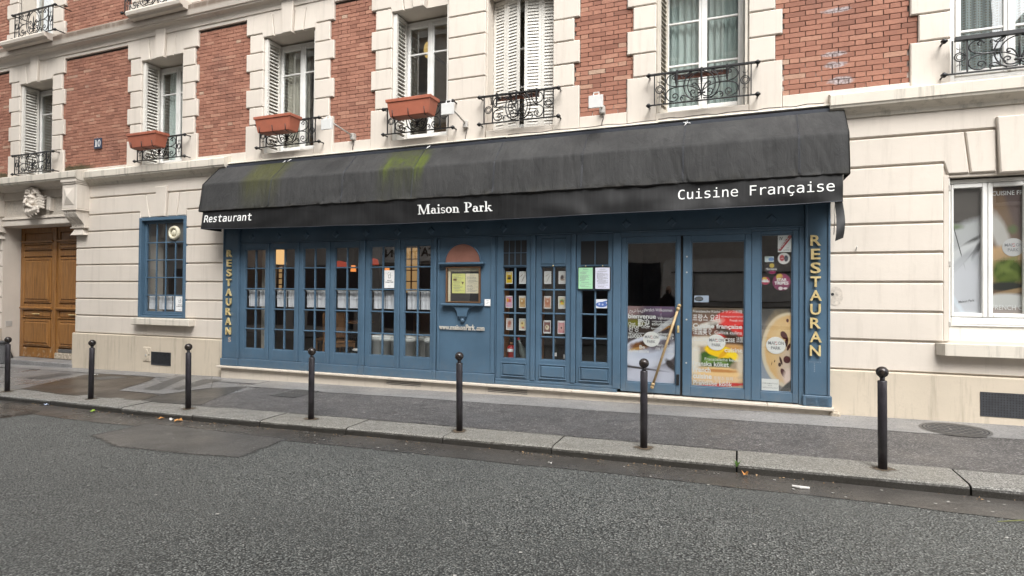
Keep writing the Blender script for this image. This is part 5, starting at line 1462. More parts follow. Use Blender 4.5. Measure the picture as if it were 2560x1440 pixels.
cafe(cols[0]+.01, cols[2]-.01, 1.255, 1.518, .13, 'white half curtain in the lower left panes of the small blue window', 'white cafe curtains')
cafe(cols[2]+.01, cols[3]-.01, 1.255, 1.518, .13, 'single-pane white half curtain beside the notice in the small blue window', 'white cafe curtains')

# ================================================================ RIGHT-HAND GROUND FLOOR WINDOW
t = thing('casement_window', (2.75, .12, 1.14), 'white casement window with advertising film behind the glass, at the right edge', 'window')
Y0 = .105
X0, X1 = 2.192, 3.30
m = MB(); m.cbox(X0, X0+.028, Y0, Y0+.09, 1.30, 2.93, .005); m.cbox(X1-.028, X1, Y0, Y0+.09, 1.30, 2.93, .005); m.cbox(X0+.028, X1-.028, Y0+.0005, Y0+.09, 2.885, 2.93, .005); m.cbox(X0+.028, X1-.028, Y0-.01, Y0+.09, 1.305, 1.385, .008); m.cbox(X0+.0, X1-.0, Y0-.018, Y0+.09, 1.290, 1.304, .004); m.build('frame', 'white', t)
wx = [X0+.03, 2.557, 2.925, X1-.03]
for i in range(3):
    a, b = wx[i]+.002, wx[i+1]-.002; s = .046
    m = MB(); y = Y0-.006
    m.cbox(a, a+(s if i else .022), y, y+.06, 1.390, 2.880, .007); m.cbox(b-s, b, y, y+.06, 1.390, 2.880, .007)
    ga_ = a+(s if i else .022)
    m.cbox(ga_, b-s, y+.0005, y+.06, 1.390, 1.437, .006); m.cbox(ga_, b-s, y+.0005, y+.06, 2.834, 2.880, .006); o = m.build('sash', 'white', t)
    MB().quad((ga_, y+.03, 1.437), (b-s, y+.03, 1.437), (b-s, y+.03, 2.834), (ga_, y+.03, 2.834)).build('pane', 'glass', o, fix=False)
M['crackpaint'] = cream('cracked_white_apron', (.70, .68, .62), (.30, .27, .23), .5, .3)
MB().cbox(X0-.01, X1+.01, Y0+.0, .3, 1.100, 1.289, .004).build('apron', 'crackpaint', t)
MB().cbox(X0-.012, X0-.002, .03, .10, 1.12, 2.935, .002).build('hinge_bar', 'shutter', t)
for z in (1.28, 1.95, 2.80): MB().cbox(X0-.014, X0+.006, .02, .05, z, z+.06, .004).build('hinge', 'lampgrey', t)

# ---------------------------------------------------------------- flat prints
def prt(name, base, blobs, rough=.55, grain=.0, gam=1.0):
    """print on paper or film: coloured soft shapes (cx, cz, rx, rz, angle, colour, edge, wobble) in 0..1 across the sheet"""
    b = NB(name); g = b.xyz(b.gen()); gx, gz = g[0], g[2]
    g_ = lambda q: tuple(v**gam for v in q)
    c = g_(base)
    for (cx, cz, rx, rz, an, col, edge, wob) in blobs:
        col = g_(col)
        ca, sa = math.cos(R(an)), math.sin(R(an))
        dx = b.ma('SUBTRACT', gx, cx); dz = b.ma('SUBTRACT', gz, cz)
        u = b.ma('DIVIDE', b.ma('ADD', b.ma('MULTIPLY', dx, ca), b.ma('MULTIPLY', dz, sa)), rx)
        v = b.ma('DIVIDE', b.ma('SUBTRACT', b.ma('MULTIPLY', dz, ca), b.ma('MULTIPLY', dx, sa)), rz)
        d = b.ma('SQRT', b.ma('ADD', b.ma('MULTIPLY', u, u), b.ma('MULTIPLY', v, v)))
        if wob: d = b.ma('ADD', d, b.ma('MULTIPLY', b.ma('SUBTRACT', b.noise(9, 4, .65, b.gen()), .5), wob))
        c = b.mix(b.mr(d, 1-edge, 1+edge, 1, 0), c, col)
    if isinstance(c, tuple): c = b.mix(0, c, c)
    if grain: c = b.mix(b.mr(b.noise(26, 5, .75, b.gen()), .35, .7, 0, grain), c, (.05, .04, .035))
    return b.bsdf(c, rough, None, 0, .3)
def sheet(name, x0, x1, z0, z1, y, mat, label, cat, group=None, th=.0015, parent=None, **k):
    o = MB().box(x0, x1, y, y+th, z0, z1).build(name, mat, parent)
    if label: o['label'] = label
    if cat: o['category'] = cat
    if group: o['group'] = group
    return o
def words(parent, items, y, mat, name='lettering', font=None):
    m = MB()
    for it in items:
        body, x, z, h, w = it[:5]
        add_text(m, body, x, y, z, h, w, 0, font, 0, it[5]*.8+.002 if len(it) > 5 else .002)
    return m.build(name, mat, parent, fix=False)
M['whiteink'] = simple('white_print', (.66, .66, .65), .6, .02)
M['greyink'] = simple('grey_print', (.22, .22, .23), .6)
M['redink'] = simple('red_print', (.45, .03, .05), .5)
GR = 'advertising films on the restaurant glazing'
PY = SY+.034
p1 = prt('film_welcome', (.16, .135, .15), [(.5, .82, .9, .16, 0, (.065, .05, .055), .5, .6), (.08, .97, .24, .14, 20, (.36, .26, .26), .5, .4), (.8, .95, .4, .10, 0, (.22, .16, .24), .5, .5), (.14, .77, .2, .05, 0, (.25, .24, .03), .5, .5), (.3, .66, .4, .07, 10, (.085, .06, .05), .4, .6), (.72, .70, .35, .02, 15, (.50, .29, .08), .5, .4), (.75, .735, .42, .035, 25, (.52, .52, .54), .25, .3), (.46, .40, .60, .21, 6, (.68, .69, .76), .05, .05), (.50, .42, .45, .13, 4, (.60, .62, .71), .3, .1), (.30, .475, .25, .055, 5, (.27, .13, .05), .3, .8), (.40, .51, .12, .035, 0, (.10, .04, .025), .4, .8), (.2, .43, .16, .02, 8, (.52, .33, .14), .4, .5), (.72, .50, .3, .06, 15, (.26, .23, .26), .4, .6), (.5, .08, .8, .15, 0, (.60, .60, .68), .4, .2), (.92, .23, .13, .05, -30, (.06, .04, .04), .3, .8), (.22, .178, .5, .014, -3, (.06, .045, .045), .5, .4)], gam=1.35)
w1 = sheet('window_film', -1.372, -.764, .476, 1.460, PY, p1, 'grey advertising film with welcome words in the door with the slanted brass bar', 'poster', GR)
words(w1, [('Herzlich Willkommen', -1.16, 1.395, .037, .36), ('bienvenue', -1.365, 1.300, .058, .36, .03), ('Velkommen', -.985, 1.292, .034, .20), ('خوش آمدید', -1.35, 1.385, .035, .2), ('Ongi', -1.362, 1.205, .045, .09), ('歡迎', -1.24, 1.20, .075, .16, .01), ('καλωσορίσατε', -1.055, 1.215, .034, .27, .02), ('maligayang pagdating', -1.055, 1.258, .020, .25), ('Byservenim', -1.065, 1.165, .020, .14), ('ettejte', -1.19, 1.172, .022, .10), ('환영', -1.36, 1.13, .065, .13), ('welkom  benvenuto  bienvenida', -1.362, 1.095, .024, .34), ('bienvenida', -1.02, 1.085, .040, .24, .02), ('Добро', -1.365, 1.045, .052, .18, .02), ('ловать', -.965, 1.035, .050, .19, .02), ('добрe дошли', -1.345, .855, .034, .25, .02), ('Be', -1.215, .905, .042, .07, .02), ('mi foritur', -1.005, .895, .045, .225), ('Bem vindo', -.99, .945, .03, .20), ('velkom', -.855, .845, .028, .08)], PY-.0012, 'whiteink')
def roundel(cx, cz, rx, rz, y, label, mat='stk'):
    t = thing('round_sticker', (cx, y, cz), label, 'sticker', 'round logo stickers on the glazing')
    m = MB(); n = 40; m._add([(cx+rx*math.cos(2*math.pi*i/n), y, cz+rz*math.sin(2*math.pi*i/n)) for i in range(n)], [tuple(range(n))]); m.build('disc', mat, t, fix=False)
    m = MB(); k = rx/.105
    add_text(m, 'MAI', cx-.082*k, y-.0012, cz+.010*k, .036*k, .072*k, 0, None, 0, .02); add_text(m, 'ON', cx+.026*k, y-.0012, cz+.010*k, .036*k, .060*k, 0, None, 0, .02); add_text(m, 'PARK', cx-.052*k, y-.0012, cz-.048*k, .036*k, .104*k, 0, None, 0, .02); m.build('lettering', 'greyink', t, fix=False)
    m = MB()
    for a0, sx in ((40, 1), (220, -1)):
        vs = []
        for i in range(9):
            a = R(a0+150*i/8); vs += [(cx+.004*k+.0*sx+.013*k*math.cos(a), y-.0012, cz+.025*k+sx*.008*k+.011*k*math.sin(a)), (cx+.004*k+.006*k*math.cos(a), y-.0012, cz+.025*k+sx*.008*k+.005*k*math.sin(a))]
        m._add(vs, [(2*i, 2*i+2, 2*i+3, 2*i+1) for i in range(8)])
    m.build('emblem', 'redink', t, fix=False)
M['stk'] = simple('off_white_sticker', (.70, .69, .67), .5, .02)
roundel(-1.062, 1.032, .108, .098, PY-.004, 'round white logo sticker on the grey welcome film')
p2 = prt('film_cuisine', (.42, .33, .24), [(.5, .93, .9, .10, 0, (.11, .08, .055), .5, .5), (.25, .85, .35, .08, 0, (.22, .12, .08), .5, .5), (.76, .79, .36, .18, 0, (.70, .03, .022), .06, .15), (.28, .76, .30, .05, 15, (.70, .66, .60), .3, .6), (.2, .68, .35, .05, 5, (.20, .08, .045), .4, .8), (.75, .66, .4, .06, -20, (.085, .05, .035), .35, .8), (.3, .57, .45, .06, 0, (.74, .68, .60), .3, .5), (.80, .58, .25, .045, 0, (.10, .045, .025), .4, .8), (.78, .49, .3, .05, 0, (.62, .36, .15), .4, .6), (.46, .345, .36, .115, 0, (.06, .14, .015), .10, .45), (.36, .33, .16, .05, 20, (.17, .30, .045), .3, .7), (.58, .31, .14, .04, -15, (.15, .27, .04), .3, .7), (.46, .27, .26, .02, 0, (.025, .05, .008), .4, .9), (.55, .445, .30, .075, -6, (.90, .60, .012), .08, .25), (.80, .41, .20, .05, -25, (.92, .68, .03), .12, .25), (.62, .42, .12, .03, 30, (.75, .42, .01), .3, .4), (.5, .175, .52, .07, 0, (.80, .56, .28), .15, .35), (.5, .20, .45, .02, 0, (.55, .26, .08), .4, .8), (.5, .09, .6, .05, 0, (.74, .52, .32), .3, .7), (.6, .02, .6, .022, 4, (.55, .04, .04), .3, .8), (.06, .36, .10, .2, 0, (.74, .68, .60), .4, .4), (.96, .30, .08, .16, 0, (.70, .60, .48), .4, .4)], gam=1.15)
w2 = sheet('window_film', -.556, .054, .470, 1.452, PY, p2, 'bright food film reading Cuisine française in the middle glazed door', 'poster', GR)
words(w2, [('Französische Küche フランス料理', -.545, 1.392, .030, .585), ('프랑스 요리', -.548, 1.290, .066, .325, .01), ('французская кухня', -.205, 1.338, .022, .25), ('Franak mat', -.105, 1.288, .028, .155), ('Cuisine française', -.545, 1.198, .052, .585, .03), ('法国美食', -.545, 1.118, .062, .235, .01), ('Gallica culina', -.285, 1.128, .040, .32), ('CUCINA FRANCESE', -.545, 1.030, .045, .50, .025), ('法国', -.03, 1.035, .05, .075), ('de cuisine', -.415, .995, .02, .12), ('요리', -.535, .90, .04, .07), ('cuisine', -.165, .905, .055, .21, .02), ('Französische keuken', -.40, .79, .036, .44), ('Franska köket', -.545, .720, .056, .43, .02), ('French', -.540, .640, .062, .21, .03), ('cuisine', -.540, .560, .062, .225, .03), ('프랑스 요리', -.290, .555, .034, .22), ('ẩm thực pháp  フランス', -.540, .520, .024, .42), ('Prantsuse köök', -.535, .480, .050, .46, .01)], PY-.0012, 'whiteink')
roundel(-.262, 1.020, .108, .100, PY-.004, 'round white logo sticker on the bright food film')
p3 = prt('film_bowl', (.24, .23, .23), [(.5, .95, .9, .12, 0, (.10, .095, .09), .5, .3), (.15, .15, .25, .35, 0, (.34, .37, .42), .5, .3), (.92, .50, .92, .455, 0, (.66, .60, .50), .025, 0), (.98, .505, .86, .42, 0, (.66, .45, .22), .04, .08), (.70, .55, .5, .32, 0, (.70, .54, .33), .5, .4), (.95, .3, .35, .24, 0, (.62, .52, .44), .4, .5), (.88, .86, .045, .022, 0, (.15, .02, .03), .2, .3), (.76, .68, .12, .045, -10, (.12, .012, .018), .12, .2), (.85, .60, .07, .05, 50, (.09, .012, .012), .15, .3), (.92, .54, .07, .03, 30, (.10, .015, .015), .15, .3), (.86, .385, .12, .045, 0, (.12, .012, .018), .12, .2), (.66, .37, .07, .028, -40, (.08, .02, .015), .2, .4), (.62, .32, .05, .025, 0, (.07, .02, .015), .2, .4), (.76, .215, .12, .045, -20, (.12, .012, .018), .12, .2), (.45, .36, .02, .012, 40, (.06, .025, .015), .3, .3), (.35, .33, .025, .008, 60, (.06, .025, .015), .3, .3), (.95, .17, .2, .1, 0, (.72, .60, .55), .3, .3), (.85, .03, .4, .06, 20, (.10, .10, .10), .2, .2)], gam=1.35)
w3 = sheet('window_film', .259, .586, .462, 1.452, PY, p3, 'film with a beige bowl and dark red fruit in the narrow right side light', 'poster', GR)
roundel(.418, 1.010, .108, .104, PY-.004, 'round white logo sticker on the bowl film beside the right pillar')
SG = 'small stickers on the right side light'
o = sheet('notice', .262, .452, .462, .600, PY-.004, 'stk', 'pale notice under CCTV wording at the foot of the bowl film', 'notice'); words(o, [('ÉTABLISSEMENT PLACÉ', .270, .540, .014, .17), ('SOUS', .335, .515, .014, .04), ('VIDÉOSURVEILLANCE', .270, .488, .014, .17)], PY-.0055, 'greyink')
M['licred'] = simple('dark_red_band', (.38, .018, .03), .5)
t = thing('licence_plate_notice', (.51, PY, 2.25), 'white plate IV LICENCE with slanted red band at the top of the side light', 'notice')
MB().box(.436, .589, PY-.006, PY-.004, 2.140, 2.342).build('plate', 'paper', t)
m = MB(); m._add([(.438, PY-.0066, 2.160), (.47, PY-.0066, 2.142+.012), (.588, PY-.0066, 2.315), (.588, PY-.0066, 2.341), (.556, PY-.0066, 2.341)], [(0, 1, 2, 3, 4)]); m.build('band', 'licred', t, fix=False)
m = MB(); add_text(m, 'LICENCE', .458, PY-.0072, 2.172, .034, .165, 0, None, 0, .03, R(53)); m.build('lettering', 'whiteink', t, fix=False)
m = MB(); add_text(m, 'IV', .456, PY-.0066, 2.285, .036, .034, 0, None, 0, .02); add_text(m, 'LOI', .535, PY-.0066, 2.185, .012, .02); add_text(m, '24 SEPTEMBRE 1941', .495, PY-.0066, 2.158, .011, .088); m.build('lettering', 'ink', t, fix=False)
def disc(cx, cz, r, mat, label, items=(), ink='whiteink', cat='sticker', rz=None):
    t = thing('round_sticker', (cx, PY-.004, cz), label, cat, SG)
    m = MB(); n = 32; m._add([(cx+r*math.cos(2*math.pi*i/n), PY-.004, cz+(rz or r)*math.sin(2*math.pi*i/n)) for i in range(n)], [tuple(range(n))]); m.build('disc', mat, t, fix=False)
    if items: words(t, items, PY-.0055, ink)
    return t
M['maroon'] = prt('maroon_sticker', (.17, .022, .075), [(.4, .78, .2, .2, 0, (.50, .34, .05), .1, 0), (.75, .6, .3, .3, 0, (.26, .03, .10), .4, .2), (.45, .13, .12, .1, 0, (.55, .5, .5), .05, 0), (.72, .13, .12, .06, 0, (.6, .55, .55), .05, 0)], .35)
M['pinkred'] = prt('crimson_sticker', (.33, .03, .07), [(.4, .75, .25, .2, 0, (.50, .34, .05), .1, 0), (.5, .45, .45, .12, 0, (.6, .55, .55), .1, .2)], .35)
M['blackstk'] = prt('black_sticker', (.03, .025, .03), [(.55, .8, .2, .2, 0, (.50, .36, .05), .1, 0), (.6, .2, .3, .15, 0, (.25, .03, .09), .2, .3)], .35)
M['palestk'] = prt('pale_sticker', (.62, .60, .58), [(.35, .55, .2, .28, 0, (.42, .06, .07), .15, .2), (.68, .5, .16, .28, 0, (.03, .04, .07), .15, .3)], .4)
disc(.478, 1.778, .100, 'maroon', 'large round maroon sticker with white capitals on the side light', [('STAR', .425, 1.790, .032, .11, .04), ('TRIPES', .400, 1.748, .034, .155, .04)], rz=.104)
disc(.300, 1.793, .050, 'pinkred', 'small round crimson sticker left of the large maroon one', [('STAR', .27, 1.795, .016, .06, .03), ('TRIPES', .262, 1.775, .016, .078, .03)])
disc(.364, 1.936, .068, 'blackstk', 'round black sticker with curly white script above the crimson one', [('l’Exigeante', .305, 1.925, .024, .12, .02)])
disc(.503, 2.062, .068, 'palestk', 'round pale sticker with red and black marks under the licence plate', [('avec', .470, 2.06, .012, .03)], 'whiteink')
o = sheet('sticker', .292, .392, 2.022, 2.088, PY-.004, prt('blue_white_sticker', (.52, .58, .60), [(.7, .5, .3, .35, 0, (.14, .26, .50), .1, .1), (.3, .8, .25, .12, 0, (.30, .42, .36), .2, .1)]), 'small pale blue square sticker left of the round pale one', 'sticker', SG)
o = sheet('payment_sticker', -.530, -.355, 1.522, 1.606, PY-.004, prt('payment_sticker_print', (.36, .42, .52), [(.33, .5, .30, .36, 0, (.03, .03, .035), .04, 0), (.33, .5, .24, .27, 0, (.10, .11, .12), .04, 0)], .4), 'small pale sticker with a black screen symbol on the middle glazed door', 'sticker')
# films behind the right-hand casement window
M['napkin'] = prt('film_napkin', (.50, .50, .52), [(.4, .95, .9, .28, 0, (.075, .065, .06), .15, .1), (.4, .62, .9, .1, 5, (.42, .42, .43), .3, .3), (.1, .69, .25, .02, 0, (.16, .20, .12), .6, .6), (.6, .56, .45, .02, 8, (.07, .07, .07), .4, .4), (.45, .5, .55, .05, 5, (.55, .55, .56), .3, .3), (.85, .50, .18, .04, 20, (.10, .10, .105), .3, .2), (.25, .53, .4, .012, -40, (.05, .05, .05), .3, .1), (.6, .455, .5, .010, 14, (.08, .08, .085), .3, .1), (.3, .41, .45, .04, 12, (.36, .36, .38), .4, .2), (.9, .42, .18, .06, 0, (.40, .40, .43), .4, .2), (.5, .15, .9, .26, 0, (.54, .54, .58), .3, .1), (.1, .1, .5, .03, -18, (.60, .64, .70), .5, .1)], .5)
M['salad'] = prt('film_salad', (.13, .085, .06), [(.1, .8, .5, .3, 20, (.16, .10, .06), .5, .3), (.8, .85, .6, .15, -30, (.09, .06, .055), .3, .1), (.3, .62, .4, .12, -20, (.40, .38, .36), .3, .2), (.7, .66, .15, .03, 0, (.09, .12, .05), .5, .6), (.5, .47, .8, .06, 0, (.46, .29, .15), .3, .2), (.5, .35, .9, .13, 0, (.36, .24, .13), .4, .3), (.55, .33, .52, .105, 0, (.06, .085, .015), .2, .4), (.45, .37, .35, .03, 12, (.13, .165, .035), .6, 1.2), (.6, .33, .40, .028, -8, (.145, .18, .045), .6, 1.2), (.5, .285, .35, .03, 5, (.10, .13, .025), .6, 1.2), (.5, .215, .7, .035, 0, (.035, .035, .03), .3, .2), (.5, .165, .9, .02, 3, (.30, .20, .11), .3, .1), (.5, .10, .9, .06, 0, (.52, .51, .50), .2, .1), (.5, .02, .9, .035, 0, (.33, .28, .26), .2, .1)], .5)
FY = Y0+.045
w4 = sheet('window_film', 2.243, 2.512, 1.430, 2.842, FY, 'napkin', 'film with a folded white napkin in the left casement at the right edge', 'poster', GR)
m = MB(); add_text(m, 'Maison Park', 2.305, FY-.0012, 1.545, .026, .15, 0, None, .2, .02, R(9)); m.build('lettering', 'greyink', w4, fix=False)
w5 = sheet('window_film', 2.604, 2.880, 1.430, 2.842, FY, 'salad', 'film with green salad reading FRENCH CUISINE in the casement at the right edge', 'poster', GR)
words(w5, [('CUISINE FRANÇAISE', 2.612, 2.742, .046, .50), ('FRENCH CUISINE', 2.612, 1.478, .052, .44)], FY-.0012, 'whiteink')
sheet('window_film', 2.97, 3.26, 1.430, 2.842, FY, 'salad', None, None, None)['kind'] = 'structure'
M['greystk'] = simple('grey_sticker', (.44, .43, .43), .5, .02)
roundel(2.800, 2.165, .098, .100, FY-.003, 'round grey logo sticker on the salad film of the right casement', 'greystk')

# dish cards hanging in the display windows
CG = 'dish cards hanging in the display windows'
def card(x0, x1, z0, z1, y, base, blobs, label):
    M[label] = prt('dish_card_print', base, blobs, .5)
    t = thing('dish_card', ((x0+x1)/2, y, z0), label, 'menu card', CG)
    MB().box(x0, x1, y, y+.002, z0, z1).build('card', 'paper', t)
    e = .007; MB().box(x0+e, x1-e, y-.0016, y-.0006, z0+.012, z1-.012).build('picture', M[label], t)
    MB().tube([((x0+x1)/2, y+.001, z1), ((x0+x1)/2, y+.001, z1+.03)], .0012, 4).build('string', 'cable', t)
Wd, Br, Gn, Yl, Pk, Rd = (.62, .60, .57), (.22, .10, .05), (.12, .22, .05), (.68, .47, .03), (.60, .30, .38), (.42, .05, .03)
cds = [(-3.127, -3.024, 1.752, 1.928, Yl, [(.5, .55, .3, .2, 0, (.30, .18, .03), .3, .7), (.5, .42, .3, .1, 0, (.05, .05, .05), .3, .5), (.5, .85, .4, .05, 0, Wd, .2, .2)], 'yellow dish card, top left in the leftmost display window'),
 (-2.922, -2.820, 1.752, 1.928, Wd, [(.6, .4, .4, .08, 50, (.35, .33, .30), .4, .7), (.3, .7, .3, .04, 30, (.33, .25, .2), .4, .6)], 'white dish card of pale food, top right in the leftmost display window'),
 (-3.126, -3.022, 1.408, 1.580, Pk, [(.25, .65, .2, .2, 0, (.62, .32, .04), .2, .3), (.6, .6, .2, .2, 0, (.6, .12, .10), .3, .3), (.6, .25, .35, .2, 0, (.55, .40, .50), .3, .3)], 'pink and orange dish card in the leftmost display window'),
 (-2.921, -2.820, 1.408, 1.580, (.52, .36, .18), [(.5, .5, .4, .25, 0, (.40, .22, .08), .4, .9), (.4, .6, .15, .1, 0, (.65, .58, .42), .3, .6), (.5, .92, .5, .04, 0, Wd, .1, 0)], 'dish card of golden noodles in the leftmost display window'),
 (-3.116, -3.014, 1.090, 1.258, (.58, .50, .46), [(.5, .6, .3, .25, 20, (.36, .14, .10), .4, .9), (.4, .3, .3, .12, 0, (.5, .25, .2), .4, .7)], 'dish card of pale pink food, lower left in the leftmost display window'),
 (-2.918, -2.816, 1.090, 1.258, (.58, .52, .42), [(.5, .5, .35, .3, 0, (.62, .50, .22), .3, .6), (.45, .6, .12, .1, 0, Br, .3, .5), (.6, .2, .2, .1, 0, (.45, .15, .1), .4, .6)], 'dish card of a creamy plate, lower right in the leftmost display window'),
 (-2.549, -2.445, 1.752, 1.928, Wd, [(.6, .4, .4, .06, 50, (.36, .33, .30), .4, .7), (.4, .7, .3, .05, 20, (.40, .36, .33), .4, .6)], 'white dish card of pale food, top left in the window with solid blue transom'),
 (-2.338, -2.236, 1.752, 1.928, Wd, [(.5, .5, .28, .22, 20, (.04, .02, .02), .3, .7), (.55, .3, .3, .08, 0, (.3, .2, .15), .4, .6)], 'dish card of dark chocolate dessert in the window with solid blue transom'),
 (-2.548, -2.444, 1.408, 1.580, (.48, .26, .17), [(.5, .5, .4, .3, 0, (.36, .13, .07), .4, .9), (.5, .6, .15, .1, 0, (.6, .45, .35), .3, .7), (.5, .93, .4, .05, 0, Wd, .1, 0)], 'reddish brown meat dish card in the window with solid blue transom'),
 (-2.340, -2.236, 1.408, 1.580, (.56, .50, .38), [(.5, .6, .35, .2, 0, Gn, .3, .9), (.45, .55, .15, .1, 0, Rd, .3, .6), (.55, .4, .3, .12, 0, Yl, .3, .7), (.5, .12, .4, .1, 0, Wd, .2, 0)], 'dish card of green salad in the window with solid blue transom'),
 (-2.552, -2.446, 1.060, 1.240, (.20, .10, .09), [(.5, .45, .3, .22, 0, (.62, .55, .40), .2, .6), (.45, .5, .1, .1, 0, Br, .3, .4), (.5, .95, .5, .04, 0, Wd, .1, 0), (.5, .03, .5, .03, 0, Wd, .1, 0)], 'dark dish card of a round cake in the window with solid blue transom'),
 (-2.345, -2.240, 1.060, 1.240, (.50, .22, .24), [(.5, .5, .35, .3, 0, (.58, .33, .30), .4, .8), (.5, .45, .12, .09, 0, (.05, .02, .03), .2, .3), (.5, .95, .5, .05, 0, Wd, .1, 0)], 'pink dish card with a dark cherry in the window with solid blue transom')]
for c in cds: card(c[0], c[1], c[2], c[3], -.012, c[4], c[5], c[6])

# printed menus
def menu_lines(parent, x0, x1, z0, z1, y, seed, ink='greyink', head=True):
    rnd = random.Random(seed); m = MB(); z = z1-.030
    if head: m.quad((x0+.3*(x1-x0), y, z+.006), (x0+.7*(x1-x0), y, z+.006), (x0+.7*(x1-x0), y, z+.011), (x0+.3*(x1-x0), y, z+.011))
    z -= .018
    while z > z0+.02:
        w = rnd.uniform(.3, .8)*(x1-x0); a = x0+.02+(rnd.choice((0, 0, .02)))
        xx = a
        while xx < a+w and xx < x1-.02:
            l = rnd.uniform(.008, .022); b = min(xx+l, x1-.02)
            m.quad((xx, y, z), (b, y, z), (b, y, z+.0042), (xx, y, z+.0042)); xx = b+.004
        z -= rnd.choice((.0095, .0095, .0095, .018))
    m.build('printed_lines', ink, parent, fix=False)
M['greenpaper'] = simple('green_menu_paper', (.33, .62, .38), .6, .03); M['lilacpaper'] = simple('pale_lilac_menu_paper', (.62, .63, .74), .6, .03); M['yellowpaper'] = simple('yellow_menu_paper', (.66, .66, .22), .6, .03); M['creampaper'] = simple('cream_menu_paper', (.70, .63, .46), .6, .03)
t = thing('menu_board', (-1.815, SY, 1.68), 'black-framed pair of menus, green and pale lilac, hung on the display window', 'menu board')
for a, b, mt, sd in ((-2.036, -1.822, 'greenpaper', 3), (-1.806, -1.592, 'lilacpaper', 5)):
    MB().cbox(a, b, SY-.030, SY-.012, 1.674, 1.978, .004).build('frame', 'ink', t)
    o = MB().box(a+.010, b-.010, SY-.0325, SY-.0302, 1.684, 1.968).build('page', mt, t)
    menu_lines(o, a+.010, b-.010, 1.684, 1.968, SY-.0335, sd)
for xx in (-1.93, -1.70): MB().sphere((xx, SY-.02, 1.992), .008, 8).build('screw', 'brass', t)
t = thing('menu_pages', (-3.76, -.09, 1.6), 'open menu with one yellow and one cream page inside the wall case', 'menu')
MB().box(-4.018, -3.51, -.0835, -.0815, 1.49, 1.985).build('backing_sheet', 'creampaper', t); MB().box(-3.978, -3.512, -.0875, -.0840, 1.488, 1.932).build('folder', 'ink', t)
for a, b, mt, sd in ((-3.952, -3.737, 'yellowpaper', 8), (-3.731, -3.516, 'creampaper', 9)):
    o = MB().box(a, b, -.0905, -.0880, 1.610, 1.898).build('page', mt, t); menu_lines(o, a, b, 1.610, 1.898, -.0915, sd)
    if mt == 'yellowpaper':
        m = MB(); m.box(a+.02, a+.075, -.0922, -.0912, 1.795, 1.825); m.build('picture', 'casewood', o); m = MB(); m._add([(b-.06, -.0916, 1.775), (b-.02, -.0916, 1.775), (b-.04, -.0916, 1.735)], [(0, 2, 1)]); m.build('picture', 'casewood', o, fix=False)
o = sheet('notice', -3.421, -3.330, 1.430, 1.527, SY-.0168, 'paper', 'small square white notice beside the menu case', 'notice'); menu_lines(o, -3.421, -3.330, 1.43, 1.527, SY-.0182, 12, 'greyink')
def salle(x0, x1, z0, z1, y, label):
    o = sheet('notice', x0, x1, z0, z1, y, 'paper', label, 'notice', 'SALLE CLIMATISÉE notices'); w = x1-x0; h = z1-z0; c = (x0+x1)/2
    m = MB(); add_text(m, 'SALLE', c, y-.0012, z0+.40*h, .035*h*1.6, .42*w, 0, None, 0, .03, 0, 'c'); add_text(m, 'CLIMATISÉE', c, y-.0012, z0+.30*h, .035*h*1.6, .78*w, 0, None, 0, .03, 0, 'c')
    add_text(m, 'bienvenue', c, y-.0012, z0+.10*h, .02*h*1.6, .25*w, 0, None, 0, 0, 0, 'c')
    for a, b, cc, d in ((c-.11*w, c-.08*w, .56, .74), (c+.08*w, c+.11*w, .56, .74), (c-.11*w, c+.11*w, .555, .575), (c-.16*w, c+.16*w, .73, .745)): m.quad((a, y-.0012, z0+cc*h), (b, y-.0012, z0+cc*h), (b, y-.0012, z0+d*h), (a, y-.0012, z0+d*h))
    m.quad((c+.03*w, y-.0012, z0+.75*h), (c+.06*w, y-.0012, z0+.75*h), (c+.16*w, y-.0012, z0+.87*h), (c+.13*w, y-.0012, z0+.87*h))
    for px, pz in ((-.22, .80), (-.08, .87), (.25, .68)):
        for k in range(3):
            a = k*1.047; dx, dz = .03*w*math.cos(a), .03*w*math.sin(a)*1.0; ex, ez = -.006*w*math.sin(a), .006*w*math.cos(a)
            X_, Z_ = c+px*w, z0+pz*h
            m.quad((X_-dx-ex, y-.0012, Z_-dz-ez), (X_+dx-ex, y-.0012, Z_+dz-ez), (X_+dx+ex, y-.0012, Z_+dz+ez), (X_-dx+ex, y-.0012, Z_-dz+ez))
    m.build('lettering', 'ink', o, fix=False)
salle(-5.152, -4.968, 1.682, 1.958, SY+.028, 'white notice SALLE CLIMATISÉE in the fifth folding leaf of the restaurant')
salle(cols[3]+.018, cols[4]-.006, 1.232, 1.512, .074, 'white notice SALLE CLIMATISÉE in the corner pane of the small blue window')
o = sheet('card_sticker', -1.800, -1.645, 1.425, 1.545, SY+.028, prt('card_sticker_print', (.62, .64, .68), [(.5, .40, .50, .30, 0, (.07, .13, .36), .05, .0), (.3, .45, .08, .12, 0, (.4, .45, .6), .3, 0), (.6, .4, .08, .1, 0, (.4, .45, .6), .3, 0), (.8, .7, .3, .1, 20, (.08, .14, .36), .1, 0)]), 'white and blue card sticker under the menu board', 'sticker')
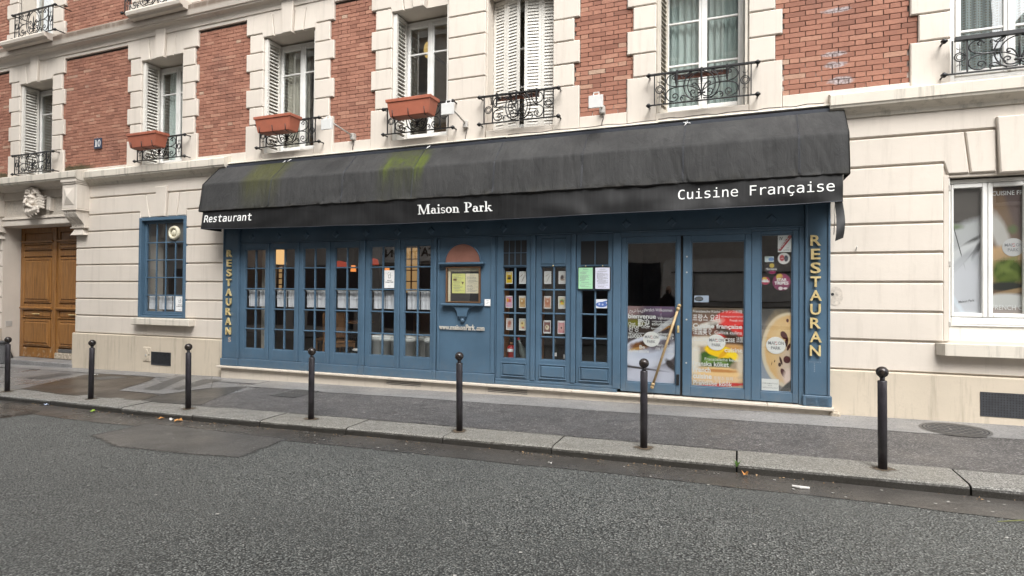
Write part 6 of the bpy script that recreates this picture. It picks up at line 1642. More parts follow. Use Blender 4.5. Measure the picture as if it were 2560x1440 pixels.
# ================================================================ INSIDE THE RESTAURANT
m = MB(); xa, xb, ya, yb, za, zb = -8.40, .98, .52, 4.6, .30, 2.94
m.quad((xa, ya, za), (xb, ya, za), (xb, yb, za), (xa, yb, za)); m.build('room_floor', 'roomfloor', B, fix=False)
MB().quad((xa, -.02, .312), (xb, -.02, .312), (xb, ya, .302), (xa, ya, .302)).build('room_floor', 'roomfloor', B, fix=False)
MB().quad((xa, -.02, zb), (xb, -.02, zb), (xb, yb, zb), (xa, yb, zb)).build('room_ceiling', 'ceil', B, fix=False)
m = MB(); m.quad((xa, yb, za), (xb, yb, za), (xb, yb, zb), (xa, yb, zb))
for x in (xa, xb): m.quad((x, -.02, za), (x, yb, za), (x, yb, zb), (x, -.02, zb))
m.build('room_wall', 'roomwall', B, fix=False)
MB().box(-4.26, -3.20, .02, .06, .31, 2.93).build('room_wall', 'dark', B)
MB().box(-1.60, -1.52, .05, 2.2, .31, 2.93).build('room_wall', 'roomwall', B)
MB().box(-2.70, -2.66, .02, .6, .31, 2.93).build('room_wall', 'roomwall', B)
M['sapele'] = simple('display_case_wood', (.26, .12, .05), .5, .25, 14)
for x in (-3.20, -2.735, -2.655, -2.13, -1.585): MB().box(x, x+.03, -.005, .24, .42, 2.3).build('case_side', 'sapele', F)
for a, b in ((-3.17, -2.736), (-2.62, -2.14)):
    MB().box(a, b, .24, .25, .42, 2.3).build('case_back', 'dark', F); MB().box(a, b, -.0, .239, .64, .665).build('case_shelf', 'sapele', F)
def chair(x, y, a, label):
    t = thing('dining_chair', (x, y, .31), label, 'chair', 'beech chairs inside the restaurant'); ca, sa = math.cos(a), math.sin(a)
    def tr(m):
        m.v = [(x+p[0]*ca-p[1]*sa, y+p[0]*sa+p[1]*ca, .31+p[2]) for p in m.v]; return m
    tr(MB().cbox(-.21, .21, -.21, .21, .43, .47, .012)).build('seat', 'chairwood', t)
    for sx in (-1, 1):
        tr(MB().tube([(sx*.19, -.19, .43), (sx*.19, -.20, 0)], [.020, .015], 6)).build('leg', 'chairwood', t); tr(MB().tube([(sx*.19, .19, .43), (sx*.20, .25, 0)], [.022, .016], 6)).build('leg', 'chairwood', t)
        tr(MB().tube([(sx*.19, .19, .43), (sx*.19, .24, .92)], [.022, .016], 6)).build('back_post', 'chairwood', t)
    m = MB(); n = 8
    tr(m.grid(lambda u, v: (-.19+.38*u, .20+.05*v-.04*math.sin(math.pi*u)*-1, .50+.44*v), n, 6)).build('back_panel', 'chairwood', t)
    for sy in (-.19, .19): tr(MB().cbox(-.19, .19, sy-.012, sy+.012, .37, .43, .004)).build('apron', 'chairwood', t)
chair(-6.42, .50, R(60), 'beech chair with its back to the third folding window')
chair(-6.98, .95, R(-60), 'beech chair at the table behind the second folding window')
chair(-5.6, 1.9, R(20), 'beech chair deep in the room behind the fourth folding window')
def table(x, y, label):
    t = thing('dining_table', (x, y, .31), label, 'table', 'tables inside the restaurant')
    m = MB(); m.lathe([(.001, .735), (.40, .735), (.41, .745), (.41, .76), (.40, .77), (.001, .77)], 28, x, y, .31); m.build('tabletop', 'chairwood', t, True)
    m = MB(); m.lathe([(.2, 0), (.2, .02), (.035, .06), (.035, .734)], 16, x, y, .31); m.build('pedestal', 'iron', t, True)
table(-6.72, 1.25, 'round brown table behind the second and third folding windows'); table(-5.0, 2.2, 'round brown table deep in the room behind the fifth folding window')
def standing_lamp(x, y, zs, label, r=.17, h=.26, mat='shade_on'):
    t = thing('standing_lamp', (x, y, .31), label, 'lamp', 'lit lamps inside the restaurant')
    m = MB(); m.lathe([(r, 0), (r*.8, h), (r*.78, h), (r*.97, .001)], 24, x, y, zs); m.build('lamp_shade', mat, t, True)
    m = MB(); m.tube([(x, y, .31), (x, y, zs+.05)], .012, 8); m.lathe([(.13, 0), (.13, .02), (.02, .03)], 16, x, y, .31); m.build('stem', 'iron', t, True)
standing_lamp(-7.92, .62, 2.12, 'standing lamp with a lit cream shade behind the first folding window')
def pendant(x, y, z, label, mat, r=.16, h=.10):
    t = thing('pendant_lamp', (x, y, z), label, 'lamp', 'lit lamps inside the restaurant')
    m = MB(); m.lathe([(r, 0), (r, .012), (r*.85, h), (.03, h+.03), (.001, h+.03)], 24, x, y, z); m.build('lamp_shade', mat, t, True)
    MB().tube([(x, y, z+h), (x, y, 2.93)], .006, 5).build('cable', 'cable', t)
pendant(-7.35, 1.7, 2.10, 'red pendant lamp seen through the third folding window', 'red_on'); pendant(-6.5, 1.5, 2.14, 'red pendant lamp seen through the fourth folding window', 'red_on')
for x, y, z, s in ((-7.55, 2.4, 2.05, 'leftmost'), (-7.25, 2.4, 2.05, 'second'), (-6.85, 2.6, 2.02, 'third'), (-6.55, 2.6, 2.02, 'rightmost')):
    t = thing('wall_lamp', (x, y, z), '%s of the small orange lamps glowing deep in the restaurant' % s, 'lamp', 'lit lamps inside the restaurant')
    m = MB(); m.lathe([(.06, 0), (.045, .13), (.04, .13), (.055, .0)], 14, x, y, z); m.build('lamp_shade', 'orange_on', t, True); MB().tube([(x, y, z+.05), (x, y, 2.93)], .005, 5).build('cable', 'cable', t)
M['warm_on'] = emit('lit_amber_glass', (1.0, .60, .25), .16)
def lit_window(x, y, z, w, h, label):
    t = thing('inner_window', (x, y, z), label, 'window', 'lit windows inside the restaurant')
    MB().box(x-w/2, x+w/2, y, y+.01, z, z+h).build('pane', 'warm_on', t)
    m = MB(); m.box(x-w/2-.03, x+w/2+.03, y-.03, y-.001, z-.03, z); m.box(x-w/2-.03, x+w/2+.03, y-.03, y-.001, z+h, z+h+.03)
    for u in (-.5, 0, .5): m.box(x+u*w-.012, x+u*w+.012, y-.028, y-.002, z, z+h)
    for k in (1, 2, 3): m.box(x-w/2, x+w/2, y-.026, y-.003, z+h*k/4-.01, z+h*k/4+.01)
    m.build('frame', 'casewood', t)
lit_window(-6.50, 3.0, 1.62, .42, .95, 'amber-lit inner window seen through the leaf beside the menu panel')
lit_window(-8.14, .9, 1.64, .24, .44, 'small amber-lit inner window seen through the second folding window')
def tub(x, y, label):
    t = thing('plastic_tub', (x, y, .31), label, 'tub', 'pale tubs behind the windows')
    m = MB(); m.lathe([(.165, 0), (.185, .02), (.205, .52), (.215, .525), (.215, .575), (.20, .585), (.19, .575)], 26, x, y, .31); m.build('body', 'tub', t, True)
    m = MB(); m.lathe([(.205, .0), (.21, .01), (.20, .03), (.001, .04)], 26, x, y, .31+.58); m.build('lid', 'tub', t, True)
drape('inner_curtain', -8.02, -7.80, .40, .36, 2.6, 'linen', 'beige curtain hanging inside the first folding window', 3, .03)
tub(-5.40, .25, 'first pale tub from the left, behind the fifth folding window'); tub(-4.98, .26, 'second pale tub from the left, behind the fifth folding window'); tub(-4.74, .62, 'third pale tub from the left, behind the leaf beside the menu panel'); tub(-4.36, .26, 'rightmost pale tub, behind the leaf beside the menu panel')
o = MB().lathe([(.16, 0), (.165, .02), (.14, .035), (.001, .03)], 24, -5.72, .2, .66).build('serving_dish', 'lampwhite', None, True); o['label'] = 'white dish on a stand low behind the fourth folding window'; o['category'] = 'dish'
MB().cbox(-5.86, -5.60, .08, .32, .31, .659, .01).build('low_stand', 'dark', None)
bpy.data.objects['low_stand']['label'] = 'low dark stand carrying the white dish behind the fourth window'; bpy.data.objects['low_stand']['category'] = 'stand'
def bottle(x, y, z, label, prof, mat, cap=None, lab=None, capmat='sapele', tilt=0):
    t = thing('bottle', (x, y, z), label, 'bottle', 'bottles in the display windows')
    m = MB(); m.lathe(prof, 18, x, y, z); 
    T_ = lambda m: setattr(m, 'v', [(x+(p[0]-x)*math.cos(tilt)-(p[2]-z)*math.sin(tilt)*-1, p[1], z+(p[2]-z)*math.cos(tilt)-(p[0]-x)*math.sin(tilt)) for p in m.v]) if tilt else None
    T_(m); m.build('body', mat, t, True)
    if cap: m = MB(); m.lathe(cap, 14, x, y, z); T_(m); m.build('cap', capmat, t, True)
    if lab:
        m = MB(); n = 14; r, a, b = lab
        m._add([(x+r*math.cos(R(-90+50*(i/n*2-1))), y+r*math.sin(R(-90+50*(i/n*2-1))), z+zz_) for i in range(n+1) for zz_ in (a, b)], [(2*i, 2*i+2, 2*i+3, 2*i+1) for i in range(n)]); T_(m); m.build('label', 'paper', t, True)
M['redbottle'] = simple('red_ceramic', (.42, .025, .025), .3, .1); M['greenglass'] = simple('dark_bottle_glass', (.02, .022, .018), .12, .2); M['clearbottle'] = simple('grey_bottle_glass', (.13, .15, .14), .1, .2)
bottle(-3.075, .09, .666, 'red squat bottle with a wooden stopper and white label in the leftmost display window', [(.045, 0), (.055, .01), (.05, .09), (.06, .10), (.06, .16), (.04, .19), (.022, .2)], 'redbottle', [(.022, .195), (.02, .24), (.001, .24)], (.0612, .105, .15))
bottle(-2.86, .10, .666, 'clear bottle with red cap leaning in the leftmost display window', [(.05, 0), (.055, .02), (.055, .13), (.02, .24), (.018, .30)], 'clearbottle', [(.02, .295), (.02, .325), (.001, .33)], None, 'redbottle', -.35)
bottle(-2.42, .12, .666, 'dark green bottle standing left in the window with solid blue transom', [(.04, 0), (.042, .01), (.042, .17), (.016, .24), (.015, .31)], 'greenglass', None, (.0432, .07, .12))
bottle(-2.26, .12, .666, 'dark bottle with round white label, right in the window with solid blue transom', [(.036, 0), (.04, .01), (.04, .12), (.015, .17), (.014, .23)], 'greenglass', None, (.0412, .04, .10))
# a dark room behind the small blue window
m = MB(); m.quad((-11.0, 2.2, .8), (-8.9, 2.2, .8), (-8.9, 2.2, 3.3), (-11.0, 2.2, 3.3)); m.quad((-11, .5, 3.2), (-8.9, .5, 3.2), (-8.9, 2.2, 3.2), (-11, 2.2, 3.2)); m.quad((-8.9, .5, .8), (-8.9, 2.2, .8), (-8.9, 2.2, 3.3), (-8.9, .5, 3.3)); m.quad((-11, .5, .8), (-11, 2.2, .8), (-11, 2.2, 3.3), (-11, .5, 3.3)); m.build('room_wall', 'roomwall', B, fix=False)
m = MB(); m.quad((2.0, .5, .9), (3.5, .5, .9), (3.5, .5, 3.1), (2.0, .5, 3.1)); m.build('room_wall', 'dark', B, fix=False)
t = thing('wall_lamp', (-4.90, .95, 5.72), 'golden glass lamp glowing in the upper room beside the full-width stone pier', 'lamp', 'lit lamps inside the building')
M['gold_on'] = emit('lit_gold_glass', (1.0, .66, .22), .32)
m = MB(); m.sphere((-5.06, 1.05, 5.83), .085, 16, (.8, .6, 1.7)); m.build('lamp_shade', 'gold_on', t, True); MB().cbox(-5.09, -5.03, 1.10, 1.64, 5.80, 5.84, .006).build('arm', 'casewood', t)
standing_lamp(-9.98, 1.5, 2.02, 'first small lit lamp inside the small blue window', .10, .14, 'orange_on'); standing_lamp(-9.60, 1.6, 2.0, 'second small lit lamp inside the small blue window, nearer the restaurant', .11, .15, 'shade_on')

# ================================================================ STREET FURNITURE AND SMALL THINGS
bol = [(-10.55, -2.20), (-8.62, -2.20), (-6.655, -2.25), (-4.71, -2.215), (-2.785, -2.16), (-.835, -2.175), (1.113, -2.175)]
bl = ['bollard nearest the oak door, furthest left', 'bollard in front of the wall left of the small vent grille', 'bollard right of the small vent grille, left of the blue front', 'bollard in front of the third folding window', 'bollard in front of the blue menu panel', 'bollard in front of the door with the brass bar', 'bollard furthest right, in front of the bare cream wall']
def bollard(x, y, label):
    z = zp(x, y)-.01; t = thing('bollard', (x, y, z), 'black steel '+label, 'bollard', 'black steel bollards along the kerb')
    m = MB(); m.lathe([(.0345, 0), (.0345, .735), (.031, .742), (.001, .743)], 24, x, y, z); m.build('shaft', 'bollard', t, True)
    m = MB(); m.lathe([(.021, .742), (.018, .755), (.022, .772)], 16, x, y, z); m.build('neck', 'bollard', t, True)
    m = MB(); m.sphere((x, y, z+.812), .047, 24, (1, 1, 1)); m.build('ball', 'ball', t, True)
    m = MB(); m.lathe([(.040, .0), (.0385, .012), (.0346, .016)], 20, x, y, z); m.build('foot_collar', 'ironplate', t, True)
    return t
for (x, y) in bol: flat_patch('rust_and_contact_shade', [(x+.085*math.cos(a*.628)*random.uniform(.7, 1.3), y+.075*math.sin(a*.628)*random.uniform(.7, 1.3)) for a in range(10)], zp, 'rusty', .0065, 0, 1, .09, kind='structure')  # brown stain that also paints a contact shadow round each bollard foot
b0 = bollard(*bol[0], bl[0])
for (x, y), l in zip(bol[1:], bl[1:]):
    r = copy_tree(b0, (x, y, zp(x, y)-.01), label='black steel '+l)
    r.rotation_euler = (R(random.uniform(-.9, .9)), R(random.uniform(-.9, .9)), random.uniform(0, 6))
# grey mesh vent and hatch in the plinth on the left
t = thing('vent_grille', (-10.02, -.04, .35), 'dark mesh vent grille low in the plinth on the left', 'vent')
m = MB(); a, b, c, d = -10.275, -9.765, .222, .470
m.cbox(a, a+.014, -.046, -.02, c, d, .003); m.cbox(b-.014, b, -.046, -.02, c, d, .003); m.cbox(a+.014, b-.014, -.046, -.02, c, c+.02, .003); m.cbox(a+.014, b-.014, -.046, -.02, d-.014, d, .003); m.build('frame', 'greymesh', t)
MB().box(a+.01, b-.01, -.0375, -.034, c+.01, d-.01).build('backing', 'dark', t)
m = MB()
for i in range(1, 34): m.box(a+.014*i+.004, a+.014*i+.008, -.0415, -.038, c+.02, d-.014)
for i in range(2, 17): m.box(a+.014, b-.014, -.0415, -.038, c+.0138*i+.004, c+.0138*i+.008)
m.build('mesh', 'greymesh', t, kind='stuff')
t = thing('utility_hatch', (-10.39, -.04, .41), 'cream painted oval utility hatch beside the mesh vent', 'hatch')
MB().cbox(-10.492, -10.290, -.052, -.02, .275, .552, .018).build('plate', 'plinth', t)
m = MB(); n = 24
ringfill_pts = [(-10.391+.062*math.cos(2*math.pi*i/n), .41+.105*math.sin(2*math.pi*i/n)) for i in range(n)]
m.slab(ringfill_pts, -.062, -.045, .006); m.build('oval_lid', 'plinth', t); MB().lathe([(.02, -.012), (.02, 0)], 14, -10.385, -.06, .40, 'y').build('lock', 'lampgrey', t); MB().cbox(-10.33, -10.30, -.058, -.05, .395, .415, .002).build('latch', 'iron', t)
# perforated grille on the right
t = thing('perforated_grille', (2.75, -.04, .45), 'blue grey perforated vent plate low in the plinth at the right edge', 'vent')
a, b, c, d = 2.447, 3.05, .325, .587; nx_, nz_ = 22, 9
m = MB(); m.box(a, b, -.040, -.030, c, d); m.build('plate', 'greymesh', t)
m = MB()
for i in range(nx_):
    for k in range(nz_):
        cx, cz = a+.026+.0262*i, c+.022+.0272*k
        m._add([(cx+.0075*math.cos(2*math.pi*q/8), -.0408, cz+.0085*math.sin(2*math.pi*q/8)) for q in range(8)], [tuple(range(8))])
m.build('hole', 'ink', t, fix=False, kind='stuff')
# stain disc of a removed sign on the right wall
M['patchcem'] = simple('rough_mortar_patch', (.53, .475, .41), .9, .2, 18, bump=.6, bs=40, dirt=(.16, .14, .12), ds=26, da=.8)
m = MB(); n = 30; m._add([(1.062+(.077+.006*nz(i*.7, 3))*math.cos(2*math.pi*i/n), -.0035, 1.615+(.112+.008*nz(i*.9, 2))*math.sin(2*math.pi*i/n)) for i in range(n)], [tuple(range(n))]); o = m.build('mortar_patch', 'patchcem', B, fix=False)
MB().lathe([(.018, -.004), (.018, .004)], 10, 1.03, -.003, 1.635, 'y').build('bolt_hole', 'ink', B)
m = MB(); m.tube([(1.272, -.004, 2.155), (1.268, -.03, 2.16), (1.276, -.035, 2.20)], .006, 5); o = m.build('wall_hook', 'lampgrey', None, True); o['label'] = 'small bent hook in the cream wall right of the awning'; o['category'] = 'hook'
# broken stone lump at the right end of the sill
m = MB(); m.cbox(.985, 1.10, -.15, -.03, zp(1, 0)-.02, zp(1, 0)+.055, .02); o = m.build('stone_lump', 'peeled'); o['label'] = 'chipped pale stone lump at the right foot of the blue front'; o['category'] = 'stone'
# iron covers set in the pavement
def on_pave(pts, off): return [(p[0], p[1], zp(*p)+off) for p in pts]
t = thing('drain_grate', (-6.1, -.93, zp(-6.1, -.93)), 'small iron drain grate in the dark asphalt before the third folding window', 'drain')
q = [(-6.32, -1.20), (-5.86, -1.20), (-5.86, -.66), (-6.32, -.66)]
m = MB(); m._add(on_pave(q, .0055), [(0, 1, 2, 3)]); m.build('pit', 'ink', t, fix=False)
m = MB()
for a, b in ((0, 1), (1, 2), (2, 3), (3, 0)):
    p = Vector(q[a]); r_ = Vector(q[b]); dd = (r_-p).normalized(); nn = Vector((-dd.y, dd.x))*.03
    m._add(on_pave([p, r_, r_+nn, p+nn], .012), [(0, 1, 2, 3)])
m.build('rim', 'ironplate', t, fix=False)
for i in range(8):
    x = -6.285+.0565*i; m = MB()
    vs = on_pave([(x, -1.17), (x+.028, -1.17), (x+.028, -.69), (x, -.69)], .0115); m._add(vs+[(v[0], v[1], v[2]-.005) for v in vs], [(0, 1, 2, 3), (0, 4, 5, 1), (1, 5, 6, 2), (2, 6, 7, 3), (3, 7, 4, 0)]); m.build('bar', 'ironplate', t)
MB()._add(on_pave([(-6.29, -.945), (-5.89, -.945), (-5.89, -.92), (-6.29, -.92)], .0122), [(0, 1, 2, 3)]).build('cross_bar', 'ironplate', t, fix=False)
t = thing('manhole_cover', (2.09, -.45, zp(2.09, -.45)), 'round worn iron manhole cover in the pavement on the right', 'manhole cover')
def annul(m, cx, cy, ro, ri, off, n=40):
    vs = []
    for i in range(n):
        a = 2*math.pi*i/n; vs += on_pave([(cx+ro*math.cos(a), cy+ro*math.sin(a)), (cx+ri*math.cos(a), cy+ri*math.sin(a))], off)
    m._add(vs, [(2*i, 2*((i+1) % n), 2*((i+1) % n)+1, 2*i+1) for i in range(n)])
cx, cy = 2.10, -.45
m = MB(); annul(m, cx, cy, .31, .285, .0125); m.build('rim', 'ironplate', t, fix=False)
m = MB(); annul(m, cx, cy, .285, .001, .0105); m.build('seat', 'ink', t, fix=False)
m = MB(); annul(m, cx, cy, .278, .001, .0112); m.build('base', 'rubbergrey', t, fix=False)
m = MB(); annul(m, cx, cy, .272, .255, .0135); annul(m, cx, cy, .235, .222, .0135)
for i in range(-5, 6):
    for k in range(-5, 6):
        if (i*i+k*k) < 21 and (i+k) % 2 == 0: m._add(on_pave([(cx+.05*i-.018, cy+.05*k-.018), (cx+.05*i+.018, cy+.05*k-.018), (cx+.05*i+.018, cy+.05*k+.018), (cx+.05*i-.018, cy+.05*k+.018)], .0155), [(0, 1, 2, 3)])
m.build('cover', 'ironplate', t, fix=False)
def ribbed(name, poly, nb, label, cat, off=.0115):
    """iron plate with raised ribs filling a four-cornered patch"""
    t = thing(name, (poly[0][0], poly[0][1], zp(*poly[0])), label, cat); P = [Vector(p) for p in poly]
    m = MB(); m._add(on_pave(P, off), [(0, 1, 2, 3)]); m.build('plate', 'ironplate', t, fix=False)
    m = MB(); L = lambda u, v: (P[0]*(1-u)+P[1]*u)*(1-v)+(P[3]*(1-u)+P[2]*u)*v
    for i in range(nb):
        for k in range(nb*2):
            if (i+k) % 2: continue
            u0, u1, v0, v1 = (i+.15)/nb, (i+.8)/nb, (k+.15)/nb/2, (k+.8)/nb/2
            m._add(on_pave([L(u0, v0), L(u1, v0), L(u1, v1), L(u0, v1)], off+.003), [(0, 1, 2, 3)])
    m.build('ribs', 'ironplate', t, fix=False, kind='stuff')
ribbed('chequer_plate', [(-8.62, -1.42), (-8.28, -1.42), (-9.05, -.24), (-9.30, -.24)], 10, 'long chequered iron plate in the grey pavement frame left of the blue front', 'cover plate')
ribbed('chequer_plate', [(-8.16, -1.30), (-7.98, -1.30), (-8.20, -.30), (-8.62, -.30)], 10, 'second chequered iron plate, right half of the grey pavement frame', 'cover plate')
ribbed('water_cover', [(-11.9, -1.22), (-11.45, -1.22), (-11.55, -.62), (-11.95, -.62)], 7, 'rusty iron cover in the pavement before the oak door', 'cover plate', .006)
ribbed('water_cover', [(-10.75, -.95), (-10.25, -.95), (-10.10, -.60), (-10.55, -.60)], 6, 'worn iron cover in the wet brown patch', 'cover plate', .0085)
# litter in the gutter and on the pavement
M['leafo'] = simple('orange_dead_leaf', (.50, .24, .07), .7, .3, 30); M['leafg'] = simple('fresh_green_leaf', (.22, .36, .04), .6, .3, 30); M['scrap'] = simple('dirty_paper_scrap', (.62, .60, .57), .8, .15, 20); M['bluescrap'] = simple('pale_blue_cap', (.48, .56, .70), .5); M['weed'] = simple('weed_green', (.10, .22, .03), .7, .3, 20)
def leafy(name, x, y, s, mat, label, cat, up=.02, zf=zr):
    m = MB(); a = random.uniform(0, 6); ca, sa = math.cos(a), math.sin(a); n = 10
    out = [(s*math.cos(2*math.pi*i/n)*(1 if i % 2 else .72), s*.6*math.sin(2*math.pi*i/n)*(1 if i % 2 else .8)) for i in range(n)]
    vs = [(x, y, zf(x, y)+.012+up*.4)]+[(x+p[0]*ca-p[1]*sa, y+p[0]*sa+p[1]*ca, zf(x, y)+.010+up*random.random()) for p in out]
    m._add(vs, [(0, i+1, (i+1) % n+1) for i in range(n)]); o = m.build(name, mat); o['label'] = label; o['category'] = cat
leafy('dead_leaf', .05, -2.515, .032, 'leafo', 'crumpled orange leaf below the kerb joint with the weed', 'leaf', .05)
leafy('dead_leaf', -6.40, -2.60, .06, 'leafo', 'brown leaf in the gutter below the third bollard from the left', 'leaf', .04)
leafy('paper_scrap', -6.52, -2.60, .045, 'scrap', 'white paper scrap beside the brown leaf in the gutter', 'litter', .03)
leafy('dead_leaf', -6.72, -2.58, .05, 'leafo', 'curled tan leaf left of the white scrap in the gutter', 'leaf', .03)
leafy('green_leaf', -8.02, -2.56, .05, 'leafg', 'small bright green leaf in the gutter on the left', 'leaf', .03)
leafy('plastic_scrap', -9.12, -2.48, .035, 'bluescrap', 'pale blue cap in the gutter at a kerb joint on the left', 'litter', .03)
leafy('paper_scrap', -10.9, -2.1+1.45, .05, 'scrap', 'white scrap on the pavement near the doorway', 'litter', .03, zp)
leafy('paper_scrap', -1.58, -2.76, .022, 'scrap', 'tiny white crumple in the gutter between two bollards', 'litter', .025)
m = MB(); m.tube([(.40, -2.68, zr(.4, -2.68)+.013), (.45, -2.70, zr(.4, -2.7)+.016), (.52, -2.685, zr(.5, -2.7)+.012)], [.010, .012, .009], 8); o = m.build('white_stick', 'scrap'); o['label'] = 'white paper tube lying in the gutter, right of the orange leaf'; o['category'] = 'litter'
m = MB(); m.tube([(1.60, -3.02, zr(1.6, -3.0)+.012), (1.75, -2.96, zr(1.7, -3)+.02), (1.98, -2.99, zr(1.9, -3)+.012)], [.003, .006, .002], 5); o = m.build('dry_twig', simple('olive_twig', (.14, .15, .05), .7)); o['label'] = 'thin olive twig on the road at the right edge'; o['category'] = 'twig'
m = MB()
for i in range(16):
    a = random.uniform(0, 6.28); x, y = -.012+random.uniform(-.008, .008), -2.41+random.uniform(-.02, .02); h = random.uniform(.025, .06); z = zp(x, y)-.02
    m.tube([(x, y, z), (x+.01*math.cos(a), y+.01*math.sin(a), z+h*.6), (x+.03*math.cos(a), y+.03*math.sin(a)-.008, z+h)], [.0035, .003, .001], 4)
o = m.build('weed', 'weed'); o['label'] = 'tuft of green weed growing in a kerb joint'; o['category'] = 'weed'
rnd = random.Random(3); m = MB()
def spot(x, y, zf, r, off):
    n = 9; a0 = rnd.uniform(0, 6); e = rnd.uniform(.6, 1)
    m._add([(x+r*math.cos(a0+2*math.pi*i/n)*rnd.uniform(.8, 1.1), y+r*e*math.sin(a0+2*math.pi*i/n)*rnd.uniform(.8, 1.1), 0) for i in range(n)], [tuple(range(n))])
    for k in range(n): v = m.v[-1-k]; m.v[-1-k] = (v[0], v[1], zf(v[0], v[1])+off)
for i in range(70): spot(rnd.uniform(-9, 3), rnd.uniform(-1.9, -.1), zp, rnd.uniform(.006, .016), .0125)
for i in range(90): spot(rnd.uniform(-9, 3), rnd.uniform(-5.2, -2.5), zr, rnd.uniform(.005, .014), .0095)
for i in range(60): spot(rnd.uniform(-9, 2.6), rnd.uniform(-2.9, -2.46), zr, rnd.uniform(.005, .013), .0105)
M['gum'] = simple('pale_gum_spots', (.42, .41, .38), .7, .2, 60)
m.build('gum_spots', 'gum', None, fix=False, kind='stuff')
rnd = random.Random(5); m = MB()
for i in range(150):
    x = rnd.uniform(-9.5, 2.6); y = KF+kbend(x)-abs(rnd.gauss(0, .05))-.012; s = rnd.uniform(.004, .013); z = zr(x, y)+.006; a = rnd.uniform(0, 3.1)
    p = [(s*math.cos(a), s*math.sin(a)), (-s*.5*math.sin(a), s*.5*math.cos(a)), (-s*math.cos(a), -s*math.sin(a)), (s*.4*math.sin(a), -s*.4*math.cos(a))]
    m._add([(x+q_[0], y+q_[1], z+rnd.uniform(0, .008)) for q_ in p]+[(x, y, z+.010)], [(0, 1, 4), (1, 2, 4), (2, 3, 4), (3, 0, 4)])
M['debris'] = simple('brown_gutter_debris', (.30, .20, .11), .85, .5, 40)
m.build('gutter_debris', 'debris', None, fix=False, kind='stuff')

# ================================================================ THE OTHER SIDE OF THE STREET (seen in the glass)
O = thing('opposite_building', (-5, -13.5, 0), 'pale building across the street, mirrored in the restaurant glass', 'building')
M['opp'] = cream('opposite_render', (.44, .42, .39), (.25, .22, .19), .2, .2); M['oppdark'] = simple('opposite_window_dark', (.03, .033, .04), .15); M['sign'] = simple('sign_panel_white', (.66, .65, .62), .5)
OY = -13.5
HH = lambda x: 20.0 if x < -5 else (13.0 if x < 7.1 else 8.6)
MB().box(-45, -5, OY-8, OY, -1, 20.0).build('wall', 'opp', O); MB().box(-4.998, 7.1, OY-8, OY-.002, -1, 13.0).build('wall', 'opp', O); MB().box(7.102, 45, OY-8, OY-.15, -1, 8.6).build('wall', 'opp', O)  # left block's unseen extra height is added to cut light on the left wall
for fl in range(5):
    z = 4.5+2.9*fl
    for i in range(-16, 17):
        x = i*2.6; yy = OY if x < 7 else OY-.15
        if z+2 > HH(x): continue
        MB().box(x-.55, x+.55, yy, yy+.02, z, z+1.9).build('window', 'oppdark', O); MB().box(x-.70, x+.70, yy, yy+.12, z-.12, z-.01).build('window_sill', 'opp', O)
for i in range(-9, 10):
    yy = OY if i*4.2 < 7 else OY-.15
    MB().box(i*4.2-1.6, i*4.2+1.6, yy, yy+.03, .1, 2.75).build('shop_window', 'oppdark', O)
for z in (3.95, 12.6): MB().box(-45, 7.1, OY, OY+.25, z, z+.22).build('cornice', 'opp', O)
MB().box(7.11, 45, OY-.15, OY+.10, 8.4, 8.62).build('cornice', 'opp', O)
MB().box(8.3, 9.0, OY-2, OY-1.2, 8.6, 10.6).build('chimney', 'opp', O)
t = thing('shop_sign', (-12.4, OY+.1, 3.2), 'white fascia with black capitals LOCATION across the street', 'sign')
MB().cbox(-15.0, -10.2, OY+.001, OY+.10, 2.85, 3.65, .01).build('panel', 'sign', t)
m = MB(); add_text(m, 'LOCATION', -10.95, OY+.103, 3.08, .32, 3.05, 0, None, 0, .03, 0, 'l', 0, True); m.build('lettering', 'ink', t, fix=False)
# a grey delivery van parked on the far side
V = thing('delivery_van', (.8, -9.6, 0), 'grey delivery van parked across the street, mirrored in the door glass', 'van')
M['vanpaint'] = simple('silver_van_paint', (.60, .60, .585), .25, .05); M['vanglass'] = simple('van_dark_glass', (.02, .022, .025), .06); M['tyre'] = simple('tyre_rubber', (.02, .02, .02), .8)
vx0, vx1, vy0, vy1, vz = -2.1, 3.6, -11.5, -9.5, zr(.8, -9.5)
prof = [(vx0, vz+.42), (vx0+.01, vz+1.6), (vx0+.06, vz+2.38), (vx0+.12, vz+2.50), (vx0+.30, vz+2.57), (vx1-2.2, vz+2.58), (vx1-1.55, vz+2.42), (vx1-1.25, vz+2.0), (vx1-.55, vz+1.12), (vx1-.02, vz+.95), (vx1, vz+.42)]
def side(y, inset): return [(p[0], y+(inset if p[1] > vz+1.4 else 0)+(inset*.8 if p[1] > vz+2.45 else 0), p[1]) for p in prof]
m = MB(); s1 = side(vy1, -.10); s2 = side(vy0, .10); n = len(prof)
m._add(s1+s2, [tuple(range(n)), tuple(range(2*n-1, n-1, -1))]+[(i, n+i, n+(i+1) % n, (i+1) % n) for i in range(n)]); m.build('body', 'vanpaint', V)
for xx in (vx0+1.1, vx1-1.0):
    for yy in (vy1-.20, vy0):
        m = MB(); m.lathe([(.001, 0), (.33, 0), (.34, .03), (.34, .19), (.33, .22), (.001, .22)], 24, xx, yy, vz+.34, 'y'); w_ = m.build('wheel', 'tyre', V, True)
        m = MB(); m.lathe([(.001, 0), (.20, 0), (.21, .012), (.001, .03)], 18, xx, yy+.215, vz+.34, 'y'); m.build('rim', 'lampgrey', w_, True)
m = MB(); m._add([(vx1-1.35, vy1-.02, vz+1.30), (vx1-2.05, vy1-.02, vz+1.30), (vx1-2.05, vy1-.095, vz+2.05), (vx1-1.62, vy1-.095, vz+2.05)], [(0, 1, 2, 3)]); m.build('side_window', 'vanglass', V, fix=False)
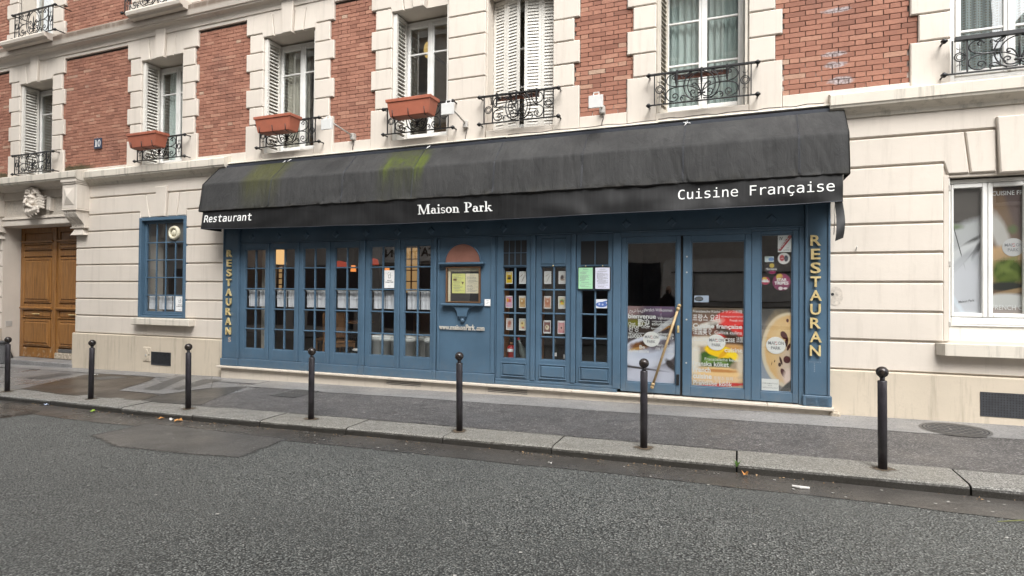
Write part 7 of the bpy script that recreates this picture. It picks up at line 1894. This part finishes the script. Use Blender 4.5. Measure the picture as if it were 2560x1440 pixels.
MB().cbox(vx0+.08, vx1-.1, vy1-.03, vy1+.015, vz+.62, vz+.72, .006).build('side_trim', 'oppdark', V)
for z in (vz+1.22, vz+1.36): MB().cbox(vx0+.35, vx1-2.3, vy1-.06, vy1+.006, z, z+.018, .003).build('swage_line', 'oppdark', V)
MB().cbox(vx0+.3, vx1-2.3, vy1-.12, vy1-.09, vz+2.16, vz+2.20, .004).build('roof_rail', 'oppdark', V)
for x in (vx0+.9, vx0+2.3): MB().cbox(x, x+.012, vy1-.10, vy1+.004, vz+.75, vz+2.1, .002).build('door_seam', 'oppdark', V)
MB().cbox(vx0-.02, vx0+.05, vy1-.16, vy1-.005, vz+1.0, vz+1.4, .01).build('tail_lamp', 'licred', V)
m = MB(); m.cbox(vx1-1.55, vx1-1.35, vy1-.02, vy1+.22, vz+1.35, vz+1.62, .03); m.build('wing_mirror', 'oppdark', V)
for yy in (vy1-.35, vy0+.1): MB().cbox(vx1-.05, vx1+.03, yy, yy+.25, vz+.75, vz+.95, .02).build('headlight', 'lampwhite', V)
# the photographer, standing beside the camera and mirrored in the door
pm = bpy.data.meshes.new('person'); px, py = -1.72, -8.25; pz = zr(px, py)
jo = [((0, 0, .95), .15), ((0, .0, 1.15), .155), ((0, .0, 1.38), .17), ((0, .02, 1.50), .065), ((0, .04, 1.62), .10), ((0, .05, 1.73), .085),
      ((-.20, .0, 1.42), .075), ((-.27, .10, 1.18), .06), ((-.10, .30, 1.50), .045), ((-.05, .32, 1.56), .035), ((.20, .0, 1.42), .075), ((.27, .10, 1.18), .06), ((.10, .30, 1.50), .045), ((.05, .32, 1.56), .035),
      ((-.10, 0, .86), .11), ((-.11, .02, .48), .075), ((-.12, -.01, .09), .05), ((-.13, .14, .04), .045), ((.10, 0, .86), .11), ((.11, .02, .48), .075), ((.12, -.01, .09), .05), ((.13, .14, .04), .045)]
ed = [(0, 1), (1, 2), (2, 3), (3, 4), (4, 5), (2, 6), (6, 7), (7, 8), (8, 9), (2, 10), (10, 11), (11, 12), (12, 13), (0, 14), (14, 15), (15, 16), (16, 17), (0, 18), (18, 19), (19, 20), (20, 21)]
pm.from_pydata([j[0] for j in jo], ed, []); M['coat'] = simple('dark_coat', (.025, .023, .026), .8); M['skin'] = simple('skin', (.42, .26, .19), .55); pm.materials.append(M['coat'])
pt = thing('person', (px, py, pz), 'person in a dark coat holding a phone up, mirrored in the door glass', 'person')
po = bpy.data.objects.new('body', pm); COL.objects.link(po); po.parent = pt
sk = po.modifiers.new('skin', 'SKIN'); sd = po.modifiers.new('smooth', 'SUBSURF'); sd.levels = 1; sd.render_levels = 1
for v, j in zip(pm.skin_vertices[0].data, jo): v.radius = (j[1], j[1])
pm.skin_vertices[0].data[0].use_root = True
m = MB(); m.sphere((px, py+.055, pz+1.665), .105, 16, (.8, .9, 1.15)); m.sphere((px, py+.155, pz+1.655), .018, 8); m.build('head', 'skin', pt, True)
MB().cbox(px-.04, px+.04, py+.335, py+.345, pz+1.52, pz+1.67, .006).build('phone', 'ink', pt)
